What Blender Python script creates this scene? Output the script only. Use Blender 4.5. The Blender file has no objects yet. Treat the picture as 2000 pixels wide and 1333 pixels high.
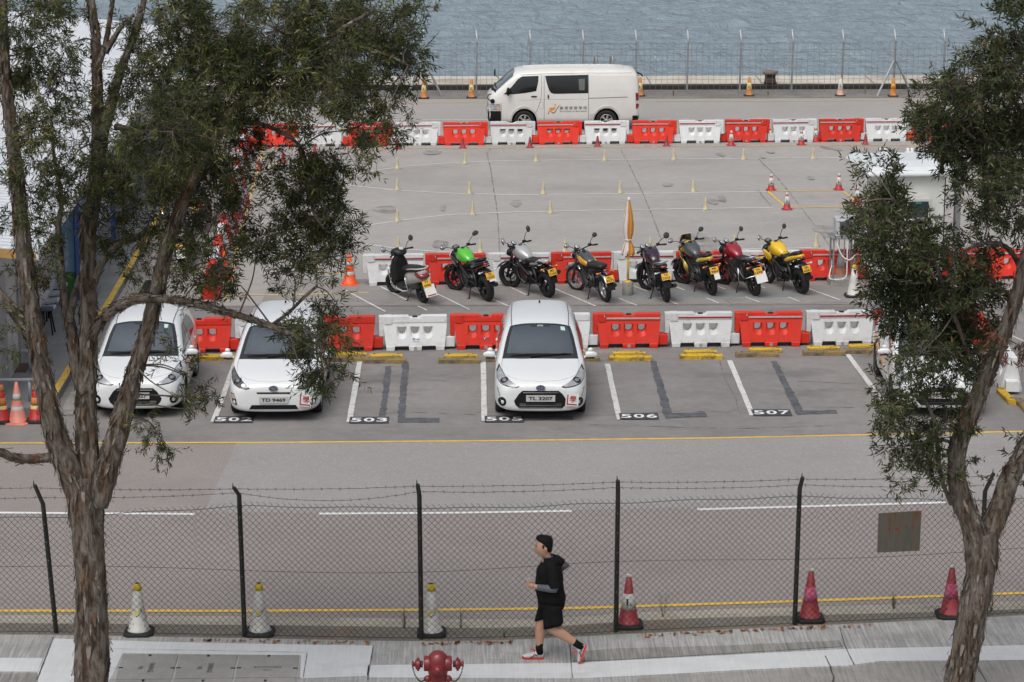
import bpy, bmesh, math, random
import numpy as np
from mathutils import Vector, Matrix, Euler, noise
from mathutils.bvhtree import BVHTree
from mathutils.geometry import delaunay_2d_cdt

random.seed(7)
R = math.radians
S = bpy.context.scene
COL = S.collection

# ------------------------------------------------------------------ camera
CAM_H, TILT, YAW, FPX = 12.1, 13.17, 0.98, 5000.0
cd = bpy.data.cameras.new("camera")
cam = bpy.data.objects.new("camera", cd)
COL.objects.link(cam)
cam.location = (0, 0, CAM_H)
cam.rotation_euler = (R(90 - TILT), 0, R(-YAW))
cd.sensor_width = 36.0
cd.lens = 36.0 * FPX / 2000.0
cd.clip_start, cd.clip_end = 0.5, 5000
S.camera = cam

# ------------------------------------------------------------------ light
SUN_EL, SUN_AZ = 58.0, 205.0
world = bpy.data.worlds.new("World")
S.world = world
world.use_nodes = True
wn = world.node_tree
wn.nodes.clear()
wo = wn.nodes.new("ShaderNodeOutputWorld")
bg = wn.nodes.new("ShaderNodeBackground")
sky = wn.nodes.new("ShaderNodeTexSky")
sky.sky_type = 'NISHITA'
sky.sun_disc = False
sky.sun_elevation = R(SUN_EL)
sky.sun_rotation = R(SUN_AZ)
sky.air_density, sky.dust_density, sky.ozone_density = 1.0, 6.0, 1.0
hs = wn.nodes.new("ShaderNodeHueSaturation")
hs.inputs['Saturation'].default_value = 0.42
wn.links.new(sky.outputs[0], hs.inputs['Color'])
wn.links.new(hs.outputs[0], bg.inputs['Color'])
bg.inputs['Strength'].default_value = 0.14
wn.links.new(bg.outputs[0], wo.inputs[0])
sd = bpy.data.lights.new("sun", 'SUN')
sd.energy, sd.angle, sd.color = 0.9, R(40), (1.0, 0.98, 0.95)
sun = bpy.data.objects.new("sun", sd)
COL.objects.link(sun)
sdir = Vector((math.sin(R(SUN_AZ)) * math.cos(R(SUN_EL)), math.cos(R(SUN_AZ)) * math.cos(R(SUN_EL)), math.sin(R(SUN_EL))))
sun.rotation_euler = sdir.to_track_quat('Z', 'Y').to_euler()
S.view_settings.view_transform = 'Standard'
S.view_settings.look = 'None'
S.view_settings.exposure = 0.0
S.view_settings.gamma = 1.0
S.cycles.use_denoising = True
S.cycles.max_bounces = 6
S.cycles.transparent_max_bounces = 8

# ------------------------------------------------------------------ measuring: photo pixel -> point on the ground
CR = cam.rotation_euler.to_matrix()
def ray(px, py):
    return CR @ Vector(((px - 1000) / FPX, -(py - 666.5) / FPX, -1.0))
def G(px, py, z=0.0):
    d = ray(px, py)
    t = (z - CAM_H) / d.z
    return Vector((d.x * t, d.y * t, z))
def atD(px, py, Y):
    d = ray(px, py)
    t = Y / d.y
    return Vector((d.x * t, Y, CAM_H + d.z * t))

# ------------------------------------------------------------------ materials
def srgb(r, g, b):
    def c(u):
        u /= 255.0
        return u / 12.92 if u <= 0.04045 else ((u + 0.055) / 1.055) ** 2.4
    return (c(r), c(g), c(b))
MATS = {}
def mat(name, col, rough=0.5, metal=0.0, coat=0.0, var=0.0, vscale=4.0, bump=0.0, bscale=40.0, dirt=None, dscale=2.0, damt=0.5, spec=0.5, trans=0.0, obj_var=0.0):
    if name in MATS:
        return MATS[name]
    m = bpy.data.materials.new(name)
    m.use_nodes = True
    nt = m.node_tree
    b = nt.nodes['Principled BSDF']
    b.inputs['Roughness'].default_value = rough
    b.inputs['Metallic'].default_value = metal
    b.inputs['Coat Weight'].default_value = coat
    b.inputs['Coat Roughness'].default_value = 0.05
    b.inputs['Specular IOR Level'].default_value = spec
    if trans:
        b.inputs['Transmission Weight'].default_value = trans
    col = tuple(col[:3]) + (1,)
    b.inputs['Base Color'].default_value = col
    out = None
    if var or dirt or bump:
        tc = nt.nodes.new("ShaderNodeTexCoord")
    if var:
        n = nt.nodes.new("ShaderNodeTexNoise")
        n.inputs['Scale'].default_value = vscale
        n.inputs['Detail'].default_value = 6
        nt.links.new(tc.outputs['Object'], n.inputs['Vector'])
        mr = nt.nodes.new("ShaderNodeMapRange")
        mr.inputs['From Min'].default_value, mr.inputs['From Max'].default_value = 0.3, 0.7
        mr.inputs['To Min'].default_value, mr.inputs['To Max'].default_value = 1 - var, 1 + var
        nt.links.new(n.outputs[0], mr.inputs['Value'])
        vm = nt.nodes.new("ShaderNodeMix"); vm.data_type = 'RGBA'; vm.blend_type = 'MULTIPLY'
        vm.inputs[0].default_value = 1
        vm.inputs[6].default_value = col
        nt.links.new(mr.outputs[0], vm.inputs[7])
        out = vm.outputs[2]
    if dirt:
        n2 = nt.nodes.new("ShaderNodeTexNoise")
        n2.inputs['Scale'].default_value = dscale
        n2.inputs['Detail'].default_value = 8
        n2.inputs['Roughness'].default_value = 0.7
        nt.links.new(tc.outputs['Object'], n2.inputs['Vector'])
        cr = nt.nodes.new("ShaderNodeMapRange")
        cr.inputs['From Min'].default_value, cr.inputs['From Max'].default_value = 0.48, 0.66
        cr.inputs['To Min'].default_value, cr.inputs['To Max'].default_value = 0, damt
        nt.links.new(n2.outputs[0], cr.inputs['Value'])
        dm = nt.nodes.new("ShaderNodeMix"); dm.data_type = 'RGBA'
        nt.links.new(cr.outputs[0], dm.inputs[0])
        if out: nt.links.new(out, dm.inputs[6])
        else: dm.inputs[6].default_value = col
        dm.inputs[7].default_value = tuple(dirt[:3]) + (1,)
        out = dm.outputs[2]
    if obj_var:
        oi = nt.nodes.new("ShaderNodeObjectInfo"); mo = nt.nodes.new("ShaderNodeMapRange")
        mo.inputs['To Min'].default_value, mo.inputs['To Max'].default_value = 1 - obj_var, 1 + obj_var * .4
        nt.links.new(oi.outputs['Random'], mo.inputs['Value'])
        om = nt.nodes.new("ShaderNodeMix"); om.data_type = 'RGBA'; om.blend_type = 'MULTIPLY'; om.inputs[0].default_value = 1
        if out: nt.links.new(out, om.inputs[6])
        else: om.inputs[6].default_value = col
        nt.links.new(mo.outputs[0], om.inputs[7]); out = om.outputs[2]
    if out:
        nt.links.new(out, b.inputs['Base Color'])
    if bump:
        n3 = nt.nodes.new("ShaderNodeTexNoise")
        n3.inputs['Scale'].default_value = bscale
        n3.inputs['Detail'].default_value = 4
        nt.links.new(tc.outputs['Object'], n3.inputs['Vector'])
        bp = nt.nodes.new("ShaderNodeBump")
        bp.inputs['Strength'].default_value = bump
        bp.inputs['Distance'].default_value = 0.02
        nt.links.new(n3.outputs[0], bp.inputs['Height'])
        nt.links.new(bp.outputs[0], b.inputs['Normal'])
    MATS[name] = m
    return m

def ground_mat(name, col, fine=0.18, patch=0.12, stain=(0.06, 0.055, 0.05), stain_amt=0.35, speck=0.0, streak=0.0, rough=0.85, tint=None, stain_scale=0.35):
    """asphalt / concrete: aggregate speckle, large patches, oily stains, optional streaks along Y"""
    m = bpy.data.materials.new(name); m.use_nodes = True
    nt = m.node_tree; b = nt.nodes['Principled BSDF']
    b.inputs['Roughness'].default_value = rough
    b.inputs['Specular IOR Level'].default_value = 0.3
    tc = nt.nodes.new("ShaderNodeTexCoord")
    def nz(scale, detail=5, rgh=0.6, mapping=None):
        n = nt.nodes.new("ShaderNodeTexNoise")
        n.inputs['Scale'].default_value = scale; n.inputs['Detail'].default_value = detail; n.inputs['Roughness'].default_value = rgh
        if mapping:
            mp = nt.nodes.new("ShaderNodeMapping"); mp.inputs['Scale'].default_value = mapping
            nt.links.new(tc.outputs['Object'], mp.inputs['Vector']); nt.links.new(mp.outputs[0], n.inputs['Vector'])
        else:
            nt.links.new(tc.outputs['Object'], n.inputs['Vector'])
        return n.outputs[0]
    def mr(v, a, b_, c, d):
        x = nt.nodes.new("ShaderNodeMapRange")
        x.inputs['From Min'].default_value, x.inputs['From Max'].default_value = a, b_
        x.inputs['To Min'].default_value, x.inputs['To Max'].default_value = c, d
        nt.links.new(v, x.inputs['Value']); return x.outputs[0]
    def mul(a, b_):
        x = nt.nodes.new("ShaderNodeMath"); x.operation = 'MULTIPLY'
        nt.links.new(a, x.inputs[0]); nt.links.new(b_, x.inputs[1]); return x.outputs[0]
    f = mul(mr(nz(55, 3, 0.8), 0.3, 0.7, 1 - fine, 1 + fine), mr(nz(0.33, 6, 0.65), 0.3, 0.7, 1 - patch, 1 + patch))
    f = mul(f, mr(nz(3.5, 5, 0.7), 0.3, 0.7, 1 - patch * .7, 1 + patch * .7))
    if streak:
        f = mul(f, mr(nz(1.0, 3, 0.7, (30, 1.2, 1)), 0.35, 0.65, 1 - streak, 1 + streak * .6))
    mx = nt.nodes.new("ShaderNodeMix"); mx.data_type = 'RGBA'; mx.blend_type = 'MULTIPLY'
    mx.inputs[0].default_value = 1; mx.inputs[6].default_value = tuple(col) + (1,)
    nt.links.new(f, mx.inputs[7]); out = mx.outputs[2]
    if tint:
        tx = nt.nodes.new("ShaderNodeMix"); tx.data_type = 'RGBA'
        nt.links.new(mr(nz(0.5, 5, 0.6), 0.42, 0.62, 0, 0.7), tx.inputs[0])
        nt.links.new(out, tx.inputs[6]); tx.inputs[7].default_value = tuple(tint) + (1,); out = tx.outputs[2]
    if stain_amt:
        sx = nt.nodes.new("ShaderNodeMix"); sx.data_type = 'RGBA'
        nt.links.new(mr(nz(stain_scale, 8, 0.68, (0.8, 1.3, 1)), 0.54, 0.74, 0, stain_amt), sx.inputs[0])
        nt.links.new(out, sx.inputs[6]); sx.inputs[7].default_value = tuple(stain) + (1,); out = sx.outputs[2]
    if speck:
        px = nt.nodes.new("ShaderNodeMix"); px.data_type = 'RGBA'
        nt.links.new(mr(nz(38, 1, 0.5), 0.66, 0.72, 0, speck), px.inputs[0])
        nt.links.new(out, px.inputs[6]); px.inputs[7].default_value = (0.55, 0.53, 0.5, 1); out = px.outputs[2]
    nt.links.new(out, b.inputs['Base Color'])
    bp = nt.nodes.new("ShaderNodeBump"); bp.inputs['Strength'].default_value = 0.25; bp.inputs['Distance'].default_value = 0.01
    nt.links.new(nz(60, 4, 0.7), bp.inputs['Height']); nt.links.new(bp.outputs[0], b.inputs['Normal'])
    MATS[name] = m
    return m

WHITE_CAR = mat("car_white_paint", (0.66, 0.69, 0.70), 0.28, coat=0.8, var=0.02, vscale=2)
VAN_WHITE = mat("van_white_paint", (0.66, 0.655, 0.63), 0.35, coat=0.5, var=0.03, vscale=1.5, dirt=(0.5, 0.48, 0.44), dscale=1.6, damt=0.25)
BLACKP = mat("black_plastic", (0.010, 0.010, 0.011), 0.6, var=0.15, vscale=9, spec=0.2)
BLACKG = mat("black_gloss", (0.008, 0.008, 0.01), 0.12, coat=0.5)
RUBBER = mat("tyre_rubber", (0.012, 0.012, 0.012), 0.75, var=0.25, vscale=14, bump=0.2, bscale=60)
GLASS = mat("dark_window_glass", (0.035, 0.048, 0.055), 0.06, coat=1.0, spec=0.8)
GLASSD = mat("van_window_glass", (0.006, 0.008, 0.009), 0.08, spec=0.6)
CHROME = mat("chrome", (0.75, 0.76, 0.78), 0.15, metal=1.0)
ALLOY = mat("alloy", (0.55, 0.56, 0.57), 0.3, metal=0.8, var=0.08)
STEEL = mat("galvanised_steel", (0.30, 0.31, 0.32), 0.5, metal=0.5, var=0.12, vscale=6, dirt=(0.2, 0.17, 0.14), dscale=5, damt=0.3)
LAMPG = mat("lamp_glass", (0.62, 0.65, 0.67), 0.08, coat=1.0)
REDL = mat("red_lamp", (0.22, 0.012, 0.015), 0.15, coat=0.8)
AMBER = mat("amber_lamp", (0.7, 0.19, 0.02), 0.2, coat=0.6)
PLATE_W = mat("plate_white", (0.68, 0.68, 0.66), 0.4, var=0.04)
PLATE_Y = mat("plate_yellow", (0.72, 0.40, 0.03), 0.4, var=0.08)
INK = mat("black_lettering", (0.015, 0.015, 0.016), 0.5)
REDINK = mat("red_lettering", (0.34, 0.015, 0.02), 0.5)
DKBLUE = mat("emblem_blue", (0.02, 0.05, 0.2), 0.25, coat=0.6)
PLAST_R = mat("barrier_red", (0.68, 0.035, 0.018), 0.45, var=0.10, vscale=3, dirt=(0.40, 0.05, 0.035), dscale=3.5, damt=0.55, spec=0.3, obj_var=0.2)
PLAST_W = mat("barrier_white", (0.66, 0.68, 0.69), 0.45, var=0.05, vscale=3, dirt=(0.47, 0.46, 0.43), dscale=3.0, damt=0.65, spec=0.3, obj_var=0.12)
STRIP_R = mat("reflector_dark_red", (0.33, 0.015, 0.02), 0.4, var=0.1)
STRIP_G = mat("reflector_grey", (0.42, 0.43, 0.44), 0.35, var=0.1, vscale=10)
GREYCAP = mat("grey_cap", (0.28, 0.29, 0.29), 0.5, var=0.15)
PAINT_W = mat("road_paint_white", (0.60, 0.60, 0.58), 0.7, var=0.10, vscale=8, dirt=(0.32, 0.31, 0.30), dscale=5, damt=0.7)
PAINT_WF = mat("road_paint_fresh_white", (0.72, 0.73, 0.73), 0.7, var=0.05, vscale=9, dirt=(0.45, 0.44, 0.43), dscale=7, damt=0.4)
PAINT_Y = mat("road_paint_yellow", (0.70, 0.45, 0.06), 0.7, var=0.12, vscale=6, dirt=(0.40, 0.30, 0.12), dscale=5, damt=0.6)
PAINT_YF = mat("road_paint_faded_yellow", (0.56, 0.42, 0.16), 0.75, var=0.2, vscale=5, dirt=(0.34, 0.31, 0.26), dscale=4, damt=0.8)
PAINT_K = mat("road_paint_black", (0.045, 0.047, 0.052), 0.75, var=0.2, vscale=4)
PATCH_K = mat("bitumen_patch", (0.075, 0.082, 0.092), 0.75, var=0.25, vscale=3, dirt=(0.15, 0.15, 0.15), dscale=6, damt=0.7)
CONCRETE = mat("concrete", (0.30, 0.29, 0.27), 0.85, var=0.2, vscale=5, bump=0.4, dirt=(0.16, 0.15, 0.13), dscale=3, damt=0.6)

# ------------------------------------------------------------------ mesh builder
def V(*a): return Vector(a)
class MB:
    def __init__(s):
        s.v, s.f, s.m, s.sm = [], [], [], []
    def add(s, vs, fs, m=0, smooth=False):
        o = len(s.v)
        s.v += [tuple(x) for x in vs]
        for f in fs:
            s.f.append([i + o for i in f]); s.m.append(m); s.sm.append(smooth)
        return s
    def box(s, c, d, m=0, rot=None, taper=1.0):
        c = Vector(c); hx, hy, hz = d[0] / 2, d[1] / 2, d[2] / 2
        vs = [V(x * hx * (taper if z > 0 else 1), y * hy * (taper if z > 0 else 1), z * hz) for z in (-1, 1) for x, y in ((-1, -1), (1, -1), (1, 1), (-1, 1))]
        if rot is not None:
            M = rot if isinstance(rot, Matrix) else Euler(rot).to_matrix()
            vs = [M @ v for v in vs]
        return s.add([v + c for v in vs], [(3, 2, 1, 0), (4, 5, 6, 7), (0, 1, 5, 4), (1, 2, 6, 5), (2, 3, 7, 6), (3, 0, 4, 7)], m)
    def rings(s, rs, m=0, smooth=True, cap0=True, cap1=True, closed=False):
        n = len(rs[0]); vs = [p for r in rs for p in r]; fs = []
        k = len(rs)
        for i in range(k if closed else k - 1):
            a, b = i * n, ((i + 1) % k) * n
            for j in range(n):
                fs.append((a + j, a + (j + 1) % n, b + (j + 1) % n, b + j))
        s.add(vs, fs, m, smooth)
        o = len(s.v) - len(vs)
        if not closed:
            if cap0: s.f.append([o + j for j in range(n)][::-1]); s.m.append(m); s.sm.append(False)
            if cap1: s.f.append([o + (k - 1) * n + j for j in range(n)]); s.m.append(m); s.sm.append(False)
        return s
    def tube(s, pts, r, n=8, m=0, smooth=True, cap=True, flat=1.0):
        pts = [Vector(p) for p in pts]; k = len(pts)
        if not hasattr(r, '__len__'): r = [r] * k
        rs = []; up = None
        for i, p in enumerate(pts):
            t = (pts[min(i + 1, k - 1)] - pts[max(i - 1, 0)])
            t = t.normalized() if t.length > 1e-9 else V(0, 0, 1)
            if up is None:
                up = V(0, 0, 1) if abs(t.z) < 0.9 else V(0, 1, 0)
            a = t.cross(up)
            if a.length < 1e-6: a = t.cross(V(1, 0.1, 0))
            a.normalize(); b = a.cross(t).normalized(); up = b
            rs.append([p + (a * math.cos(2 * math.pi * j / n) + b * math.sin(2 * math.pi * j / n) * flat) * r[i] for j in range(n)])
        return s.rings(rs, m, smooth, cap, cap)
    def cyl(s, p0, p1, r0, r1=None, n=16, m=0, cap=True):
        return s.tube([p0, p1], [r0, r0 if r1 is None else r1], n, m, True, cap)
    def lathe(s, prof, n=20, m=0, o=(0, 0, 0), M=None, smooth=True, cap=True):
        rs = []
        for r, z in prof:
            ring = [V(r * math.cos(2 * math.pi * j / n), r * math.sin(2 * math.pi * j / n), z) for j in range(n)]
            if M is not None: ring = [M @ p for p in ring]
            rs.append([p + Vector(o) for p in ring])
        return s.rings(rs, m, smooth, cap, cap)
    def prism(s, poly, h0, h1, m=0, f=None, smooth=False):
        """poly: 2D list; f(u,v,h)->3D"""
        if f is None: f = lambda u, v, h: (u, v, h)
        n = len(poly)
        vs = [f(u, v, h0) for u, v in poly] + [f(u, v, h1) for u, v in poly]
        fs = [tuple(range(n))[::-1], tuple(range(n, 2 * n))] + [(i, (i + 1) % n, n + (i + 1) % n, n + i) for i in range(n)]
        return s.add(vs, fs, m, smooth)
    def ell(s, c, r, m=0, nu=14, nv=10, M=None, pw=1.0):
        c = Vector(c); rs = []
        for i in range(nv + 1):
            a = -math.pi / 2 + math.pi * i / nv
            ca, sa = max(math.cos(a), 0.02) , math.sin(a)
            ring = []
            for j in range(nu):
                b = 2 * math.pi * j / nu
                x, y = math.cos(b), math.sin(b)
                if pw != 1.0:
                    x = math.copysign(abs(x) ** pw, x); y = math.copysign(abs(y) ** pw, y)
                p = V(r[0] * ca * x, r[1] * ca * y, r[2] * sa)
                if M is not None: p = M @ p
                ring.append(p + c)
            rs.append(ring)
        return s.rings(rs, m, True)
    def torus(s, c, R0, r, axis='x', nu=28, nv=10, m=0, wscale=1.0):
        c = Vector(c); rs = []
        for i in range(nu):
            a = 2 * math.pi * i / nu; ring = []
            for j in range(nv):
                b = 2 * math.pi * j / nv
                rr = R0 + r * math.cos(b); w = r * wscale * math.sin(b)
                p = V(w, rr * math.cos(a), rr * math.sin(a)) if axis == 'x' else (V(rr * math.cos(a), w, rr * math.sin(a)) if axis == 'y' else V(rr * math.cos(a), rr * math.sin(a), w))
                ring.append(p + c)
            rs.append(ring)
        return s.rings(rs, m, True, closed=True)
    def spine(s, st, n=14, m=0, pw=0.8, x0=0.0):
        """stations along y: (y, zc, halfwidth, halfheight)"""
        rs = []
        for y, zc, w, h in st:
            ring = []
            for j in range(n):
                a = 2 * math.pi * j / n
                c_, s_ = math.cos(a), math.sin(a)
                ring.append(V(x0 + w * math.copysign(abs(c_) ** pw, c_), y, zc + h * math.copysign(abs(s_) ** pw, s_)))
            rs.append(ring)
        return s.rings(rs, m, True)
    def mesh(s, name):
        me = bpy.data.meshes.new(name)
        me.from_pydata(s.v, [], s.f)
        me.polygons.foreach_set("material_index", s.m)
        me.polygons.foreach_set("use_smooth", s.sm)
        me.update()
        return me
    def build(s, name, mats, parent=None, bevel=0.0, subsurf=0, fixn=True, loc=None, origin=None):
        if origin is not None:
            o_ = Vector(origin)
            s.v = [tuple(Vector(v) - o_) for v in s.v]; loc = o_
        me = s.mesh(name)
        if fixn:
            bm = bmesh.new(); bm.from_mesh(me)
            bmesh.ops.recalc_face_normals(bm, faces=bm.faces)
            bm.to_mesh(me); bm.free()
        for m in (mats if isinstance(mats, (list, tuple)) else [mats]): me.materials.append(m)
        ob = bpy.data.objects.new(name, me); COL.objects.link(ob)
        if parent is not None: ob.parent = parent
        if loc is not None: ob.location = loc
        if bevel:
            b = ob.modifiers.new("bevel", 'BEVEL'); b.width = bevel; b.segments = 2; b.limit_method = 'ANGLE'; b.angle_limit = R(35)
        if subsurf:
            b = ob.modifiers.new("smooth", 'SUBSURF'); b.levels = b.render_levels = subsurf
        return ob

def tag(o, label, cat, group=None, kind=None):
    o["label"] = label; o["category"] = cat
    if group: o["group"] = group
    if kind: o["kind"] = kind
    return o
def thing(name, label, cat, loc=(0, 0, 0), rotz=0.0, group=None, lean=0.0):
    o = bpy.data.objects.new(name, None); COL.objects.link(o)
    o.empty_display_size = 0.2
    o.location = loc; o.rotation_euler = (0, lean, rotz)
    return tag(o, label, cat, group)
def struct(o):
    o["kind"] = "structure"; return o
def kids(o):
    return [c for c in bpy.data.objects if c.parent == o]
def dup(root, loc, rotz, label, group=None, scale=None):
    def cp(o, par):
        c = o.copy(); COL.objects.link(c)
        if par is not None: c.parent = par
        for ch in CH.get(o.name) or kids(o): cp(ch, c)
        return c
    r = cp(root, None)
    r.location = loc; r.rotation_euler[2] = rotz; r["label"] = label
    if group: r["group"] = group
    if scale: r.scale = scale
    return r
CH = {}

def text_mb(body, w, h, bold=0.0, mirror=False):
    """flat letters fitted to w x h, centred, in the XY plane: (verts, faces)"""
    cu = bpy.data.curves.new("lettering", 'FONT'); cu.body = body; cu.align_x = 'CENTER'; cu.align_y = 'CENTER'
    cu.offset = bold; cu.resolution_u = 3
    ob = bpy.data.objects.new("lettering", cu); COL.objects.link(ob)
    dg = bpy.context.evaluated_depsgraph_get()
    me = bpy.data.meshes.new_from_object(ob.evaluated_get(dg), depsgraph=dg)
    vs = [v.co.copy() for v in me.vertices]; fs = [list(p.vertices) for p in me.polygons]
    bpy.data.objects.remove(ob); bpy.data.curves.remove(cu); bpy.data.meshes.remove(me)
    if not vs: return [], []
    x0, x1 = min(v.x for v in vs), max(v.x for v in vs); y0, y1 = min(v.y for v in vs), max(v.y for v in vs)
    sx, sy = w / max(x1 - x0, 1e-6), h / max(y1 - y0, 1e-6)
    return [V((v.x - (x0 + x1) / 2) * sx, (v.y - (y0 + y1) / 2) * sy, 0) for v in vs], fs
def add_text(mb, body, w, h, f, m=0, bold=0.0):
    vs, fs = text_mb(body, w, h, bold)
    mb.add([f(v.x, v.y) for v in vs], fs, m)

def fan(poly):
    return poly
def tess(poly, step):
    """2D polygon -> (points, triangles, boundary indices) with inner points"""
    pts = []
    n = len(poly)
    for i in range(n):
        a, b = Vector(poly[i]), Vector(poly[(i + 1) % n])
        k = max(1, int((b - a).length / step))
        for j in range(k): pts.append(a.lerp(b, j / k))
    nb = len(pts)
    xs = [p.x for p in pts]; ys = [p.y for p in pts]
    def inside(x, y):
        c = False; j = nb - 1
        for i in range(nb):
            if (pts[i].y > y) != (pts[j].y > y) and x < (pts[j].x - pts[i].x) * (y - pts[i].y) / (pts[j].y - pts[i].y) + pts[i].x: c = not c
            j = i
        return c
    inner = []
    x = min(xs) + step * .5
    while x < max(xs):
        y = min(ys) + step * .5
        while y < max(ys):
            if inside(x, y) and min((p.x - x) ** 2 + (p.y - y) ** 2 for p in pts) > (step * .45) ** 2: inner.append(V(x, y))
            y += step
        x += step
    allp = [p.to_2d() for p in pts] + [p.to_2d() for p in inner]
    vo, eo, fo, ov, oe, of = delaunay_2d_cdt(allp, [(i, (i + 1) % nb) for i in range(nb)], [], 1, 1e-5)
    return vo, fo, nb

class Skin:
    """lays outlined parts onto a body surface (the part follows the curve, stands proud of it and has its own thickness)"""
    def __init__(s, ob):
        dg = bpy.context.evaluated_depsgraph_get()
        ev = ob.evaluated_get(dg); me = ev.to_mesh()
        s.bvh = BVHTree.FromPolygons([v.co.copy() for v in me.vertices], [list(p.vertices) for p in me.polygons])
        ev.to_mesh_clear()
    def hit(s, o, d):
        r = s.bvh.ray_cast(Vector(o), Vector(d))
        return r[0], r[1]
    def put(s, mb, poly, view, m=0, off=0.004, step=0.06, depth=0.012, smooth=True):
        if view == 'front': mk = lambda u, v: ((u, -3, v), (0, 1, 0))
        elif view == 'rear': mk = lambda u, v: ((u, 9, v), (0, -1, 0))
        elif view == 'left': mk = lambda u, v: ((3, u, v), (-1, 0, 0))
        elif view == 'right': mk = lambda u, v: ((-3, u, v), (1, 0, 0))
        else: mk = lambda u, v: ((u, v, 5), (0, 0, -1))
        vo, fo, nb = tess(poly, step)
        P, N = [], []
        last = None
        for p in vo:
            o, d = mk(p.x, p.y); h, n = s.hit(o, d)
            if h is None: P.append(None); N.append(None)
            else:
                if n.dot(Vector(d)) > 0: n = -n
                P.append(h); N.append(n); last = h
        if last is None: return
        for i in range(len(P)):
            if P[i] is None:
                j = min((k for k in range(len(P)) if P[k] is not None), key=lambda k: (vo[k] - vo[i]).length)
                P[i], N[i] = P[j], N[j]
        top = [p + n * off for p, n in zip(P, N)]; bot = [p - n * depth for p, n in zip(P, N)]
        mb.add(top, [f for f in fo], m, smooth)
        cnt = {}
        for f in fo:
            for i in range(len(f)):
                a, b = f[i], f[(i + 1) % len(f)]
                cnt[(a, b)] = 1
        rim = [(a, b) for (a, b) in cnt if (b, a) not in cnt]
        vs, fs = [], []
        for a, b in rim:
            o = len(vs); vs += [top[a], top[b], bot[b], bot[a]]; fs.append((o, o + 3, o + 2, o + 1))
        mb.add(vs, fs, m)

def mirror(poly): return [(-x, y) for x, y in poly][::-1]

def ribbon(mb, pts, w, z, m=0, jag=0.0, seed=0):
    """flat strip of width w along ground points"""
    rnd = random.Random(seed)
    pts = [Vector((p[0], p[1], 0)) for p in pts]; vs = []; k = len(pts)
    for i, p in enumerate(pts):
        t = (pts[min(i + 1, k - 1)] - pts[max(i - 1, 0)]).normalized()
        nrm = V(-t.y, t.x, 0)
        ww = w[i] if hasattr(w, '__len__') else w
        vs += [p + nrm * (ww / 2 + rnd.uniform(-jag, jag)) + V(0, 0, z), p - nrm * (ww / 2 + rnd.uniform(-jag, jag)) + V(0, 0, z)]
    mb.add(vs, [(2 * i, 2 * i + 1, 2 * i + 3, 2 * i + 2) for i in range(k - 1)], m)
def densify(pts, step):
    out = []
    for a, b in zip(pts[:-1], pts[1:]):
        a, b = Vector(a), Vector(b); n = max(1, int((b - a).length / step))
        out += [a.lerp(b, i / n) for i in range(n)]
    return out + [Vector(pts[-1])]
def sheet(name, poly, z, m, sub=None):
    mb = MB()
    mb.add([(p[0], p[1], z) for p in poly], [tuple(range(len(poly)))], 0)
    o = mb.build(name, m, fixn=False)
    if o.data.polygons[0].normal.z < 0: o.data.flip_normals()
    return struct(o)
def catmull(pts, n=6):
    pts = [Vector(p) for p in pts]; out = []
    for i in range(len(pts) - 1):
        p0, p1, p2, p3 = pts[max(i - 1, 0)], pts[i], pts[i + 1], pts[min(i + 2, len(pts) - 1)]
        for j in range(n):
            t = j / n
            out.append(0.5 * ((2 * p1) + (p2 - p0) * t + (2 * p0 - 5 * p1 + 4 * p2 - p3) * t * t + (3 * p1 - p0 - 3 * p2 + p3) * t ** 3))
    return out + [pts[-1]]
# ------------------------------------------------------------------ ground, road, quay, water
M_LOT = ground_mat("lot_asphalt", (0.215, 0.205, 0.198), fine=0.24, patch=0.16, stain=(0.09, 0.087, 0.083), stain_amt=0.7, stain_scale=0.5)
M_YARD = ground_mat("yard_concrete", (0.33, 0.315, 0.298), fine=0.08, patch=0.10, stain=(0.22, 0.205, 0.19), stain_amt=0.6, stain_scale=0.22)
M_FARROAD = ground_mat("far_road_asphalt", (0.32, 0.305, 0.288), fine=0.08, patch=0.06, stain=(0.24, 0.225, 0.21), stain_amt=0.4, streak=0.0)
M_ROADP = ground_mat("road_asphalt_pinkish", (0.252, 0.226, 0.214), fine=0.26, patch=0.06, stain=(0.165, 0.145, 0.14), stain_amt=0.4, speck=0.55)
M_ROADG = ground_mat("road_asphalt_grey", (0.272, 0.262, 0.254), fine=0.26, patch=0.06, stain=(0.17, 0.16, 0.155), stain_amt=0.35, speck=0.6)
M_PAVE = ground_mat("pavement_concrete", (0.335, 0.335, 0.325), fine=0.12, patch=0.14, stain=(0.16, 0.155, 0.15), stain_amt=0.55, streak=0.30, stain_scale=0.8)
M_PAVEW = ground_mat("pavement_white_paint", (0.53, 0.545, 0.555), fine=0.05, patch=0.06, stain=(0.36, 0.36, 0.36), stain_amt=0.6, streak=0.05, stain_scale=0.9)
M_PAVED = ground_mat("pavement_dark_concrete", (0.24, 0.235, 0.22), fine=0.2, patch=0.15, stain=(0.13, 0.125, 0.115), stain_amt=0.6, streak=0.35, stain_scale=1.2)
M_KERB = ground_mat("kerb_concrete", (0.36, 0.33, 0.275), fine=0.16, patch=0.2, stain=(0.15, 0.14, 0.12), stain_amt=0.75, stain_scale=1.1)
M_SOIL = ground_mat("gutter_dirt", (0.17, 0.155, 0.13), fine=0.3, patch=0.25, stain=(0.22, 0.11, 0.05), stain_amt=0.5, stain_scale=1.5)
M_PLAT = ground_mat("platform_concrete", (0.24, 0.245, 0.245), fine=0.08, patch=0.15, stain=(0.14, 0.14, 0.14), stain_amt=0.5, stain_scale=0.5)
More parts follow.
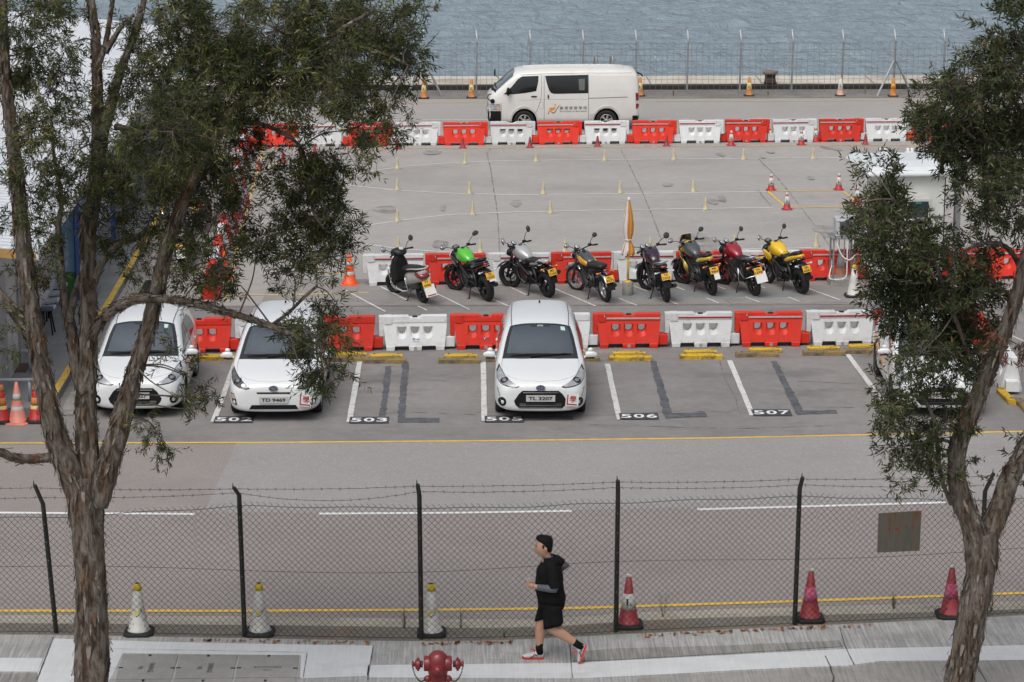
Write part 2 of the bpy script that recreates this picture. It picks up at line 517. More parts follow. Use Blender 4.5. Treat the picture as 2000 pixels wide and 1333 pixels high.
M_QUAY = ground_mat("quay_stone", (0.46, 0.42, 0.35), fine=0.1, patch=0.22, stain=(0.26, 0.22, 0.17), stain_amt=0.7, stain_scale=0.6, tint=(0.58, 0.55, 0.49))

QY = 91.0     # quay fence apron ends here
sheet("ground", [(-90, -30), (90, -30), (90, QY), (-90, QY)], 0.0, M_LOT)
Z1, Z2, Z3, Z4 = 0.004, 0.008, 0.012, 0.016
yb = G(1000, 596).y
sheet("training_yard", [(-60, yb), (60, yb), (60, 79.9), (-60, 79.9)], Z1, M_YARD)
sheet("motorcycle_bay", [(-4.6, 55.1), (9.3, 55.1), (9.3, 58.0), (-4.6, 58.0)], Z2, ground_mat("bay_asphalt", (0.245, 0.232, 0.22), fine=0.15, patch=0.14, stain=(0.13, 0.12, 0.11), stain_amt=0.6, stain_scale=0.6))
sheet("far_road", [(-60, 79.9), (60, 79.9), (60, 88.7), (-60, 88.7)], Z1, M_FARROAD)
yl = [G(-900, 870), G(0, 867), G(1000, 863), G(1400, 857), G(2000, 844), G(2900, 826)]
cl = [G(-900, 1001), G(0, 1002), G(620, 1003), G(1115, 998), G(1500, 991), G(1850, 982), G(2900, 950)]
kb = [G(-900, 1205), G(0, 1213), G(600, 1218), G(1000, 1222), G(1300, 1206), G(1650, 1196), G(2000, 1186), G(2900, 1150)]
sheet("road", yl + kb[::-1], Z1, M_ROADP)
sheet("road_patch", [G(462, 866.5), G(398, 1003)] + cl[2:] + [G(2900, 826), G(2000, 844), G(1400, 857), G(1000, 863)], Z2, M_ROADG)

# kerb strip under the fence, then the raised pavement
fl = [G(-900, 1226, .12), G(110, 1238, .12), G(478, 1244, .12), G(823, 1250, .12), G(1000, 1247, .12), G(1203, 1237, .12), G(1552, 1221, .12), G(1930, 1203, .12), G(2900, 1150, .12)]
flc = catmull(fl, 6)
def strip(name, A, B, z, m):
    mb = MB()
    n = 60
    def samp(P):
        P = [Vector((p[0], p[1], 0)) for p in P]
        L = [0]
        for a, b in zip(P[:-1], P[1:]): L.append(L[-1] + (b - a).length)
        out = []
        for i in range(n + 1):
            t = L[-1] * i / n; j = max(k for k in range(len(L)) if L[k] <= t + 1e-9); j = min(j, len(P) - 2)
            out.append(P[j].lerp(P[j + 1], (t - L[j]) / max(L[j + 1] - L[j], 1e-9)))
        return out
    a, b = samp(A), samp(B)
    vs = [(p.x, p.y, z) for p in a] + [(p.x, p.y, z) for p in b]
    mb.add(vs, [(i, i + 1, n + 2 + i, n + 1 + i) for i in range(n)], 0)
    o = mb.build(name, m, fixn=False)
    if o.data.polygons[0].normal.z < 0: o.data.flip_normals()
    return struct(o)
# kerb: a real step from the road to 0.11 m
mb = MB()
K = catmull([p for p in kb], 6)
rnd = random.Random(3)
rr = []
for p in K:
    j = rnd.uniform(-.02, .02)
    rr.append([(p.x, p.y + j, 0.0), (p.x, p.y - .03 + j, 0.10), (p.x, p.y - .06 + j, .112), (p.x, p.y - .42, .112), (p.x, p.y - .42, 0)])
mb.rings([[V(*q) for q in r] for r in rr], 0, False)
struct(mb.build("kerb", M_KERB))
back = [V(p.x, p.y - .41, 0) for p in K]
strip("gutter", back, [V(p.x, p.y - .10, 0) for p in flc], .114, M_SOIL)
pv = MB()
front = [V(p.x, p.y - .06, .12) for p in flc]
n = len(front)
pv.add([tuple(p) for p in front] + [(p.x, 10, .12) for p in front] + [(p.x, p.y, 0) for p in front],
       [(i, i + 1, n + i + 1, n + i) for i in range(n - 1)] + [(i, i + 1, 2 * n + i + 1, 2 * n + i) for i in range(n - 1)], 0)
pav = pv.build("pavement", M_PAVE, fixn=False)
for p_ in pav.data.polygons:
    if p_.normal.z < -0.5: p_.flip()
struct(pav)
def pav_sheet(name, px, z, m): return sheet(name, [G(x, y, .12) for x, y in px], z, m)
pav_sheet("pavement_paint", [(-300, 1284), (84, 1286), (74, 1313), (-300, 1312)], .124, M_PAVEW)
pav_sheet("pavement_paint", [(104, 1248), (300, 1254), (480, 1258), (729, 1262), (719, 1321), (586, 1326), (588, 1281), (240, 1277), (214, 1330), (200, 1380), (74, 1380), (74, 1313)], .124, M_PAVEW)
pav_sheet("pavement_paint", [(719, 1300), (900, 1298), (1110, 1296), (1350, 1284), (1660, 1268), (2000, 1261), (2400, 1250), (2400, 1280), (2000, 1290), (1720, 1292), (1655, 1301), (1600, 1303), (1530, 1306), (1440, 1310), (1300, 1318), (1130, 1326), (716, 1324)], .124, M_PAVEW)
pav_sheet("pavement_patch", [(1116, 1275), (1200, 1268), (1420, 1262), (1640, 1252), (1648, 1264), (1400, 1279), (1220, 1289), (1118, 1294)], .128, M_PAVED)
pav_sheet("pavement_patch", [(-300, 1318), (74, 1316), (74, 1400), (-300, 1400)], .124, M_PAVED)
pav_sheet("pavement_patch", [(1300, 1321), (1440, 1313), (1530, 1309), (1600, 1306), (1655, 1304), (1720, 1295), (2400, 1284), (2400, 1420), (1240, 1420), (1245, 1326)], .124, ground_mat("pavement_old_concrete", (0.27, 0.26, 0.245), fine=0.15, patch=0.16, stain=(0.15, 0.145, 0.135), stain_amt=0.6, streak=0.2, stain_scale=0.9))
# joints and cracks in the pavement
jm = MB()
def jl(px, w=.012, z=.133): ribbon(jm, densify([G(x, y, .12) for x, y in px], .12), w, z, 0, w * .3, len(jm.v))
jl([(104, 1247), (72, 1330)]); jl([(729, 1262), (718, 1330)]); jl([(1113, 1256), (1115, 1296), (1118, 1326)])
jl([(1640, 1228), (1650, 1262), (1668, 1300)]); jl([(1612, 1283), (1622, 1304)], .014)
jl([(1622, 1304), (1625, 1315), (1628, 1322), (1627, 1333), (1640, 1360)], .02); jl([(1905, 1296), (1930, 1340)]); jl([(590, 1326), (480, 1326), (210, 1330)], .01)
jl([(220, 1269), (590, 1276), (600, 1277), (592, 1325)], .007)
struct(jm.build("pavement_joints", mat("joint_dirt", (0.06, 0.055, 0.05), 0.9)))
# rust along the fence foot
rm = MB(); rnd = random.Random(11)
for i in range(220):
    px_ = rnd.choice([rnd.uniform(330, 720), rnd.uniform(820, 1000), rnd.uniform(1240, 1700), rnd.uniform(1240, 1700)])
    py_ = np.interp(px_, [0, 110, 478, 823, 1000, 1203, 1552, 1930], [1236, 1244, 1250, 1256, 1253, 1243, 1227, 1209]) + rnd.uniform(-2, 4)
    c = G(px_, py_, .12); a = rnd.uniform(.006, .032); b = rnd.uniform(.006, .06)
    rm.add([(c.x + a * math.cos(t) * rnd.uniform(.6, 1.2), c.y - .03 + b * math.sin(t) * rnd.uniform(.6, 1.3), .1362) for t in [k * math.pi / 4 for k in range(8)]], [tuple(range(8))], 0)
struct(rm.build("rust_stains", mat("rust", (0.26, 0.125, 0.06), 0.9, var=0.6, vscale=20), fixn=False))

# ---------------- painted lines
def line(name, px, w, z, m, jag=0.0, dens=0.4):
    mb = MB(); ribbon(mb, densify([G(x, y) for x, y in px], dens), w, z, 0, jag, int(px[0][0]))
    o = mb.build(name, m, fixn=False)
    if o.data.polygons[0].normal.z < 0: o.data.flip_normals()
    return struct(o)
line("yellow_road_line", [(-900, 870), (0, 867), (500, 866), (1000, 862), (1400, 857), (2000, 844), (2900, 826)], .085, Z3, PAINT_Y, .004)
line("yellow_road_line", [(-900, 1190), (0, 1194.5), (440, 1195), (820, 1193), (1100, 1190), (1500, 1178), (2000, 1160), (2900, 1120)], .10, Z3, PAINT_Y, .003)
for a in ([(-600, 1000), (0, 1003), (380, 1005.5)], [(623, 1005), (900, 1003), (1116, 999.5)], [(1362, 996.5), (1600, 990), (1846, 983)], [(2090, 976), (2600, 960)]):
    line("white_road_line", a, .095, Z3, PAINT_WF)
for a in ([(417, 825), (450, 735), (462, 703)], [(682, 826), (703, 705)], [(946, 824), (944, 708)], [(1210, 821), (1186, 712)], [(1470, 813), (1425, 705)], [(1740, 806), (1655, 693)]):
    line("bay_line", a, .105, Z3, PAINT_W, .004)
for a in ([(560, 236), (780, 235.5), (1340, 234), (1346, 233.6)], [(1463, 232.8), (1696, 232)], [(1900, 231), (2200, 229.5)]):
    line("far_lane_line", a, .10, Z3, PAINT_W)
line("far_edge_line", [(300, 206), (780, 202), (1300, 199), (1780, 197), (2300, 194)], .10, Z3, PAINT_YF, .01)
line("yard_edge_line", [(500, 292), (780, 291), (1300, 287), (1800, 284), (2400, 280)], .09, Z3, PAINT_YF, .01)
for a in ([(640, 352), (700, 338), (760, 330), (850, 321), (950, 316), (1100, 313.5), (1400, 311), (1660, 308.5), (1990, 305)],
          [(560, 350), (640, 358), (715, 366.5), (780, 373), (900, 379.5), (1000, 381.5), (1200, 380), (1500, 375)],
          [(600, 470), (700, 444), (780, 432), (870, 421), (980, 416), (1200, 411), (1510, 406.5)],
          [(600, 462), (695, 475), (780, 487), (850, 492), (950, 495.5), (1150, 494), (1434, 488), (1600, 485)]):
    line("white_course_line", a, .055, Z3, PAINT_WF, .004, .3)
for a in ([(1500, 374.5), (1640, 373)], [(1500, 375), (1538, 408)], [(1646, 374), (1690, 409)], [(1538, 407), (1690, 404)]):
    line("yellow_box_line", a, .07 if a[0][1] > 374.2 else .05, Z3, PAINT_Y)
for a in ([(516, 283), (470, 455), (440, 590)], [(560, 312), (513, 333)], [(440, 577), (560, 577), (720, 572)], [(585, 528), (690, 538)]):
    line("yellow_yard_line", a, .10, Z3, PAINT_YF, .01)
for a in ([(671, 566), (753, 610)], [(743, 561), (794, 587)], [(816, 599), (834, 607.5)], [(846, 571), (917, 606)], [(918, 566), (993, 599)], [(979, 554), (1028, 577)],
          [(1077, 562), (1163, 599)], [(1211, 550), (1267, 571)], [(1209, 584), (1244, 598)], [(1288, 582), (1323, 595)], [(1307, 556), (1337, 568)], [(1367, 578), (1404, 593)],
          [(1395, 558), (1417, 566)], [(1445, 577), (1483, 591)], [(1482, 559), (1494, 564)], [(1522, 575), (1562, 590)], [(1577, 564), (1641, 587)], [(1700, 560), (1780, 590)], [(1960, 650), (2010, 672)]):
    line("motorcycle_bay_line", a, .05, Z3, PAINT_W, .004)
# bitumen repairs
def patch(px, z=Z2):
    mb = MB()
    P = densify([G(x, y) for x, y in px + [px[0]]], .12)[:-1]
    rnd = random.Random(int(px[0][0]))
    mb.add([(p.x + rnd.uniform(-.018, .018), p.y + rnd.uniform(-.02, .02), z) for p in P], [tuple(range(len(P)))], 0)
    o = mb.build("bitumen_repair", PATCH_K, fixn=False)
    if o.data.polygons[0].normal.z < 0: o.data.flip_normals()
    struct(o)
patch([(753, 716), (764, 716), (753, 816), (741, 816)]); patch([(786, 710), (798, 710), (791, 817), (860, 817), (858, 826), (776, 826)])
patch([(1269, 706), (1281, 706), (1313, 808), (1379, 807), (1382, 815), (1298, 818)]); patch([(1505, 706), (1517, 706), (1569, 803), (1633, 802), (1636, 808), (1556, 811)])
patch([(1020, 815), (1120, 814), (1120, 821), (1020, 822)]); patch([(480, 815), (500, 770), (512, 770), (496, 822)]); patch([(262, 830), (280, 800), (290, 800), (275, 830)])
# dark joints across the yard
cm = MB()
for px_ in ([(958, 291), (951, 300), (958, 330), (966, 380), (972, 420), (975, 480), (978, 560)], [(1212, 292), (1230, 325), (1252, 370), (1275, 425), (1292, 470)],
            [(1480, 310), (1520, 350), (1560, 400), (1590, 440), (1608, 463), (1640, 510)], [(1480, 372), (1506, 404)], [(1440, 560), (1380, 520)], [(1430, 596), (1350, 545)], [(700, 592), (690, 520)]):
    ribbon(cm, densify([G(x, y) for x, y in px_], .18), .022, .010, 0, .016, int(px_[0][0]))
lc_ = MB()
for px_ in ([(1010, 806), (1180, 812), (1330, 803), (1420, 806), (1440, 800), (1700, 796)], [(1402, 690), (1415, 740), (1436, 775), (1445, 812)], [(640, 812), (800, 806), (930, 811)], [(1150, 830), (1430, 838), (1650, 832)], [(1500, 855), (1640, 846), (1760, 850)], [(430, 600), (900, 597), (1300, 596), (1700, 592)], [(1560, 745), (1700, 752)]):
    ribbon(lc_, densify([G(x, y) for x, y in px_], .12), .014, .0135, 0, .012, int(px_[0][0]) + 5)
struct(lc_.build("lot_cracks", mat("lot_crack", (0.165, 0.158, 0.152), 0.9, var=0.4, vscale=3), fixn=False))
struct(cm.build("yard_joints", mat("joint_tar", (0.185, 0.175, 0.165), 0.9, var=0.5, vscale=3), fixn=False))
sm = MB(); rnd = random.Random(5)
for x, y, a, b in ((752, 410, .35, .35), (865, 407, .09, .3), (1008, 398, .14, .35), (1620, 452, .42, .5), (1365, 470, .45, .55), (1390, 483, .4, .4), (1615, 289, .16, .25), (1636, 293, .12, .2), (1408, 303, .13, .2), (860, 478, .22, .3),
                   (1584, 349, .1, .2), (1410, 390, .12, .3), (1392, 395, .12, .3), (1304, 362, .15, .2), (540, 456, .2, .3), (1490, 308, .08, .2), (845, 299, .25, .3), (1505, 298, .1, .2)):
    zi = .0105 + .0007 * (len(sm.f)); c = G(x, y); k = 18; ph = [rnd.uniform(0, 6) for _ in range(3)]
    sm.add([(c.x + a * math.cos(t) * (1 + .18 * math.sin(2 * t + ph[0]) + .1 * math.sin(5 * t + ph[1])), c.y + b * 1.6 * math.sin(t) * (1 + .15 * math.sin(3 * t + ph[2])), zi) for t in [j * 2 * math.pi / k for j in range(k)]], [tuple(range(k))], 0)
struct(sm.build("yard_stains", mat("oil_stain", (0.265, 0.248, 0.23), 0.6, var=0.35, vscale=3), fixn=False))

# bay numbers: white figures on black
def bay_number(txt, px, py, w=.72, h=.46):
    c = G(px, py)
    mb = MB(); mb.add([(-w / 2, -h / 2, 0), (w / 2, -h / 2, 0), (w / 2, h / 2, 0), (-w / 2, h / 2, 0)], [(0, 1, 2, 3)], 0)
    for i, ch in enumerate(txt):
        add_text(mb, ch, .195, .27, lambda x, y, i=i: (x - .235 + .235 * i, y, .004), 1, 0.02)
    o = mb.build("bay_number", [PAINT_K, PAINT_WF], fixn=False, loc=(c.x, c.y, Z3 + .002)); struct(o)
for t, x, y in (("502", 457, 821), ("503", 721, 822), ("505", 985, 820), ("506", 1248, 814.5), ("507", 1507, 807.5)): bay_number(t, x, y)

# ---------------- quay edge
qm = MB()
qm.box((0, QY + 1.1, -1.5 + .11), (180, 2.2, 3.0 + .22), 0)
for x in range(-30, 32, 4):
    qm.box((x + .5, QY + 1.1, .222), (.03, 2.2, .012), 1)
struct(qm.build("quay", [M_QUAY, mat("quay_joint", (0.14, 0.12, 0.1), 0.9)]))
qm = MB(); qm.box((0, QY - .04, .10), (180, .08, .20), 0); struct(qm.build("quay_kerb_face", mat("quay_kerb_black", (0.02, 0.02, 0.02), 0.8, var=0.3)))  # near-black strip along the front of the quay step
ap = MB(); rnd = random.Random(2)
ap.add([(-90, 88.7, Z3), (90, 88.7, Z3), (90, QY - .08, Z3), (-90, QY - .08, Z3)], [(0, 1, 2, 3)], 0)
struct(ap.build("quay_apron", ground_mat("apron", (0.20, 0.19, 0.175), fine=0.15, patch=0.3, stain=(0.10, 0.10, 0.07), stain_amt=0.7, stain_scale=0.7), fixn=False))

# ---------------- water: a real wavy surface
def water():
    x0, x1, y0, y1 = -60.0, 62.0, QY + 2.0, 172.0
    nx, ny = 560, 340
    xs = np.linspace(x0, x1, nx); ys = np.linspace(y0, y1, ny)
    X, Y = np.meshgrid(xs, ys)
    rs = np.random.RandomState(4)
    Z = np.zeros_like(X)
    for i in range(70):
        lam = rs.uniform(0.8, 3.6); th = math.pi / 2 + rs.normal(0.15, 0.38); k = 2 * math.pi / lam
        ph = rs.uniform(0, 6.28); am = 0.011 * lam ** 0.9
        wx = 0.35 * np.sin(.13 * X + .21 * Y + i); wy = .35 * np.sin(.17 * X - .12 * Y + 2 * i)
        arg = k * ((X + wx) * math.cos(th) + (Y + wy) * math.sin(th)) + ph
        env = 0.6 + 0.4 * np.sin(.09 * X * math.sin(i) + .08 * Y + i * 1.7)
        Z += am * env * (np.sin(arg) + 0.25 * np.sin(2 * arg + .6))
    me = bpy.data.meshes.new("water")
    co = np.stack([X, Y, -2.5 + Z], -1).reshape(-1, 3)
    me.vertices.add(len(co)); me.vertices.foreach_set("co", co.ravel())
    idx = np.arange(nx * ny).reshape(ny, nx)
    q = np.stack([idx[:-1, :-1], idx[:-1, 1:], idx[1:, 1:], idx[1:, :-1]], -1).reshape(-1, 4)
    me.loops.add(q.size); me.loops.foreach_set("vertex_index", q.ravel())
    me.polygons.add(len(q)); me.polygons.foreach_set("loop_start", np.arange(0, q.size, 4)); me.polygons.foreach_set("loop_total", np.full(len(q), 4))
    me.polygons.foreach_set("use_smooth", np.ones(len(q), bool))
    me.update()
    m = bpy.data.materials.new("sea_water"); m.use_nodes = True; nt = m.node_tree; b = nt.nodes['Principled BSDF']
    b.inputs['Base Color'].default_value = (0.205, 0.262, 0.300, 1); b.inputs['Roughness'].default_value = 0.12; b.inputs['IOR'].default_value = 1.45
    tc = nt.nodes.new("ShaderNodeTexCoord"); mp = nt.nodes.new("ShaderNodeMapping"); mp.inputs['Scale'].default_value = (1.0, 0.8, 1)
    n1 = nt.nodes.new("ShaderNodeTexNoise"); n1.inputs['Scale'].default_value = 1.15; n1.inputs['Detail'].default_value = 5; n1.inputs['Roughness'].default_value = .58; n1.inputs['Distortion'].default_value = .5
    nt.links.new(tc.outputs['Object'], mp.inputs[0]); nt.links.new(mp.outputs[0], n1.inputs[0])
    bp = nt.nodes.new("ShaderNodeBump"); bp.inputs['Strength'].default_value = 1.0; bp.inputs['Distance'].default_value = 0.55
    nt.links.new(n1.outputs[0], bp.inputs['Height']); nt.links.new(bp.outputs[0], b.inputs['Normal'])
    me.materials.append(m)
    o = bpy.data.objects.new("water", me); COL.objects.link(o); struct(o)
    mb = MB(); mb.add([(-3000, QY + 2, -2.75), (3000, QY + 2, -2.75), (3000, 4500, -2.75), (-3000, 4500, -2.75)], [(0, 1, 2, 3)], 0)
    struct(mb.build("sea", m, fixn=False))
water()
# ------------------------------------------------------------------ water-filled barriers
def make_barrier(kind):
    """one unit, 1.30 m panel, upper tongue at -x, lower tongue at +x; front faces -y"""
    mb = MB()
    fy = lambda z: 0.205 - 0.12 * min(max((z - .10) / .46, 0), 1)     # half depth
    xl = lambda z: 0.655 - 0.085 * min(max((z - .10) / .44, 0), 1) if False else 0.60 + 0.05 * min(max((z - .10) / .44, 0), 1)
    # panel with three scooped hand holes, both faces
    zb, zt = .10, .56
    edges = [-.60, -.40, -.133, .133, .40, .60]
    def P(x, z, s_, inset=0.0):
        sc = xl(z) / .60
        return V(x * sc if abs(x) > .39 else x, s_ * (fy(z) - inset), z)
    for s_ in (-1, 1):
        for ci in range(5):
            xa, xb = edges[ci], edges[ci + 1]
            if ci in (0, 4):
                zz = [zb, .2, .3, .42, .5, zt]
                vs = [P(x, z, s_) for z in zz for x in (xa, xb)]
                mb.add(vs, [(2 * i, 2 * i + 1, 2 * i + 3, 2 * i + 2) for i in range(len(zz) - 1)], 0)
                continue
            cx = (xa + xb) / 2
            def D(w, ztop, zc, r, k=6):
                pts = [(cx - w, ztop), (cx, ztop), (cx + w, ztop)]
                pts += [(cx + r * math.cos(a), zc + r * math.sin(a)) for a in [-(math.pi) * i / (k + 1) for i in range(0, k + 2)]]
                return pts
            big = D(.098, .485, .335, .098); hole = D(.070, .475, .395, .070)
            # outer rectangle sampled to the same count, same angular order
            outer = []
            for (x, z) in big:
                dx, dz = x - cx, z - .38
                sx = ((xb - cx) / abs(dx)) if abs(dx) > 1e-6 else 1e9
                sz = ((zt - .38) / dz) if dz > 1e-6 else ((zb - .38) / dz if dz < -1e-6 else 1e9)
                t = min(sx, sz); outer.append((cx + dx * t, .38 + dz * t))
            # pull nearest points to the rectangle corners
            for cxn, czn in ((xa, zt), (xb, zt), (xa, zb), (xb, zb)):
                j = min(range(len(outer)), key=lambda q: (outer[q][0] - cxn) ** 2 + (outer[q][1] - czn) ** 2); outer[j] = (cxn, czn)
            n = len(big)
            vo = [P(x, z, s_, -0.0) for x, z in outer]; vr = [P(x * 1, z, s_, .0) for x, z in big]
            vh = [P(x, z, s_, .055 - .03 * (z - .33)) for x, z in hole]
            vm = [V(x, 0, z) for x, z in hole]
            mb.add(vo + vr, [(i, (i + 1) % n, n + (i + 1) % n, n + i) for i in range(n)], 0)
            mb.add(vr + vh, [(i, (i + 1) % n, n + (i + 1) % n, n + i) for i in range(n)], 0)
            mb.add(vh + vm, [(i, (i + 1) % n, n + (i + 1) % n, n + i) for i in range(n)], 0)
            if ci < 4 and ci > 0:
                for xr in ((xa,) if ci == 1 else (xa,)):
                    mb.add([P(xr - .014, z, s_, -.010 if False else -.008) for z in (.13, .52)] + [P(xr + .014, z, s_, -.008) for z in (.13, .52)], [(0, 1, 3, 2)], 0)
    # ends of the panel, underside
    for sx in (-1, 1):
        zz = [zb, .2, .3, .42, .5, zt]
        mb.add([V(sx * xl(z), s_ * fy(z), z) for z in zz for s_ in (-1, 1)], [(2 * i, 2 * i + 1, 2 * i + 3, 2 * i + 2) for i in range(len(zz) - 1)], 0)
    mb.add([V(-.6, -fy(zb), zb), V(.6, -fy(zb), zb), V(.6, fy(zb), zb), V(-.6, fy(zb), zb)], [(0, 1, 2, 3)], 0)
    # feet with the forklift gaps between
    for a, b in ((-.60, -.415), (-.135, .135), (.415, .60)):
        mb.rings([[V(a + .01, -.215, 0), V(b - .01, -.215, 0), V(b - .01, .215, 0), V(a + .01, .215, 0)],
                  [V(a, -.215, .085), V(b, -.215, .085), V(b, .215, .085), V(a, .215, .085)],
                  [V(a, -.205, .105), V(b, -.205, .105), V(b, .205, .105), V(a, .205, .105)]], 0, False)
    # top rail with the dip for the filler and the tongue
    prof = [(-.735, .56), (-.735, .70), (-.15, .70), (-.10, .665), (.10, .665), (.15, .70), (.652, .70), (.652, .56)]
    mb.prism(prof, -.098, .098, 0, lambda u, v, h: V(u, h * (1.0 if v < .6 else .92), v))
    mb.box((-.685, 0, .42), (.095, .19, .282), 0)
    mb.box((-.55, 0, .618), (.16, .225, .17), 0)          # end clamp block
    mb.box((.705, 0, .16), (.20, .26, .21), 0)
    body_mat = PLAST_R if kind[0] == 'r' else PLAST_W
    root = thing("water_barrier", "x", "barrier")
    mb.build("body", body_mat, root, bevel=.011)
    f = MB(); f.cyl((0, 0, .655), (0, 0, .682), .055, n=16); f.build("filler_cap", BLACKP, root)
    for s_ in (-1, 1):
        f = MB(); f.cyl((0, s_ * .222, .052), (0, s_ * .205, .052), .036, n=14); f.build("drain_plug", GREYCAP, root)
    if 's' in kind:
        for s_ in (-1, 1):
            f = MB(); f.box((.09, s_ * .1, .605), (1.10, .012, .030), 0)
            f.build("reflective_strip", STRIP_G if kind[0] == 'r' else STRIP_R, root)
            f = MB(); f.box((-.50, s_ * .1135, .655), (.014, .006, .05), 0)
            f.build("clip_slot", STRIP_G, root)
    if 'l' in kind:
        f = MB()
        for k_ in range(1):
            pl = lambda x, z: V(x, -fy(z) - .004, z)
            f.add([pl(-.03 + .028 * math.cos(a), .235 + .026 * math.sin(a)) for a in [i * math.pi / 8 for i in range(16)]], [tuple(range(16))], 0)
            f.add([V(-.05, -fy(.25) - .007, .25), V(-.04, -fy(.25) - .007, .25), V(-.028, -fy(.22) - .007, .222), V(-.016, -fy(.25) - .007, .25), V(-.007, -fy(.25) - .007, .25), V(-.024, -fy(.21) - .007, .212), V(-.032, -fy(.21) - .007, .212)], [tuple(range(7))], 1)
            f.add([pl(.004, .228), pl(.085, .228), pl(.085, .240), pl(.004, .240)], [(0, 1, 2, 3)], 0)
            f.add([pl(-.06, .182), pl(.085, .182), pl(.085, .189), pl(-.06, .189)], [(0, 1, 2, 3)], 0)
        f.build("maker_mark", [DKBLUE, PLAST_W], root)
    root.location = (0, 0, 0)
    CH[root.name] = kids(root)
    return root
PROTO = {}
JR = random.Random(77)
def barrier(kind, p, rz, label, group):
    p = Vector(p) + V(JR.uniform(-.012, .012), JR.uniform(-.03, .03), 0); rz += R(JR.uniform(-1.6, 1.6))
    if kind not in PROTO:
        o = make_barrier(kind); PROTO[kind] = o
        o.location = p; o.rotation_euler[2] = rz; o["label"] = label; o["group"] = group
        return o
    return dup(PROTO[kind], p, rz, label, group)
NTH = ["first", "second", "third", "fourth", "fifth", "sixth", "seventh", "eighth", "ninth", "tenth", "eleventh", "twelfth", "thirteenth", "fourteenth", "fifteenth", "sixteenth"]
def barrier_row(pa, pb, n, ks, flip, group, labels):
    a, b = Vector(pa), Vector(pb); d = (b - a)
    for i in range(n):
        p = a + d * (i / (n - 1)); rz = math.atan2(d.y, d.x) + (math.pi if flip else 0)
        barrier(ks[i], p, rz, labels[i], group)
# front row: centre of first unit (red at px 318..457) to the white one at 1575..1712
fa, fb = G(388, 690.5), G(1644, 675.5)
fk = ['r', 'w', 'r', 'wl', 'rl', 'w', 'rs', 'ws', 'rs', 'ws', 'rs']
step_ = (fb - fa) / 9
front_labels = ["plain red barrier between the two parked cars under the tree", "plain white barrier half hidden behind the left edge of the second car",
    "plain red barrier partly behind hanging leaves beside the second car", "white barrier with small blue mark in front of the scooter",
    "plain red barrier just left of the middle white car", "white barrier hidden behind the middle white car",
    "red barrier with grey strip just right of the middle white car", "white barrier with dark red strip behind bay 506",
    "red barrier with grey strip behind bay 507", "white barrier with dark red strip touching the far right car", "red barrier with grey strip hidden behind the far right car"]
barrier_row(fa + V(0, .2, 0), fa + step_ * 10 + V(0, .2, 0), 11, fk, False, "barriers behind the parked cars", front_labels)
ma, mb_ = G(771, 559), G(1626, 550)
st = (mb_ - ma) / 7
mk = ['ws', 'rs', 'ws', 'rs', 'ws', 'rs', 'ws', 'rs', 'ws', 'rs', 'rs']
mid_labels = ["white barrier behind the scooter's front wheel", "red barrier behind the green motorcycle", "white barrier behind the silver motorcycle",
    "red barrier behind the black and amber motorcycle", "white barrier behind the folded umbrella's pole", "red barrier between the two small yellow and dark motorcycles' front wheels",
    "white barrier behind the bright yellow motorcycle's tank", "red barrier behind the metal equipment stand", "white barrier hidden by the right tree beside the kiosk",
    "red barrier seen through leaves right of the kiosk", "red barrier at the right picture edge beyond the kiosk"]
barrier_row(ma + V(0, .2, 0), ma + st * 10 + V(0, .2, 0), 11, mk, False, "barriers in front of the motorcycles", mid_labels)
xa, xb = G(534, 288), G(1641, 278)
st = (xb - xa) / 12
xk = ['rs' if i % 2 == 0 else 'ws' for i in range(16)]
far_labels = ["%s barrier in the far row by the sea road, %s from its left end" % ("red" if i % 2 == 0 else "white", NTH[i]) for i in range(16)]
far_labels[4] = "red barrier in the far row just left of the van"; far_labels[5] = "white barrier in the far row under the van's nose"
far_labels[6] = "red barrier in the far row under the van's sliding door"; far_labels[7] = "white barrier in the far row under the van's rear wheel"
far_labels[8] = "red barrier in the far row just right of the van"
barrier_row(xa + V(0, .2, 0), xa + st * 15 + V(0, .2, 0), 16, xk, True, "far barriers along the sea road", far_labels)
la, lb = G(478, 300), G(415, 575)
dl = (lb - la); nl = 15
for i in range(nl):
    p = la + dl * (i / (nl - 1)); k = 'rs' if i % 2 == 0 else 'ws'
    barrier(k, p, math.atan2(dl.y, dl.x) + math.pi / 1, "%s barrier in the row running away behind the left tree, %s from the far end" % ("red" if k == 'rs' else "white", NTH[i]), "barriers beside the left walkway")
for i, (px, py, k, l) in enumerate(((1905, 690, 'rs', "red barrier leading toward the camera beside the far right car's nose"), (1952, 752, 'ws', "white barrier leading toward the camera at the right picture edge"))):
    q = G(2003, 818) - G(1900, 684)
    barrier(k, G(px + 12, py), math.atan2(q.y, q.x), l, "barriers on the right side of the bays")

# ------------------------------------------------------------------ cones
C_CREAM = mat("cone_cream", (0.47, 0.42, 0.27), 0.55, var=0.1, vscale=3, dirt=(0.38, 0.34, 0.25), dscale=4, damt=0.5)
C_MAROON = mat("cone_maroon", (0.27, 0.028, 0.038), 0.55, var=0.18, vscale=5, dirt=(0.33, 0.10, 0.10), dscale=5, damt=0.5)
C_RED = mat("cone_red", (0.42, 0.02, 0.02), 0.5, var=0.15, vscale=6)
C_WHITE = mat("cone_white_sleeve", (0.52, 0.52, 0.49), 0.45, var=0.08, vscale=7, dirt=(0.42, 0.40, 0.36), dscale=5, damt=0.5)
C_GREY = mat("cone_grey_sleeve", (0.40, 0.40, 0.39), 0.45, var=0.15, vscale=7)
C_PINK = mat("cone_pink_sleeve", (0.46, 0.05, 0.14), 0.5, var=0.3, vscale=9, dirt=(0.5, 0.42, 0.42), dscale=6, damt=0.8)
C_YEL = mat("cone_yellow", (0.55, 0.42, 0.02), 0.5, var=0.15, vscale=6)
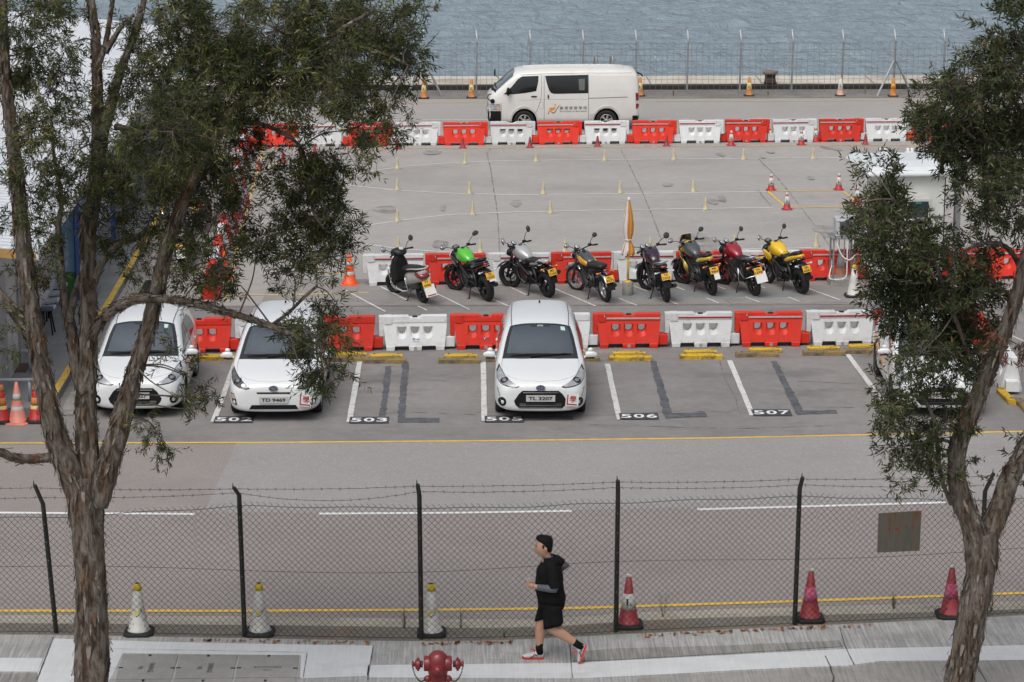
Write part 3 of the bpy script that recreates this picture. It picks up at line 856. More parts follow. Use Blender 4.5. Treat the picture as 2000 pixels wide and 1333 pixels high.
C_ORG = mat("cone_orange", (0.48, 0.17, 0.035), 0.65, var=0.25, vscale=6, dirt=(0.42, 0.30, 0.16), dscale=5, damt=0.7)
C_BORG = mat("cone_bright_orange", (0.78, 0.10, 0.02), 0.45, var=0.1)
C_PKORG = mat("cone_faded_orange", (0.62, 0.22, 0.17), 0.5, var=0.15, vscale=6)
C_BUFF = mat("cone_buff_sleeve", (0.60, 0.43, 0.17), 0.5, var=0.25, vscale=8, dirt=(0.62, 0.55, 0.42), dscale=6, damt=0.7)
def cone(h, rb, rt, base, bands, name="traffic_cone", basem=RUBBER, marks=None, lean=0):
    """bands: (from, to, material) fractions of the height above the base"""
    root = thing(name, "x", "cone")
    bw, bh = base
    b = MB()
    pts = []
    c_ = .28 * bw
    poly = [(-bw, -bw + c_), (-bw + c_, -bw), (bw - c_, -bw), (bw, -bw + c_), (bw, bw - c_), (bw - c_, bw), (-bw + c_, bw), (-bw, bw - c_)]
    b.rings([[V(x, y, 0) for x, y in poly], [V(x, y, bh * .6) for x, y in poly], [V(x * .9, y * .9, bh) for x, y in poly]], 0, False)
    b.build("base", basem, root)
    zz = lambda t: bh + (h - bh) * t
    rr = lambda t: rb + (rt - rb) * t
    for i, (a, c, m) in enumerate(bands):
        q = MB(); e = .004 if (i and m not in (bands[0][2],)) else 0.0
        pr = [(rr(a) + e, zz(a)), (rr((a + c) / 2) + e, zz((a + c) / 2)), (rr(c) + e, zz(c))]
        if a == 0: pr = [(rr(0) + .03, bh - .002), (rr(0) + .008, bh + .012)] + pr[1:]
        if c >= 1: pr += [(rr(1) * .8, zz(1) + .006)]
        q.lathe(pr, 20, 0); q.build("body" if i == 0 else ("tip" if c >= 1 else "sleeve"), m, root)
    if marks:
        q = MB()
        for (txt, tz, w, hh) in marks:
            vs, fs = text_mb(txt, w, hh, .03)
            r_ = rr((tz)) + .007
            out = []
            for v in vs:
                a = -math.pi / 2 + v.x / r_; z = zz(tz) + v.y; rz_ = rr((z - bh) / (h - bh)) + .008
                out.append((rz_ * math.cos(a), rz_ * math.sin(a), z))
            q.add(out, fs, 0)
        q.build("lettering", INK, root)
    CH[root.name] = kids(root)
    return root
CPROTO = {}
def put_cone(kind, p, label, group=None, rz=0.0, lean=0.0):
    if kind not in CPROTO:
        o = CONES[kind](); CPROTO[kind] = o; o.location = p; o.rotation_euler[2] = rz; o["label"] = label
        if group: o["group"] = group
    else: o = dup(CPROTO[kind], p, rz, label, group)
    return o
def logo_cone():
    o = cone(.72, .135, .042, (.20, .055), [(0, .93, C_WHITE), (.05, .13, C_YEL), (.865, 1.0, C_YEL)], basem=RUBBER)
    q = MB(); h, bh = .72, .055
    def on(u, v):
        z = v; r_ = .135 + (.042 - .135) * (z - bh) / (h - bh) + .006; a = -math.pi / 2 + u / r_
        return (r_ * math.cos(a), r_ * math.sin(a), z)
    q.add([on(.045 + .013 * math.cos(t), .385 + .015 * math.sin(t)) for t in [k * math.pi / 4 for k in range(8)]], [tuple(range(8))], 0)
    q.add([on(-.05, .335), on(-.02, .352), (on(.03, .362)), on(.028, .338), on(-.012, .318), on(-.052, .268), on(-.062, .276), on(-.036, .325)], [tuple(range(8))], 0)
    q.add([on(-.03, .285), on(-.012, .268), on(.03, .30), on(.072, .365), on(.062, .367), on(.028, .318), on(-.006, .286)], [tuple(range(7))], 1)
    for x in (-.055, .045): q.add([on(x + .022 * math.cos(t), .165 + .016 * math.sin(t)) for t in [k * math.pi / 4 for k in range(8)]], [tuple(range(8))], 0)
    q.build("emblem", [C_YEL, BLACKP], o)
    q = MB(); q.cyl((0, 0, .70), (0, 0, .728), .036, .034, 14); q.build("tip_hole", BLACKP, o)
    CH[o.name] = kids(o); return o
CONES = {
    'cream': lambda: cone(.34, .062, .022, (.085, .02), [(0, 1.0, C_CREAM)], basem=C_CREAM),
    'maroon_s': lambda: cone(.33, .075, .022, (.12, .02), [(0, 1.0, C_MAROON)], basem=C_MAROON),
    'redwhite': lambda: cone(.46, .095, .03, (.14, .03), [(0, .86, C_RED), (.28, .78, C_WHITE), (.86, 1.0, C_WHITE)], basem=C_MAROON, marks=[("L", .5, .05, .09)]),
    'quay': lambda: cone(.66, .115, .045, (.18, .05), [(0, 1.0, C_ORG), (.20, .70, C_BUFF)], marks=[("L", .48, .07, .11)]),
    'quay_pale': lambda: cone(.66, .115, .045, (.18, .05), [(0, 1.0, mat("cone_faded_pink", (0.55, 0.33, 0.24), .6, var=.2)), (.16, .9, C_WHITE)], marks=[("L", .52, .07, .11)]),
    'quay_orange': lambda: cone(.66, .115, .045, (.18, .05), [(0, 1.0, C_ORG), (.36, .66, mat("cone_amber_sleeve", (0.66, 0.30, 0.02), .5, var=.1))], marks=[("L", .5, .07, .11)]),
    'fence_maroon': lambda: cone(.74, .135, .032, (.20, .055), [(0, .965, C_MAROON), (.33, .63, C_PINK), (.965, 1.0, C_WHITE)]),
    'fence_maroon_l': lambda: cone(.74, .135, .032, (.20, .055), [(0, .965, C_MAROON), (.30, .62, C_WHITE), (.965, 1.0, C_WHITE)], marks=[("L", .46, .07, .10)]),
    'logo': logo_cone,
    'left_grey': lambda: cone(.76, .15, .03, (.21, .03), [(0, 1.0, C_PKORG), (.20, .40, C_GREY), (.56, .72, C_GREY)], basem=C_PKORG),
    'left_orange': lambda: cone(.72, .13, .045, (.19, .06), [(0, 1.0, C_RED), (.22, .40, C_BUFF), (.40, .62, C_ORG), (.80, .98, C_ORG)]),
    'orange': lambda: cone(.70, .15, .035, (.20, .03), [(0, 1.0, C_BORG), (.22, .42, C_GREY), (.62, .75, C_GREY)], basem=C_BORG),
    'whiteyellow': lambda: cone(.72, .135, .045, (.20, .06), [(0, .9, C_WHITE), (.1, .2, C_YEL), (.9, 1.0, C_YEL)]),
    'stand': lambda: cone(.70, .14, .05, (.2, .06), [(0, 1.0, mat("cone_weathered", (0.42, 0.20, 0.12), .6, var=.3)), (.42, .98, C_GREY)]),
}
gr = "cream cones along the riding course lines"
for i, (x, y) in enumerate([(776, 331), (908, 321), (1047, 317), (1181, 315), (1316, 313.5), (1452, 313), (1588, 312)]):
    put_cone('cream', G(x, y), "small cream cone on the farthest white course line, %s from the left" % NTH[i], gr)
for i, (x, y) in enumerate([(684, 350)]): put_cone('cream', G(x, y), "small cream cone at the left turn of the farthest course line", gr)
for i, (x, y) in enumerate([(776, 373), (917, 380), (1061, 381), (1211, 379), (1354, 376)]):
    put_cone('cream', G(x, y), "small cream cone on the second farthest white course line, %s from the left" % NTH[i], gr)
for i, (x, y) in enumerate([(776, 434), (923, 421), (1075, 418), (1226, 413), (1378, 411)]):
    put_cone('cream', G(x, y), "small cream cone on the third white course line, %s from the left" % NTH[i] if i != 3 else "small cream cone hidden behind the folded umbrella", gr)
for i, (x, y) in enumerate([(778, 490), (938, 495), (1103, 495), (1270, 490), (1434, 487), (1594, 483)]):
    put_cone('cream', G(x, y), "small cream cone just behind the motorcycle row barriers, %s from the left" % NTH[i], gr)
gr = "small dark red cones along the far yellow line"
for i, (x, y) in enumerate([(615, 304), (777, 292), (904, 290), (1035, 289), (1167, 287), (1302, 286), (1690, 282.5)]):
    put_cone('maroon_s', G(x, y), "small dark red cone before the far barriers, %s from the left" % NTH[i], gr)
for i, (x, y) in enumerate([(553, 318), (507, 333), (484, 403), (471, 428), (462, 456), (452, 480)]):
    put_cone('maroon_s', G(x, y), "small dark red cone behind the left tree, %s along the slanting yellow line" % NTH[i], "small dark red cones by the slanting yellow line")
gr = "red and white learner cones"
for (x, y), l in zip([(1428, 285), (1503, 277.5), (1565, 284), (1593, 277.5), (1506, 372.5), (1638, 371.5), (1537, 410), (1674, 398)],
                     ["red cone with white sleeve at the left foot of a far red barrier", "red cone with white sleeve wedged between far red and white barriers", "red cone with white sleeve before a far white barrier", "red cone with white sleeve tight against the far white barrier's right end",
                      "red and white cone on the yellow box's far left corner", "red and white cone on the yellow box's far right corner", "red and white cone on the yellow box's near left corner", "red and white cone beside the kiosk half hidden by leaves"]):
    put_cone('redwhite', G(x, y), l, gr)
gr = "weathered tall cones along the sea fence"
for k, x, y, l in (('quay', 828, 193, "weathered orange cone between the legs of the left fence brace"), ('quay', 921, 192, "weathered orange cone at the first post right of the left brace"), ('quay', 1250, 188.5, "weathered orange cone just behind the van's rear"),
                   ('quay', 1463, 188, "weathered orange and cream cone left of the mooring bollard"), ('quay_pale', 1641, 188, "bleached almost white cone at a sea fence post"), ('quay_orange', 1744, 189, "deep orange cone between the legs of the right fence brace")):
    put_cone(k, G(x, y), l, gr)
gr = "tall cones along the chain link fence"
for k, x, y, l in (('logo', 270, 1241, "white cone with yellow bands nearest the big left trunk"), ('logo', 507, 1241, "white cone with yellow bands right of the second fence post"), ('logo', 843, 1242, "white cone with yellow bands standing behind the hydrant"),
                   ('fence_maroon_l', 1228, 1226, "dark red cone with pale L sleeve nearest the jogger"), ('fence_maroon', 1583, 1214, "dark red cone with pink sleeve left of the rusty plate"), ('fence_maroon', 1858, 1207, "dark red cone with pink sleeve beside the right tree trunk")):
    put_cone(k, G(x, y, .116) + V(0, .08, 0), l, gr)
gr = "cones closing the walkway entrance"
put_cone('left_orange', G(4, 825), "red and orange cone cut off by the left picture edge", gr); put_cone('left_grey', G(35, 826), "faded orange and grey cone in the middle of the walkway entrance", gr); put_cone('left_orange', G(72, 824), "red and orange cone half hidden by the left limb", gr)
put_cone('orange', G(683, 556), "bright orange cone left of the scooter"); put_cone('orange', G(440, 545), "bright orange cone at the near end of the slanting barrier row")
put_cone('whiteyellow', G(1667, 580), "white cone with yellow foot band beside the equipment stand")
put_cone('stand', G(1641, 549), "weathered grey and rust cone under the equipment stand")

# ------------------------------------------------------------------ wheel stops
W_YEL = mat("timber_yellow_paint", (0.56, 0.36, 0.02), 0.7, var=0.2, vscale=7, dirt=(0.10, 0.07, 0.04), dscale=6, damt=0.9, bump=0.5)
W_OLD = mat("timber_weathered", (0.17, 0.13, 0.08), 0.85, var=0.4, vscale=8, dirt=(0.36, 0.24, 0.04), dscale=5, damt=0.6, bump=0.4)
def wheel_stop(px, py, L, m, label, rz=0.0, rnd=random.Random(9)):
    c = G(px, py); mb = MB(); n = 9
    rs = []
    for i in range(n):
        x = -L / 2 + L * i / (n - 1); j = lambda: rnd.uniform(-.006, .006)
        rs.append([V(x, -.075 + j(), .0), V(x, -.078 + j(), .075 + j()), V(x, -.05 + j(), .10 + j()), V(x, .05 + j(), .10 + j()), V(x, .078 + j(), .075 + j()), V(x, .075, 0)])
    mb.rings(rs, 0, False)
    for x in (-L * .36, L * .36): mb.cyl((x, 0, .09), (x, 0, .106), .02, n=8, m=1)
    o = mb.build("wheel_stop", [m, RUBBER], loc=(c.x, c.y, 0)); o.rotation_euler[2] = rz
    tag(o, label, "wheel stop", "timber wheel stops at the bay heads")
for i, (x, yf, mf, mk_, d) in enumerate([(423, 703, 'y', None, "between the two leftmost parked cars"), (682, 706, 'o', 'y', "beside the hanging leaves"), (752, 709, 'o', 'y', "at the head of bay 503"), (898, 709, 'o', 'y', "left of the middle white car"), (990, 706, 'o', 'o', "under the middle car's left side"), (1130, 705, 'o', 'y', "under the middle car's right side"),
                           (1230, 704, 'y', 'y', "at the head of bay 506"), (1369, 701, 'y', 'y', "right of bay 506's repair strip"), (1478, 697, 'o', 'y', "at the head of bay 507"), (1609, 694, 'o', 'y', "right of bay 507's repair strip"), (1690, 690, 'o', 'y', "under the rear of the far right car")]):
    nm = {'y': (W_YEL, "yellow painted"), 'o': (W_OLD, "weathered brown")}
    wheel_stop(x, yf, .86, nm[mf][0], "%s front timber stop %s" % (nm[mf][1], d))
    if mk_: wheel_stop(x + (2 if x < 1000 else -2) * (1 if x != 1478 else -8), yf - 8, .66, nm[mk_][0], "shorter %s rear timber %s" % (nm[mk_][1], d))
wheel_stop(1965, 779, .95, W_YEL, "yellow timber stop lying aslant beside the right white barrier", rz=R(-88)); wheel_stop(1999, 797, .8, W_OLD, "brown timber stop at the right picture edge", rz=R(-88))

# ------------------------------------------------------------------ sea fence
def sea_fence():
    root = thing("sea_fence", "tall grey post and wire mesh fence along the sea edge", "fence", (0, 0, 0))
    Y0 = 89.5
    xs = [atD(px, 187, Y0).x for px in (726, 827, 930, 1034, 1137, 1240, 1341, 1444, 1545, 1643, 1744, 1840, 1940, 2040)]
    d = xs[5] - xs[4]
    xs = [xs[0] - d * k for k in (8, 7, 6, 5, 4, 3, 2, 1)] + xs
    for i, x in enumerate(xs):
        mb = MB(); l = random.Random(i).uniform(.01, .04)
        mb.box((x + .02, Y0, .95), (.065, .065, 1.9), 0, (0, .012 + l * .3, 0))
        mb.tube([(x + .045, Y0, 1.86), (x + .01, Y0 + .22, 2.28)], .028, 6, 1)
        mb.box((x, Y0, .02), (.22, .2, .03), 0)
        mb.build("post", [STEEL, mat("bright_galvanised", (0.5, 0.51, 0.53), .5, metal=.3)], root)
    for px in (827, 1744):
        x = atD(px, 187, Y0).x + .03
        for s_ in (-1, 1):
            mb = MB(); mb.tube([(x + s_ * .04, Y0 - .04, 1.22), (x + s_ * .62, Y0 - .25, 0.0)], .042, 4, 0, False); mb.build("brace", STEEL, root)
    mb = MB(); x0, x1 = xs[0], xs[-1]; rnd = random.Random(6)
    n = int((x1 - x0) / .205)
    for i in range(n):
        x = x0 + i * .205 + rnd.uniform(-.01, .01); t = rnd.uniform(-.03, .03)
        mb.tube([(x, Y0 - .04, .12), (x + t, Y0 - .04 + t, 1.0), (x + t * .5, Y0 - .04, 1.86 + rnd.uniform(-.04, .06))], .0066, 3, 0, False, False)
    for k in range(9):
        z = .15 + k * .21
        pts = [(x0 + (x1 - x0) * i / 60, Y0 - .045, z + rnd.uniform(-.012, .012)) for i in range(61)]
        mb.tube(pts, .0062, 3, 0, False, False)
    mb.build("wire_mesh", mat("mesh_wire", (0.17, 0.17, 0.17), .6, metal=.3), root)
    mb = MB()
    for z, y in ((2.05, .1), (2.26, .2)):
        pts = [(x0 + (x1 - x0) * i / 80, Y0 + y, z - .02 * math.sin(i * 1.9) ** 2) for i in range(81)]
        mb.tube(pts, .004, 3, 0, False, False)
    mb.build("top_wire", MATS["mesh_wire"], root)
sea_fence()
def bollard():
    c = G(1504, 163, .22); root = thing("mooring_bollard", "rusty black cast iron mooring bollard on the quay edge", "bollard", c)
    mb = MB(); mb.lathe([(.24, 0), (.21, .06), (.19, .2), (.195, .32)], 20); mb.build("shaft", mat("rusty_iron", (0.035, 0.022, 0.018), .8, var=.4, vscale=5, dirt=(.12, .06, .03), dscale=4, damt=.6), root)
    mb = MB(); mb.lathe([(.2, .31), (.27, .34), (.275, .42), (.25, .44), (.1, .445)], 20); mb.build("cap", mat("worn_iron_cap", (0.16, 0.125, 0.10), .8, var=.3), root)
bollard()
lr = thing("quay_ladder", "pair of curved steel ladder handrails rising over the quay behind the van", "ladder", G(1178, 165, .22))
lc = Vector(lr.location)
for px in (1163, 1195):
    x = G(px, 165, .22).x - lc.x; mb = MB()
    mb.tube(catmull([(x, 1.2, -.4), (x, 1.15, .55), (x + .04, .95, .86), (x + .06, .7, .82), (x + .06, .62, .3), (x + .06, .62, 0)], 5), .04, 8, 0); mb.build("handrail", STEEL, lr)
lm = MB()
for k in range(2): lm.tube([(G(1163, 165, .22).x - lc.x, 1.2, -.3 + k * .3), (G(1195, 165, .22).x - lc.x, 1.2, -.3 + k * .3)], .02, 6)
lm.build("rung", STEEL, lr)

# ------------------------------------------------------------------ chain link fence on the pavement edge
def chain_fence():
    root = thing("chain_link_fence", "dark green chain link fence with barbed wire beside the pavement", "fence")
    m_post = mat("fence_post_green", (0.018, 0.022, 0.019), .55, var=.25, vscale=8, dirt=(.08, .05, .03), dscale=6, damt=.4)
    m_wire = mat("fence_wire_green", (0.014, 0.016, 0.015), .7, spec=.2)
    pts = [Vector((p.x, p.y - .015, .12)) for p in flc if -13 < p.x < 16]
    L = [0]
    for a, b in zip(pts[:-1], pts[1:]): L.append(L[-1] + (b - a).length)
    def at(s):
        s = min(max(s, 0), L[-1]); j = max(k for k in range(len(L)) if L[k] <= s + 1e-9); j = min(j, len(pts) - 2)
        return pts[j].lerp(pts[j + 1], (s - L[j]) / (L[j + 1] - L[j]))
    def s_of(x):
        for j in range(len(pts) - 1):
            if pts[j].x <= x <= pts[j + 1].x: return L[j] + (x - pts[j].x) / (pts[j + 1].x - pts[j].x) * (L[j + 1] - L[j])
    posts = []
    for px, py, tx, ty, cx, cy in ((110, 1236, 84, 985, 70, 941), (478, 1243, 467, 968, 458, 946), (823, 1248, 819, 968, 816, 940), (1203, 1234, 1207, 960, 1206, 932), (1552, 1220, 1562, 955, 1566, 926), (1910, 1205, 1924, 960, 1938, 918)):
        b = G(px, py, .12); bend = atD(tx, ty, b.y); tip = atD(cx, cy, b.y + .0)
        tip = bend + V((tip.x - bend.x), -.10, max(tip.z - bend.z - .02, .12))
        posts.append((b, bend, tip))
    ends = (posts[0], posts[-1])
    for dx in (-2.75, 2.7):
        b0, be0, ti0 = ends[0] if dx < 0 else ends[1]
        q = at(s_of(b0.x + dx)); off = q - b0
        posts.append((b0 + off, be0 + off, ti0 + off))
    posts.sort(key=lambda p: p[0].x)
    for b, be, ti in posts:
        mb = MB()
        mb.tube([b, be, ti], [.034, .032, .028], 4, 0, False)
        mb.tube([ti - V(.012, 0, .02), ti + V(-.012, -.01, .07)], [.012, .003], 4, 0, False)
        for k in range(6): mb.box(b.lerp(be, .15 + k * .14) + V(0, -.034, 0), (.012, .01, .012), 1)
        mb.build("post", [m_post, STEEL], root)
    # height of the mesh top along the run (sags between posts)
    topz = [(p[0].x, p[1].z - .13 + d) for p, d in zip(posts, [0, -.02, 0.02, 0, .02, .06, .03, 0])]
    def top(x): return float(np.interp(x, [t[0] for t in topz], [t[1] for t in topz])) - .02 * math.sin(x * 2.1) ** 2
    # woven wires: each one zigzags up its own column
    W, Hh = .0885, .0445
    ncol = int(L[-1] / W); vs, fs = [], []
    rr_ = .0036
    rnd = random.Random(8)
    for c in range(ncol):
        for s_ in (0,):
            pass
        s0 = c * W
        p0 = at(s0); zt = top(p0.x); nz = int((zt - .13) / Hh)
        hh = (zt - .13) / nz
        path = []
        for k in range(nz + 1):
            z = .13 + k * hh
            wob = .012 * noise.noise(Vector((s0 * .8, z * 2, 0)))
            wz = .012 * noise.noise(Vector((s0 * 1.1, z * 1.5, 5)))
            if z < .45: wob += .02 * noise.noise(Vector((s0 * 2.5, z * 5, 2)))
            q = at(s0 + (W * .52 if k % 2 else -W * .02) + wob)
            path.append(Vector((q.x, q.y + (.004 if k % 2 else -.004), z + wz)))
        # both neighbouring columns share the crossings
        o = len(vs)
        for i, p in enumerate(path):
            vs += [p + V(rr_, 0, 0), p + V(-rr_ * .5, -rr_ * .87, 0), p + V(-rr_ * .5, rr_ * .87, 0)]
        for i in range(len(path) - 1):
            a, b = o + 3 * i, o + 3 * i + 3
            for j in range(3): fs.append((a + j, a + (j + 1) % 3, b + (j + 1) % 3, b + j))
        path2 = []
        for k in range(nz + 1):
            p = path[k]; q = at(s0 + (W * .48 if k % 2 else W * 1.02)); w_ = (p - at(s0 + (W * .52 if k % 2 else -W * .02))).x
            path2.append(Vector((q.x + w_, q.y + (-.004 if k % 2 else .004), p.z)))
        path2.append(path2[-1] + V((W * .45 if nz % 2 == 0 else -W * .45) * (-1), 0, .035))
        o = len(vs)
        for i, p in enumerate(path2):
            vs += [p + V(rr_, 0, 0), p + V(-rr_ * .5, -rr_ * .87, 0), p + V(-rr_ * .5, rr_ * .87, 0)]
        for i in range(len(path2) - 1):
            a, b = o + 3 * i, o + 3 * i + 3
            for j in range(3): fs.append((a + j, a + (j + 1) % 3, b + (j + 1) % 3, b + j))
    mb = MB(); mb.v = [tuple(v) for v in vs]; mb.f = fs; mb.m = [0] * len(fs); mb.sm = [True] * len(fs)
    mb.build("wire_mesh", m_wire, root, fixn=False)
    mb = MB()
    sx = [s_ for s_ in np.linspace(0, L[-1], 220)]
    mb.tube([at(s_) + V(0, -.008, top(at(s_).x) - .12 - .02) for s_ in sx], .0032, 4, 0, True, False)
    mb.tube([at(s_) + V(0, -.008, .98 + .035 * math.sin(at(s_).x * .9) + .03 * math.sin(at(s_).x * .37 + 1)) for s_ in sx], .0028, 4, 0, True, False)
    mb.tube([at(s_) + V(0, -.008, .035) for s_ in sx], .0028, 4, 0, True, False)
    mb.build("tension_wire", m_wire, root)
    # two barbed strands
    for lev in (0, 1):
        mb = MB()
        for (a, b) in zip(posts[:-1], posts[1:]):
            A = (a[1].lerp(a[2], .35 + .5 * lev)); B = (b[1].lerp(b[2], .35 + .5 * lev))
            sag = (.03, .02)[lev] if not (lev == 0 and abs(a[0].x + 3.1) < .8) else .12
            k = 40; P = []
            for i in range(k + 1):
                t = i / k; p = A.lerp(B, t) - V(0, 0, sag * 4 * t * (1 - t)); P.append(p + V(0, 0, rnd.uniform(-.003, .003)))
            mb.tube(P, .0030, 4, 0, True, False)
            for i in range(1, k, 2):
                p = P[i]
                for q in range(3):
                    d = V(rnd.uniform(-.6, .6), rnd.uniform(-1, 1), rnd.uniform(-1, 1)).normalized() * .028
                    mb.tube([p - d, p + d], [.0018, .0018], 3, 0, False, False)
        mb.build("barbed_wire", mat("barbed_wire", (0.05, 0.045, 0.042), .6, metal=.3, var=.3), root)
    return at, s_of
fence_at, fence_s = chain_fence()
def rusty_plate():
    b = G(1757, 1213, .12)
    c0, c1, c2, c3 = [atD(x, y, b.y - .05) for x, y in ((1713, 1080), (1796, 1076), (1800, 998), (1716, 1003))]
    m = bpy.data.materials.new("rusty_sheet"); m.use_nodes = True; nt = m.node_tree; bs = nt.nodes['Principled BSDF']; bs.inputs['Roughness'].default_value = .75
    tc = nt.nodes.new("ShaderNodeTexCoord"); mp = nt.nodes.new("ShaderNodeMapping"); mp.inputs['Scale'].default_value = (14, 1, 2.0)
    n = nt.nodes.new("ShaderNodeTexNoise"); n.inputs['Scale'].default_value = 1.2; n.inputs['Detail'].default_value = 7
    cr = nt.nodes.new("ShaderNodeValToRGB"); cr.color_ramp.elements[0].position = .40; cr.color_ramp.elements[0].color = (.085, .078, .064, 1)
    cr.color_ramp.elements[1].position = .70; cr.color_ramp.elements[1].color = (.12, .055, .018, 1)
    e = cr.color_ramp.elements.new(.54); e.color = (.10, .09, .072, 1)
    nt.links.new(tc.outputs['Object'], mp.inputs[0]); nt.links.new(mp.outputs[0], n.inputs[0]); nt.links.new(n.outputs[0], cr.inputs[0]); nt.links.new(cr.outputs[0], bs.inputs['Base Color'])
    mb = MB(); q = [c0, c1, c2, c3]
    mb.add(q + [v + V(0, .008, 0) for v in q], [(0, 1, 2, 3), (7, 6, 5, 4), (0, 4, 5, 1), (1, 5, 6, 2), (2, 6, 7, 3), (3, 7, 4, 0)], 0)
    P = lambda u, v: c0.lerp(c1, u).lerp(c3.lerp(c2, u), v) + V(0, -.006, 0)
    for u, v, r in ((.26, .60, .035), (.43, .58, .038), (.66, .62, .034), (.82, .63, .03)):
        mb.add([P(u + r * math.cos(t), v + r * .8 * math.sin(t)) for t in [k * math.pi / 5 for k in range(10)]], [tuple(range(10))], 1)
    o = mb.build("metal_plate", [m, mat("red_spot", (.22, .03, .022), .8)], fixn=False)
    tag(o, "square rust streaked metal plate hung on the chain link fence", "plate")
rusty_plate()
# weeds and twigs at the fence foot
def weed(px, py, h, n, seed):
    rnd = random.Random(seed); c = G(px, py, .114); mb = MB()
    for i in range(n):
        a = rnd.uniform(0, 6.28); l = rnd.uniform(.1, .28) * h; hh = rnd.uniform(.5, 1) * h
        d = V(math.cos(a), math.sin(a), 0)
        s_ = V(-d.y, d.x, 0) * .003
        p0, p1, p2 = V(0, 0, 0) + d * .01, d * l * .5 + V(0, 0, hh * .6), d * l + V(0, 0, hh)
        mb.add([p0 - s_, p0 + s_, p1 - s_, p1 + s_, p2], [(0, 1, 3, 2), (2, 3, 4)], 0)
    o = mb.build("weed", mat("weed_green", (0.14, 0.135, 0.06), .7, var=.4, vscale=9), loc=c, fixn=False)
    return o
for i, (x, y, h, n, l) in enumerate([(790, 1228, .38, 14, "thin weed behind the fence left of the hydrant"), (900, 1226, .35, 12, "thin weed behind the fence right of the hydrant"), (1295, 1206, .5, 16, "tall thin weed right of the L sleeve cone"), (1745, 1190, .28, 26, "leafy weed under the rusty plate"),
                                   (985, 1246, .12, 30, "low weed at the fence foot behind the jogger's leg"), (1935, 1195, .3, 20, "tuft of weed right of the right trunk"), (1315, 188, .25, 30, "weed tuft at the sea fence left of the bollard"), (1500, 188, .22, 30, "weed tuft on the quay apron under the bollard"), (1690, 184, .6, 14, "dry stalks by the right fence brace")]):
    tag(weed(x, y, h, n, i), l, "weed", "weeds at the fences")
# ------------------------------------------------------------------ cars and van
def body_mesh(name, st, arches, paint, parent, under=BLACKP):
    """lofted shell from half profiles, smoothed, with wheel arches cut out"""
    mb = MB(); rs = []
    for y, prof in st:
        half = [V(x, y, z) for x, z in prof]
        ring = half + [V(-p.x, p.y, p.z) for p in half[-2:0:-1]]
        rs.append(ring)
    mb.rings(rs, 0, True)
    ob = mb.build(name, [paint, under], parent)
    sub = ob.modifiers.new("smooth", 'SUBSURF'); sub.levels = sub.render_levels = 2
    cuts = []
    for (x, y, z, r) in arches:
        c = MB(); c.cyl((x - .25, y, z), (x + .25, y, z), r, n=28, m=0)
        co = c.build("cutter", [under]); cuts.append(co)
    for co in cuts:
        b = ob.modifiers.new("arch", 'BOOLEAN'); b.operation = 'DIFFERENCE'; b.object = co; b.solver = 'EXACT'
        b.material_mode = 'TRANSFER'
    dg = bpy.context.evaluated_depsgraph_get()
    me = bpy.data.meshes.new_from_object(ob.evaluated_get(dg), depsgraph=dg)
    ob.modifiers.clear(); old = ob.data; ob.data = me; me.name = name
    for co in cuts: bpy.data.objects.remove(co)
    for p in me.polygons: p.use_smooth = p.material_index == 0 or True
    return ob

def wheel(parent, x, y, r, w, side, name="wheel", spokes=5, rimr=.66, tyre_w=None, rimmat=None, turn=0.0):
    rimmat = rimmat or ALLOY
    root = MB(); R0 = r - .5 * (r * (1 - rimr)); rt = r * (1 - rimr) * .5
    # tyre as a lathe around x
    M = Matrix.Rotation(R(90), 3, 'Y')
    pr = [(r * rimr, -w / 2 * .8), (r * .9, -w / 2), (r * .985, -w / 2 * .8), (r, 0), (r * .985, w / 2 * .8), (r * .9, w / 2), (r * rimr, w / 2 * .8), (r * rimr, -w / 2 * .8)]
    root.lathe(pr, 32, 0, (0, 0, 0), M)
    tyre = root.build(name, RUBBER, parent, loc=(x, y, r)); tyre.rotation_euler[2] = turn
    rim = MB()
    for s_ in ((side,) if side else (-1, 1)):
        off = s_ * w * .40
        rr = r * rimr
        rim.lathe([(rr, off - s_ * .012), (rr * 1.03, off), (rr * .93, off + s_ * .004), (rr * .9, off - s_ * .03)], 28, 0, (0, 0, 0), M, True, False)
        rim.lathe([(rr * .92, off - s_ * .05), (0.01, off - s_ * .05)], 20, 1, (0, 0, 0), M)
        for k in range(spokes):
            a = 2 * math.pi * k / spokes + .3
            d = V(0, math.cos(a), math.sin(a)); t = V(0, -math.sin(a), math.cos(a))
            p0, p1 = d * rr * .15, d * rr * .95
            w0, w1 = rr * .13, rr * .17
            o = V(off - s_ * .01, 0, 0); o2 = V(off - s_ * .03, 0, 0)
            vs = [p0 - t * w0 + o, p0 + t * w0 + o, p1 + t * w1 + o, p1 - t * w1 + o, p0 - t * w0 + o2, p0 + t * w0 + o2, p1 + t * w1 + o2, p1 - t * w1 + o2]
            rim.add(vs, [(0, 1, 2, 3), (7, 6, 5, 4), (0, 4, 5, 1), (1, 5, 6, 2), (2, 6, 7, 3), (3, 7, 4, 0)], 0)
        rim.lathe([(rr * .2, off - s_ * .03), (rr * .2, off - s_ * .004), (rr * .1, off), (.002, off)], 14, 0, (0, 0, 0), M)
    rim.build("rim", [rimmat, BLACKP], tyre)
    return tyre

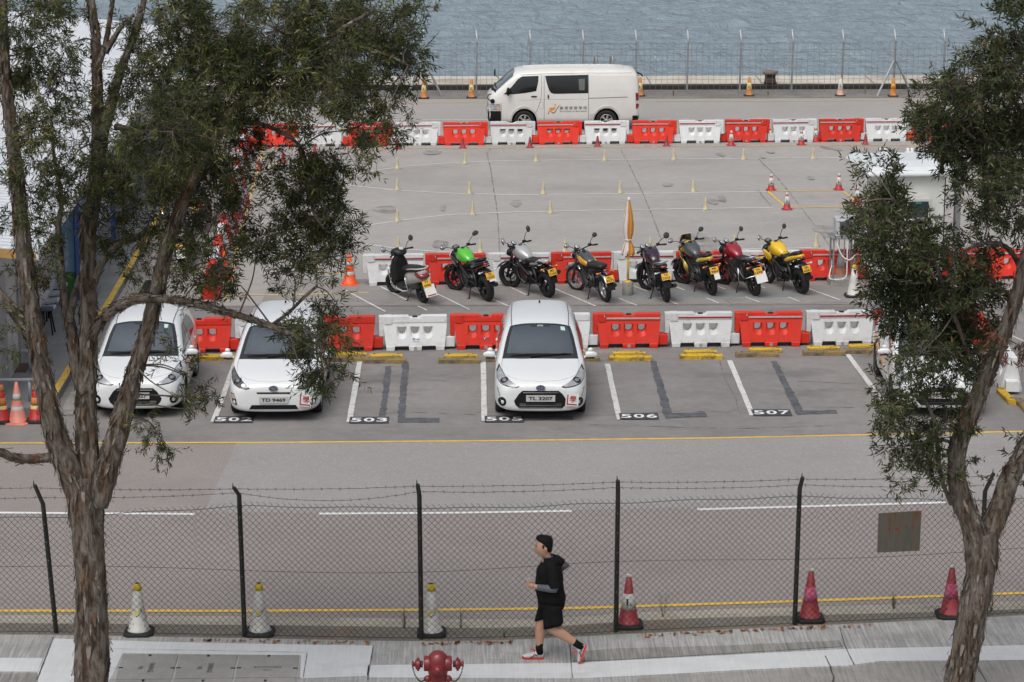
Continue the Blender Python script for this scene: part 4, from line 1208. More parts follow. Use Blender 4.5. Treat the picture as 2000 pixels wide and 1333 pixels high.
AQ = [
 (0.00, [(0,.23),(.46,.235),(.55,.29),(.58,.42),(.55,.55),(.48,.61),(.38,.635),(.2,.65),(0,.655)]),
 (0.05, [(0,.19),(.60,.195),(.68,.28),(.705,.42),(.685,.58),(.60,.665),(.48,.695),(.25,.715),(0,.72)]),
 (0.16, [(0,.17),(.68,.175),(.76,.27),(.785,.42),(.77,.62),(.695,.72),(.57,.75),(.3,.775),(0,.78)]),
 (0.36, [(0,.16),(.75,.165),(.825,.26),(.842,.44),(.83,.68),(.76,.79),(.63,.82),(.33,.845),(0,.85)]),
 (0.62, [(0,.16),(.77,.165),(.845,.26),(.855,.48),(.845,.76),(.785,.855),(.67,.88),(.36,.90),(0,.905)]),
 (0.90, [(0,.16),(.775,.165),(.845,.27),(.855,.5),(.845,.82),(.79,.91),(.70,.935),(.38,.955),(0,.96)]),
 (1.06, [(0,.16),(.775,.165),(.845,.27),(.855,.5),(.84,.85),(.79,.945),(.71,.97),(.4,.992),(0,.998)]),
 (1.45, [(0,.16),(.775,.165),(.845,.27),(.855,.5),(.835,.89),(.745,1.10),(.665,1.18),(.38,1.232),(0,1.245)]),
 (1.85, [(0,.16),(.775,.165),(.845,.27),(.855,.5),(.832,.915),(.70,1.31),(.61,1.425),(.35,1.455),(0,1.465)]),
 (2.40, [(0,.16),(.775,.165),(.845,.27),(.855,.5),(.832,.93),(.69,1.34),(.60,1.475),(.345,1.505),(0,1.51)]),
 (3.00, [(0,.16),(.775,.165),(.845,.27),(.855,.5),(.828,.95),(.675,1.33),(.59,1.47),(.335,1.505),(0,1.51)]),
 (3.45, [(0,.17),(.77,.175),(.84,.27),(.85,.5),(.815,.98),(.655,1.32),(.58,1.455),(.33,1.49),(0,1.495)]),
 (3.70, [(0,.19),(.75,.195),(.825,.29),(.838,.52),(.79,.99),(.63,1.30),(.57,1.445),(.32,1.48),(0,1.485)]),
 (3.86, [(0,.19),(.75,.195),(.82,.29),(.835,.52),(.785,.975),(.61,1.26),(.56,1.43),(.32,1.47),(0,1.475)]),
 (3.90, [(0,.20),(.73,.205),(.81,.3),(.825,.54),(.77,.94),(.62,1.11),(.53,1.22),(.3,1.27),(0,1.27)]),
 (3.97, [(0,.22),(.68,.225),(.77,.33),(.785,.57),(.73,.86),(.61,.95),(.5,.98),(.3,1.0),(0,1.0)]),
 (4.05, [(0,.28),(.5,.285),(.6,.38),(.63,.56),(.57,.74),(.48,.80),(.4,.82),(.2,.83),(0,.83)]),
]
AQ_ARCH = [(s * .80, y, .30, .345) for y in (.83, 3.36) for s in (-1, 1)]
def clear_glass(name, tint, refl):
    m = bpy.data.materials.new(name); m.use_nodes = True; nt = m.node_tree; nt.nodes.clear()
    o = nt.nodes.new("ShaderNodeOutputMaterial"); t = nt.nodes.new("ShaderNodeBsdfTransparent"); t.inputs[0].default_value = tint + (1,)
    g = nt.nodes.new("ShaderNodeBsdfGlossy"); g.inputs['Roughness'].default_value = .03; g.inputs[0].default_value = (.88, .96, 1, 1)
    f = nt.nodes.new("ShaderNodeFresnel"); f.inputs[0].default_value = refl; x = nt.nodes.new("ShaderNodeMixShader")
    nt.links.new(f.outputs[0], x.inputs[0]); nt.links.new(t.outputs[0], x.inputs[1]); nt.links.new(g.outputs[0], x.inputs[2]); nt.links.new(x.outputs[0], o.inputs[0])
    return m
CLEAR = clear_glass("windscreen_clear_glass", (.74, .80, .80), 4.0)
CLEARS = clear_glass("side_clear_glass", (.40, .45, .45), 1.8)
CABIN = mat("cabin_dark", (.028, .030, .033), .8, var=.15)
CABINL = mat("cabin_grey", (.12, .125, .13), .8, var=.1)
def cut_opening(ob, poly, view):
    """cuts a convex opening through the shell"""
    bm = bmesh.new(); bm.from_mesh(ob.data)
    c = sum((Vector(p) for p in poly), Vector((0, 0))) / len(poly)
    ok = (lambda f: f.normal.z > .25 and f.calc_center_median().z > .7) if view == 'top' else ((lambda f: f.normal.x > .4) if view == 'left' else (lambda f: f.normal.x < -.4))
    uv = (lambda v: Vector((v.x, v.y))) if view == 'top' else (lambda v: Vector((v.y, v.z)))
    rad = max((Vector(p) - c).length for p in poly) + .25
    for a, b in zip(poly, poly[1:] + poly[:1]):
        a, b = Vector(a), Vector(b); n2 = Vector((b.y - a.y, a.x - b.x))
        if n2.length < 1e-5: continue
        fs = [f for f in bm.faces if ok(f) and (uv(f.calc_center_median()) - c).length < rad]
        geom = list({e for f in fs for e in f.edges}) + fs + list({v for f in fs for v in f.verts})
        co = V(a.x, a.y, 0) if view == 'top' else V(0, a.x, a.y); no = V(n2.x, n2.y, 0) if view == 'top' else V(0, n2.x, n2.y)
        bmesh.ops.bisect_plane(bm, geom=geom, plane_co=co, plane_no=no, dist=1e-5)
    def inside(p):
        sg = [((b[0] - a[0]) * (p.y - a[1]) - (b[1] - a[1]) * (p.x - a[0])) for a, b in zip(poly, poly[1:] + poly[:1])]
        return all(x > 0 for x in sg) or all(x < 0 for x in sg)
    dl = [f for f in bm.faces if ok(f) and inside(uv(f.calc_center_median()))]
    bmesh.ops.delete(bm, geom=dl, context='FACES'); bm.to_mesh(ob.data); bm.free()
FRIT = mat("windscreen_frit_black", (0.012, 0.013, 0.014), 0.12, coat=1.0)  # black frit border round the windscreen
GLASSL = mat("windscreen_glass", (0.075, 0.105, 0.122), 0.08, coat=1.0, spec=0.7)
STICK = mat("permit_sticker", (0.45, 0.62, 0.56), .5)
HLAMP = mat("headlamp_glass", (0.30, 0.315, 0.34), 0.08, coat=1.0, var=0.3, vscale=9)
HLAMPD = mat("headlamp_dark", (0.07, 0.073, 0.078), 0.08, coat=1.0, var=0.4, vscale=9)
SWOOSH = mat("orange_graphic", (0.75, 0.27, 0.02), 0.35, coat=0.5)
SWOOSHG = mat("grey_graphic", (0.15, 0.15, 0.16), 0.35, coat=0.5)

def learner_plate(parent, cx, z, y, s=.235, tilt=R(-5), view='front', nm="learner_plate"):
    mb = MB()
    f = lambda u, v, e=0: V(cx + (u * math.cos(tilt) - v * math.sin(tilt)), y - e, z + (u * math.sin(tilt) + v * math.cos(tilt)))
    h = s / 2
    q = [(-h, -h), (h, -h), (h, h), (-h, h)]
    mb.add([f(*p) for p in q] + [f(p[0], p[1], -.01) for p in q], [(0, 1, 2, 3), (7, 6, 5, 4), (0, 4, 5, 1), (1, 5, 6, 2), (2, 6, 7, 3), (3, 7, 4, 0)], 0)
    mb.add([f(u, v, .003) for u, v in ((-h * .82, h * .8), (-h * .82, -h * .82), (h * .82, -h * .82), (h * .82, -h * .62), (-h * .64, -h * .62), (-h * .64, h * .8))], [(0, 1, 4, 5), (1, 2, 3, 4)], 1)
    add_text(mb, "\u5b78", s * .52, s * .52, lambda a, b: f(a + s * .06, b + s * .07, .003), 1, 0.012)
    return mb.build(nm, [PLATE_W, REDINK], parent, fixn=False)

def make_car(plate, facelift, label, graphic_left=True, learner=True):
    root = thing("parked_car", label, "car", group="white driving school cars")
    body = body_mesh("body", AQ, AQ_ARCH, WHITE_CAR, root)
    sk = Skin(body)
    def part(nm, polys, view, m, off=.004, step=.06, par=None, smooth=True):
        mb = MB(); ms = m if isinstance(m, (list, tuple)) else [m]
        for i, p in enumerate(polys): sk.put(mb, p[0] if isinstance(p, tuple) and isinstance(p[0], list) else p, view, 0, off, step)
        return mb.build(nm, ms, par or root, fixn=False)
    # glass
    OUT = [(-.70, 1.00), (-.35, .945), (.35, .945), (.70, 1.00), (.67, 1.25), (.62, 1.55), (.555, 1.84), (.3, 1.865), (-.3, 1.865), (-.555, 1.84), (-.62, 1.55), (-.67, 1.25)]
    INN = [(-.635, 1.125), (-.3, 1.085), (.3, 1.085), (.635, 1.125), (.582, 1.50), (.520, 1.815), (.30, 1.84), (-.30, 1.84), (-.520, 1.815), (-.582, 1.50)]
    cut_opening(body, INN, 'top')
    ws = part("windscreen", [[(x * 1.012, 1.47 + (y - 1.47) * 1.02) for x, y in INN]], 'top', CLEAR, .006, .08)
    strips = [[(-.70, 1.00), (-.35, .945), (.35, .945), (.70, 1.00), (.66, 1.135), (.3, 1.095), (-.3, 1.095), (-.66, 1.135)],
              [(-.555, 1.84), (-.3, 1.865), (.3, 1.865), (.555, 1.84), (.515, 1.805), (.30, 1.825), (.20, 1.825), (.15, 1.765), (-.15, 1.765), (-.20, 1.825), (-.30, 1.825), (-.515, 1.805)],
              [(.705, 1.0), (.675, 1.25), (.625, 1.55), (.56, 1.84), (.51, 1.81), (.572, 1.50), (.625, 1.13)], [(-.625, 1.13), (-.572, 1.50), (-.51, 1.81), (-.56, 1.84), (-.625, 1.55), (-.675, 1.25), (-.705, 1.0)]]
    part("windscreen_border", strips, 'top', FRIT, .010, .06, ws)
    part("permit_sticker", [[(.39, 1.67), (.47, 1.67), (.455, 1.775), (.38, 1.775)]], 'top', STICK, .014, .05, ws)
    part("sensor_housing", [[(-.06, 1.755), (.06, 1.755), (.055, 1.80), (-.055, 1.80)]], 'top', GREYCAP, .014, .05, ws)
    for s_ in (-1, 1):
        w_ = MB(); pts = [V(.52 if s_ > 0 else .02, 0, 0), V(-.50 if s_ < 0 else -.12, 0, 0)]
        A = (.2, 1.05) if s_ < 0 else (-.18, 1.0); B = (-.55, 1.04) if s_ < 0 else (.57, 1.10)
        P = []
        for i in range(7):
            t = i / 6; u, v = A[0] + (B[0] - A[0]) * t, A[1] + (B[1] - A[1]) * t
            h, n = sk.hit((u, v, 5), (0, 0, -1)); P.append(h + n * .025)
        w_.tube(P, [.016, .016, .013, .013, .012, .012, .008], 5, 0, False); w_.build("wiper", BLACKP, root)
    for view, s_ in (('left', 1), ('right', -1)):
        cut_opening(body, [(1.50, .972), (3.08, .998), (3.30, 1.035), (3.20, 1.21), (2.95, 1.325), (2.4, 1.345), (1.98, 1.315), (1.72, 1.195), (1.52, 1.09)], view)
        part("side_window", [[(1.28, .965), (1.42, .96), (3.08, .995), (3.33, 1.03), (3.22, 1.22), (2.95, 1.33), (2.4, 1.35), (1.98, 1.32), (1.72, 1.20), (1.45, 1.06)]], view, CLEARS, .005, .09)
        part("window_pillar", [[(2.26, .97), (2.36, .97), (2.33, 1.325), (2.24, 1.325)]], view, BLACKG, .010, .09)
        pt = MB()
        for ys in ((1.18, .30, .94), (2.32, .22, .97), (3.16, .52, .98)):
            P = []
            for i in range(9):
                h, n = sk.hit((s_ * 3, ys[0], ys[1] + (ys[2] - ys[1]) * i / 8), (-s_, 0, 0)); P.append(h + n * .001)
            pt.tube(P, .006, 4, 0, False)
        pt.build("door_seam", SWOOSHG, root)
        for yy in (2.10, 3.0):
            h, n = sk.hit((s_ * 3, yy, .86), (-s_, 0, 0)); q = MB(); q.ell(h + n * .012, (.018, .10, .018), 0, 10, 6); q.build("door_handle", WHITE_CAR, root)
        if graphic_left:
            part("side_graphic", [[(3.75, .80), (3.55, .86), (3.0, .78), (2.2, .62), (1.3, .44), (2.2, .54), (3.0, .60), (3.5, .55)]], view, SWOOSH, .004, .10)
            part("side_graphic", [[(3.72, .52), (3.5, .53), (3.0, .575), (2.2, .515), (1.4, .40), (2.2, .46), (3.0, .48), (3.6, .45)]], view, SWOOSHG, .005, .10)
        # mirror with a second wide-angle mirror on top for the instructor
        m_ = MB(); m_.spine([(0, 0, .02, .02), (.01, 0, .05, .045), (.06, .004, .062, .062), (.14, .004, .056, .058), (.20, -.004, .042, .044), (.225, -.01, .02, .02)], 14, 0, .75); m_.v = [(s_ * (.84 + v[1]), 1.225 + v[0] * .9, .985 + v[2]) for v in m_.v]
        m_.tube([(s_ * .82, 1.25, .93), (s_ * .9, 1.24, .935)], [.03, .03], 8, 0)
        mo = m_.build("wing_mirror", WHITE_CAR, root)
        m_ = MB(); m_.box((s_ * .925, 1.225, .918), (.17, .085, .014), 0); m_.build("mirror_base", BLACKP, mo)
        m_ = MB(); m_.ell((s_ * .935, 1.235, 1.075), (.050, .042, .036), 0, 12, 8); m_.tube([(s_ * .945, 1.23, 1.03), (s_ * .935, 1.235, 1.06)], .015, 6); m_.build("instructor_mirror", WHITE_CAR, mo)
        m_ = MB(); m_.ell((s_ * .945, 1.280, .985), (.085, .012, .045), 0, 14, 8); m_.build("mirror_glass", CHROME, mo)
        # gutter along the roof
        P = []
        for i in range(15):
            y = 1.86 + (3.60 - 1.86) * i / 14; x = s_ * (.545 - .01 * abs(i - 6) / 6)
            h, n = sk.hit((x, y, 5), (0, 0, -1)); P.append(h + n * .002)
        g = MB(); g.tube(P, .011, 4, 0, False); g.build("roof_gutter", SWOOSHG, root)
        # bonnet shut line
    bl = MB()
    P = []
    for u, v in ((-.70, 1.05), (-.715, .8), (-.70, .55), (-.60, .30), (-.45, .19), (-.3, .13), (-.12, .115), (-.07, .10), (.07, .10), (.12, .115), (.3, .13), (.45, .19), (.60, .30), (.70, .55), (.715, .8), (.70, 1.05)):
        h, n = sk.hit((u, v, 5), (0, 0, -1)); P.append(h + n * .0005)
    bl.tube(P, .0032, 4, 0, False); bl.build("bonnet_seam", SWOOSHG, root)
    # front
    if facelift:
        part("grille", [[(-.33, .592), (.33, .592), (.40, .53), (.485, .40), (.46, .33), (.39, .262), (-.39, .262), (-.46, .33), (-.485, .40), (-.40, .53)]], 'front', BLACKP, .006, .07)
        q = MB()
        for z in (.555, .345, .315, .285):
            P = []
            for i in range(9):
                x = (-.32 + .64 * i / 8) * (1 if z > .5 else 1.2); h, n = sk.hit((x, -3, z), (0, 1, 0)); P.append(h + n * .012)
            q.tube(P, .011 if z > .5 else .006, 4, 0, False)
        q.build("grille_bar", BLACKG, root)
        hl = [(-.765, .905), (-.70, .845), (-.61, .775), (-.50, .715), (-.375, .662), (-.43, .642), (-.53, .645), (-.64, .66), (-.735, .685), (-.80, .74), (-.81, .82)]
    else:
        part("grille", [[(-.31, .575), (.31, .575), (.295, .545), (-.295, .545)]], 'front', BLACKP, .006, .07)
        part("lower_grille", [[(-.40, .335), (.40, .335), (.45, .255), (-.45, .255)]], 'front', BLACKP, .006, .07)
        hl = [(-.775, .885), (-.70, .83), (-.58, .75), (-.45, .66), (-.425, .635), (-.50, .62), (-.62, .64), (-.74, .685), (-.79, .755), (-.80, .82)]
    for sd in (1, -1):
        pl = hl if sd > 0 else mirror(hl)
        lampm = HLAMP if facelift else HLAMPD
        L = part("headlight", [pl], 'front', BLACKG, .005, .04)
        cx_, cz_ = sum(p[0] for p in pl) / len(pl), sum(p[1] for p in pl) / len(pl)
        part("lens", [[(cx_ + (x - cx_) * .90, cz_ + (z - cz_) * .82) for x, z in pl]], 'front', lampm, .010, .04, L)
        q = MB(); h, n = sk.hit((-.66 * sd, -3, .742), (0, 1, 0))
        M = n.to_track_quat('Z', 'Y').to_matrix()
        q.lathe([(.072, .004), (.076, .016), (.056, .018), (.050, .010)], 18, 0, h, M, True, False); q.lathe([(.052, .010), (.03, .022), (.001, .024)], 16, 1, h, M)
        q.build("projector", [BLACKG, mat('projector_glass', (.16, .17, .18), .1, coat=1)], L)
        if not facelift:
            h, n = sk.hit((-.55 * sd, -3, .685), (0, 1, 0)); M = n.to_track_quat('Z', 'Y').to_matrix()
            q = MB(); q.lathe([(.04, .004), (.042, .012), (.03, .012), (.001, .008)], 16, 0, h, M); q.build("reflector", CHROME, L)
        if facelift:
            F = part("fog_lamp", [[(-.70 * sd + .075 * math.cos(t), .375 + .085 * math.sin(t)) for t in [k * math.pi / 8 for k in range(16)]]], 'front', BLACKP, .006, .05)
            h, n = sk.hit((-.69 * sd, -3, .37), (0, 1, 0)); M = n.to_track_quat('Z', 'Y').to_matrix()
            q = MB(); q.lathe([(.036, .006), (.036, .014), (.02, .018), (.001, .018)], 14, 0, h, M); q.build("bulb_glass", LAMPG, F)
            part("running_light", [[(-.80 * sd, .62), (-.765 * sd, .60), (-.735 * sd, .47), (-.75 * sd, .46)]], 'front', HLAMP, .006, .04)
        else:
            F = part("fog_lamp", [[(-.785 * sd, .53), (-.73 * sd, .53), (-.69 * sd, .44), (-.67 * sd, .32), (-.75 * sd, .33)]], 'front', BLACKP, .006, .05)
            part("indicator", [[(-.775 * sd, .515), (-.735 * sd, .515), (-.71 * sd, .445), (-.755 * sd, .44)]], 'front', mat("indicator_glass", (.6, .42, .34), .15, coat=.8), .011, .04, F)
            h, n = sk.hit((-.715 * sd, -3, .375), (0, 1, 0)); M = n.to_track_quat('Z', 'Y').to_matrix()
            q = MB(); q.lathe([(.036, .008), (.036, .016), (.02, .02), (.001, .02)], 14, 0, h, M); q.build("bulb_glass", LAMPG, F)
    # emblem: three ovals on a blue ground
    h, n = sk.hit((0, -3, .645), (0, 1, 0)); e = MB(); n = (n + V(0, -.7, 0)).normalized(); M = n.to_track_quat('Z', 'Y').to_matrix(); h = h + n * .012
    oval = lambda cx, cy, a, b, z, k=20: [h + M @ V(cx + a * math.cos(t), cy + b * math.sin(t), z) for t in [j * 2 * math.pi / k for j in range(k)]]
    e.add(oval(0, 0, .082, .053, .002), [tuple(range(20))], 1)
    def ring(cx, cy, a, b, w):
        k = 20; A, B = oval(cx, cy, a, b, .006), oval(cx, cy, a - w, b - w, .006); e.add(A + B, [(i, (i + 1) % k, k + (i + 1) % k, k + i) for i in range(k)], 0)
    ring(0, 0, .086, .056, .016); ring(0, .020, .064, .026, .014); ring(0, 0, .030, .050, .013)
    e.build("emblem", [CHROME, DKBLUE], root, fixn=False)
    # number plate
    zc = .455 if facelift else .435
    h, n = sk.hit((0, -3, zc), (0, 1, 0)); yq = h.y - .02
    q = MB(); q.box((0, yq, zc), (.53, .012, .118), 0)
    if plate: add_text(q, plate, .44, .068, lambda a, b: V(a, yq - .009, zc + b), 1, 0.035)
    q.build("number_plate", [mat('car_plate', (.47, .47, .46), .4), INK], root, fixn=False)
    if learner: learner_plate(root, .575, .43, -.03)
    # cabin seen through the glass
    q = MB(); q.box((0, 2.2, .42), (1.5, 2.5, .10), 0); q.box((-.765, 2.3, .60), (.05, 2.3, .62), 0); q.box((.765, 2.3, .60), (.05, 2.3, .62), 0)
    q.spine([(1.08, .86, .66, .06), (1.2, .88, .68, .09), (1.38, .85, .66, .10), (1.46, .78, .62, .08)], 16, 0, .5); q.build("dashboard", CABIN, root)
    for x in (-.36, .36):
        q = MB(); q.rings([[V(x - .23, 1.85, .62), V(x + .23, 1.85, .62), V(x + .23, 1.98, .60), V(x - .23, 1.98, .60)], [V(x - .22, 2.0, .95), V(x + .22, 2.0, .95), V(x + .22, 2.12, .93), V(x - .22, 2.12, .93)], [V(x - .16, 2.10, 1.14), V(x + .16, 2.10, 1.14), V(x + .16, 2.18, 1.12), V(x - .16, 2.18, 1.12)]], 0, True)
        q.box((x, 1.70, .56), (.48, .52, .16), 0); q.ell((x, 2.15, 1.22), (.13, .05, .085), 0, 12, 8, None, .7); q.build("seat", CABINL, root)
    q = MB(); q.box((0, 2.95, .60), (1.25, .5, .2), 0); q.box((0, 3.2, .85), (1.25, .16, .55), 0, (R(-12), 0, 0)); q.build("rear_bench", CABINL, root)
    q = MB(); M = Euler((R(62), 0, 0)).to_matrix(); k = 20
    q.tube([V(-.36, 1.56, .93) + M @ V(.18 * math.cos(t), .18 * math.sin(t), 0) for t in [j * 2 * math.pi / k for j in range(k + 1)]], .014, 6, 0, True, False)
    q.tube([V(-.36, 1.56, .93) + M @ V(-.17, 0, 0), V(-.36, 1.56, .93) + M @ V(.17, 0, 0)], .02, 6); q.build("steering_wheel", CABIN, root)
    # underside skirt, antenna, exhaust shade, wheels
    h, n = sk.hit((0, 3.42, 5), (0, 0, -1)); q = MB(); q.ell(h + V(0, 0, .018), (.018, .045, .032), 0, 10, 6); q.build("roof_antenna", BLACKP, root)
    q = MB(); q.box((0, 2.0, .17), (1.30, 3.4, .10), 0); q.build("underbody", BLACKP, root)
    for s_ in (-1, 1):
        for y in (.83, 3.36): wheel(root, s_ * .742, y, .30, .185, s_)
        part("tail_light", [[(-.78 * s_, .93), (-.66 * s_, .90), (-.60 * s_, .72), (-.74 * s_, .62), (-.79 * s_, .72)]], 'rear', REDL, .006, .06)
    part("rear_window", [[(-.50, 1.18), (.50, 1.18), (.57, .99), (-.57, .99)]], 'rear', GLASSD, .006, .08)
    # small row of letters at the foot of the bumper, too small to read: three chrome dashes
    return root
def place_car(root, fpx, rpx):
    a = G(fpx[0], fpx[1], .645); b = G(rpx[0], rpx[1], 1.38)
    d = Vector((b.x - a.x, b.y - a.y, 0)).normalized()
    root.location = (a.x - d.x * .02, a.y - d.y * .02, 0); root.rotation_euler[2] = math.atan2(d.y, d.x) - math.pi / 2
c1 = make_car("TL 3207", True, "white hatchback with plate TL 3207 parked alone in the middle bay"); place_car(c1, (1056, 758), (1053, 581))
c2 = make_car("TD 9469", False, "white hatchback with slim grille and plate TD 94 behind hanging branches"); place_car(c2, (534, 759), (563, 588))
c3 = make_car("TN 7827", True, "white hatchback with plate ending 7827 behind the forked left trunk", learner=False); place_car(c3, (263, 753), (303, 592))
c4 = make_car("", True, "white hatchback with orange side stripe almost hidden by the right tree", learner=True)
place_car(c4, (1842, 752), (1785, 581))

# ---------------- van
VN = [
 (0.00, [(0,.30),(.50,.30),(.62,.42),(.68,.62),(.67,.84),(.60,.99),(.5,1.04),(.3,1.075),(0,1.085)]),
 (0.06, [(0,.26),(.68,.265),(.77,.40),(.81,.62),(.80,.90),(.72,1.08),(.6,1.14),(.35,1.185),(0,1.195)]),
 (0.20, [(0,.24),(.75,.245),(.83,.40),(.848,.65),(.835,.97),(.775,1.18),(.67,1.265),(.38,1.325),(0,1.34)]),
 (0.50, [(0,.23),(.77,.235),(.845,.40),(.856,.65),(.848,1.03),(.785,1.40),(.68,1.535),(.38,1.60),(0,1.615)]),
 (0.84, [(0,.23),(.775,.235),(.845,.40),(.856,.65),(.848,1.08),(.775,1.62),(.675,1.825),(.38,1.895),(0,1.91)]),
 (1.00, [(0,.23),(.775,.235),(.845,.40),(.856,.65),(.848,1.10),(.765,1.72),(.68,1.89),(.39,1.955),(0,1.97)]),
 (1.50, [(0,.23),(.775,.235),(.845,.40),(.856,.65),(.850,1.12),(.765,1.75),(.685,1.92),(.39,1.985),(0,2.00)]),
 (2.60, [(0,.23),(.775,.235),(.845,.40),(.856,.65),(.850,1.12),(.765,1.77),(.685,1.935),(.39,2.00),(0,2.012)]),
 (3.80, [(0,.23),(.775,.235),(.845,.40),(.856,.65),(.850,1.12),(.765,1.77),(.685,1.935),(.39,1.995),(0,2.008)]),
 (4.45, [(0,.24),(.77,.245),(.84,.40),(.852,.65),(.845,1.12),(.76,1.76),(.68,1.92),(.38,1.975),(0,1.99)]),
 (4.70, [(0,.26),(.75,.265),(.825,.42),(.84,.65),(.83,1.12),(.745,1.72),(.665,1.88),(.37,1.93),(0,1.945)]),
 (4.80, [(0,.29),(.70,.295),(.785,.44),(.805,.66),(.795,1.10),(.71,1.60),(.62,1.74),(.35,1.78),(0,1.79)]),
 (4.84, [(0,.36),(.58,.365),(.67,.5),(.70,.68),(.69,1.06),(.60,1.45),(.52,1.56),(.3,1.60),(0,1.60)]),
]
def make_van():
    root = thing("passenger_van", "white driving school van with dark side windows stopped on the sea road", "van")
    body = body_mesh("body", VN, [(s * .80, y, .33, .40) for y in (1.15, 3.78) for s in (-1, 1)], VAN_WHITE, root)
    sk = Skin(body)
    def part(nm, poly, view, m, off=.004, step=.08, par=None):
        mb = MB(); sk.put(mb, poly, view, 0, off, step); return mb.build(nm, m, par or root, fixn=False)
    def seam(pts, view, r=.006, m=SWOOSHG, nm="panel_seam"):
        s_ = 1 if view == 'left' else -1; P = []
        for (y, z) in densify2(pts, .08):
            h, n = sk.hit((s_ * 3, y, z), (-s_, 0, 0))
            if h is not None: P.append(h + n * .001)
        q = MB(); q.tube(P, r, 4, 0, False); return q.build(nm, m, root)
    def densify2(pts, st):
        out = []
        for a, b in zip(pts[:-1], pts[1:]):
            a, b = Vector(a), Vector(b); n = max(1, int((b - a).length / st)); out += [a.lerp(b, i / n) for i in range(n)]
        return out + [Vector(pts[-1])]
    w = part("windscreen", [(-.70, .27), (-.3, .20), (.3, .20), (.70, .27), (.69, .5), (.66, .80), (.3, .87), (-.3, .87), (-.66, .80), (-.69, .5)], 'top', GLASSL, .006, .09)
    part("cowl_strip", [(-.72, .225), (-.3, .135), (.3, .135), (.72, .225), (.70, .27), (.3, .20), (-.3, .20), (-.70, .27)], 'top', BLACKP, .010, .07, w)  # black plastic strip along the foot of the windscreen
    for a, b in (((.55, .26), (-.05, .24)), ((-.1, .24), (-.62, .28))):
        P = []
        for i in range(6):
            t = i / 5; h, n = sk.hit((a[0] + (b[0] - a[0]) * t, a[1] + (b[1] - a[1]) * t + .02, 5), (0, 0, -1)); P.append(h + n * .03)
        q = MB(); q.tube(P, .014, 5, 0, False); q.build("wiper", BLACKP, root)
    for view, s_ in (('left', 1), ('right', -1)):
        part("front_side_window", [(.60, 1.215), (.72, 1.39), (.94, 1.655), (1.06, 1.735), (1.12, 1.75), (1.61, 1.765), (1.60, 1.60), (1.53, 1.29), (1.2, 1.235), (.8, 1.195)], view, GLASSD, .006, .09)
        part("side_window", [(1.82, 1.765), (3.185, 1.79), (3.19, 1.215), (2.10, 1.20), (2.0, 1.235), (1.94, 1.32), (1.87, 1.53)], view, GLASSD, .006, .09)
        if view == 'left':
            part("seat_seen_through_glass", [(2.88, 1.66), (3.08, 1.67), (3.08, 1.33), (3.06, 1.31), (2.9, 1.31)], view, mat("headrest_behind_glass", (.10, .12, .10), .2, coat=.8), .009, .08)
        seam([(1.70, 1.80), (1.70, 1.2), (1.66, .95), (1.55, .66), (1.47, .5)], view); seam([(1.785, 1.79), (1.785, .30)], view, .007); seam([(3.20, 1.80), (3.20, .30)], view, .008)
        seam([(.42, .93), (.42, .31)], view); seam([(3.2, 1.055), (4.45, 1.085)], view, .011, nm="sliding_rail"); seam([(.95, 1.0), (1.7, 1.02), (3.2, 1.03)], view, .003)
        seam([(3.30, 1.73), (4.48, 1.73), (4.60, 1.66), (4.62, 1.35), (4.58, 1.29), (3.30, 1.29), (3.28, 1.68), (3.30, 1.73)], view, .004, VAN_WHITE, "pressed_panel")
        seam([(1.63, .93), (1.76, .93), (1.76, .73), (1.62, .73), (1.63, .93)], view, .003)
        seam([(1.0, 1.795), (1.8, 1.83), (3.2, 1.845), (4.6, 1.835)], view, .007, nm="roof_gutter")
        for y, yw in ((1.15, 0), (3.78, 0)):
            seam([(y + .44 * math.cos(t), .36 + .46 * math.sin(t)) for t in [k * math.pi / 12 for k in range(13)]], view, .012, VAN_WHITE, "arch_lip")
            wheel(root, s_ * .735, y, .335, .20, s_, spokes=6, rimr=.60)
        for y, z, a, b in ((1.46, 1.12, .10, .022), (1.915, 1.11, .025, .07)):
            h, n = sk.hit((s_ * 3, y, z), (-s_, 0, 0)); q = MB(); q.ell(h + n * .012, (.022, a, b), 0, 12, 8, None, .7); q.build("door_handle", BLACKP, root)
        q = MB(); q.ell((s_ * .99, .63, 1.30), (.085, .055, .135), 0, 14, 10, None, .7); q.tube([(s_ * .82, .72, 1.24), (s_ * .97, .66, 1.24)], .035, 6); q.build("wing_mirror", BLACKP, root)
        part("mirror_mount", [(.50, 1.19), (.72, 1.41), (.76, 1.20)], view, BLACKP, .010, .07)
        part("headlight", [(.02, .88), (.38, .90), (.40, .76), (.395, .69), (.10, .69)], view, HLAMP, .007, .05)
        part("indicator_lamp", [(.25, .80), (.38, .80), (.385, .71), (.28, .71)], view, mat("clear_amber", (.62, .36, .26), .12, coat=1), .010, .05)
        part("tail_light", [(4.70, 1.22), (4.79, 1.20), (4.82, .72), (4.72, .70)], view, REDL, .008, .05)
        part("reverse_lamp", [(4.725, .97), (4.80, .97), (4.805, .86), (4.725, .86)], view, LAMPG, .012, .05)
        part("front_bumper", [(.0, .665), (.405, .665), (.41, .27), (.06, .26)], view, BLACKP, .010, .06)
        part("rear_bumper", [(4.61, .49), (4.82, .49), (4.80, .30), (4.61, .28)], view, BLACKP, .016, .06)
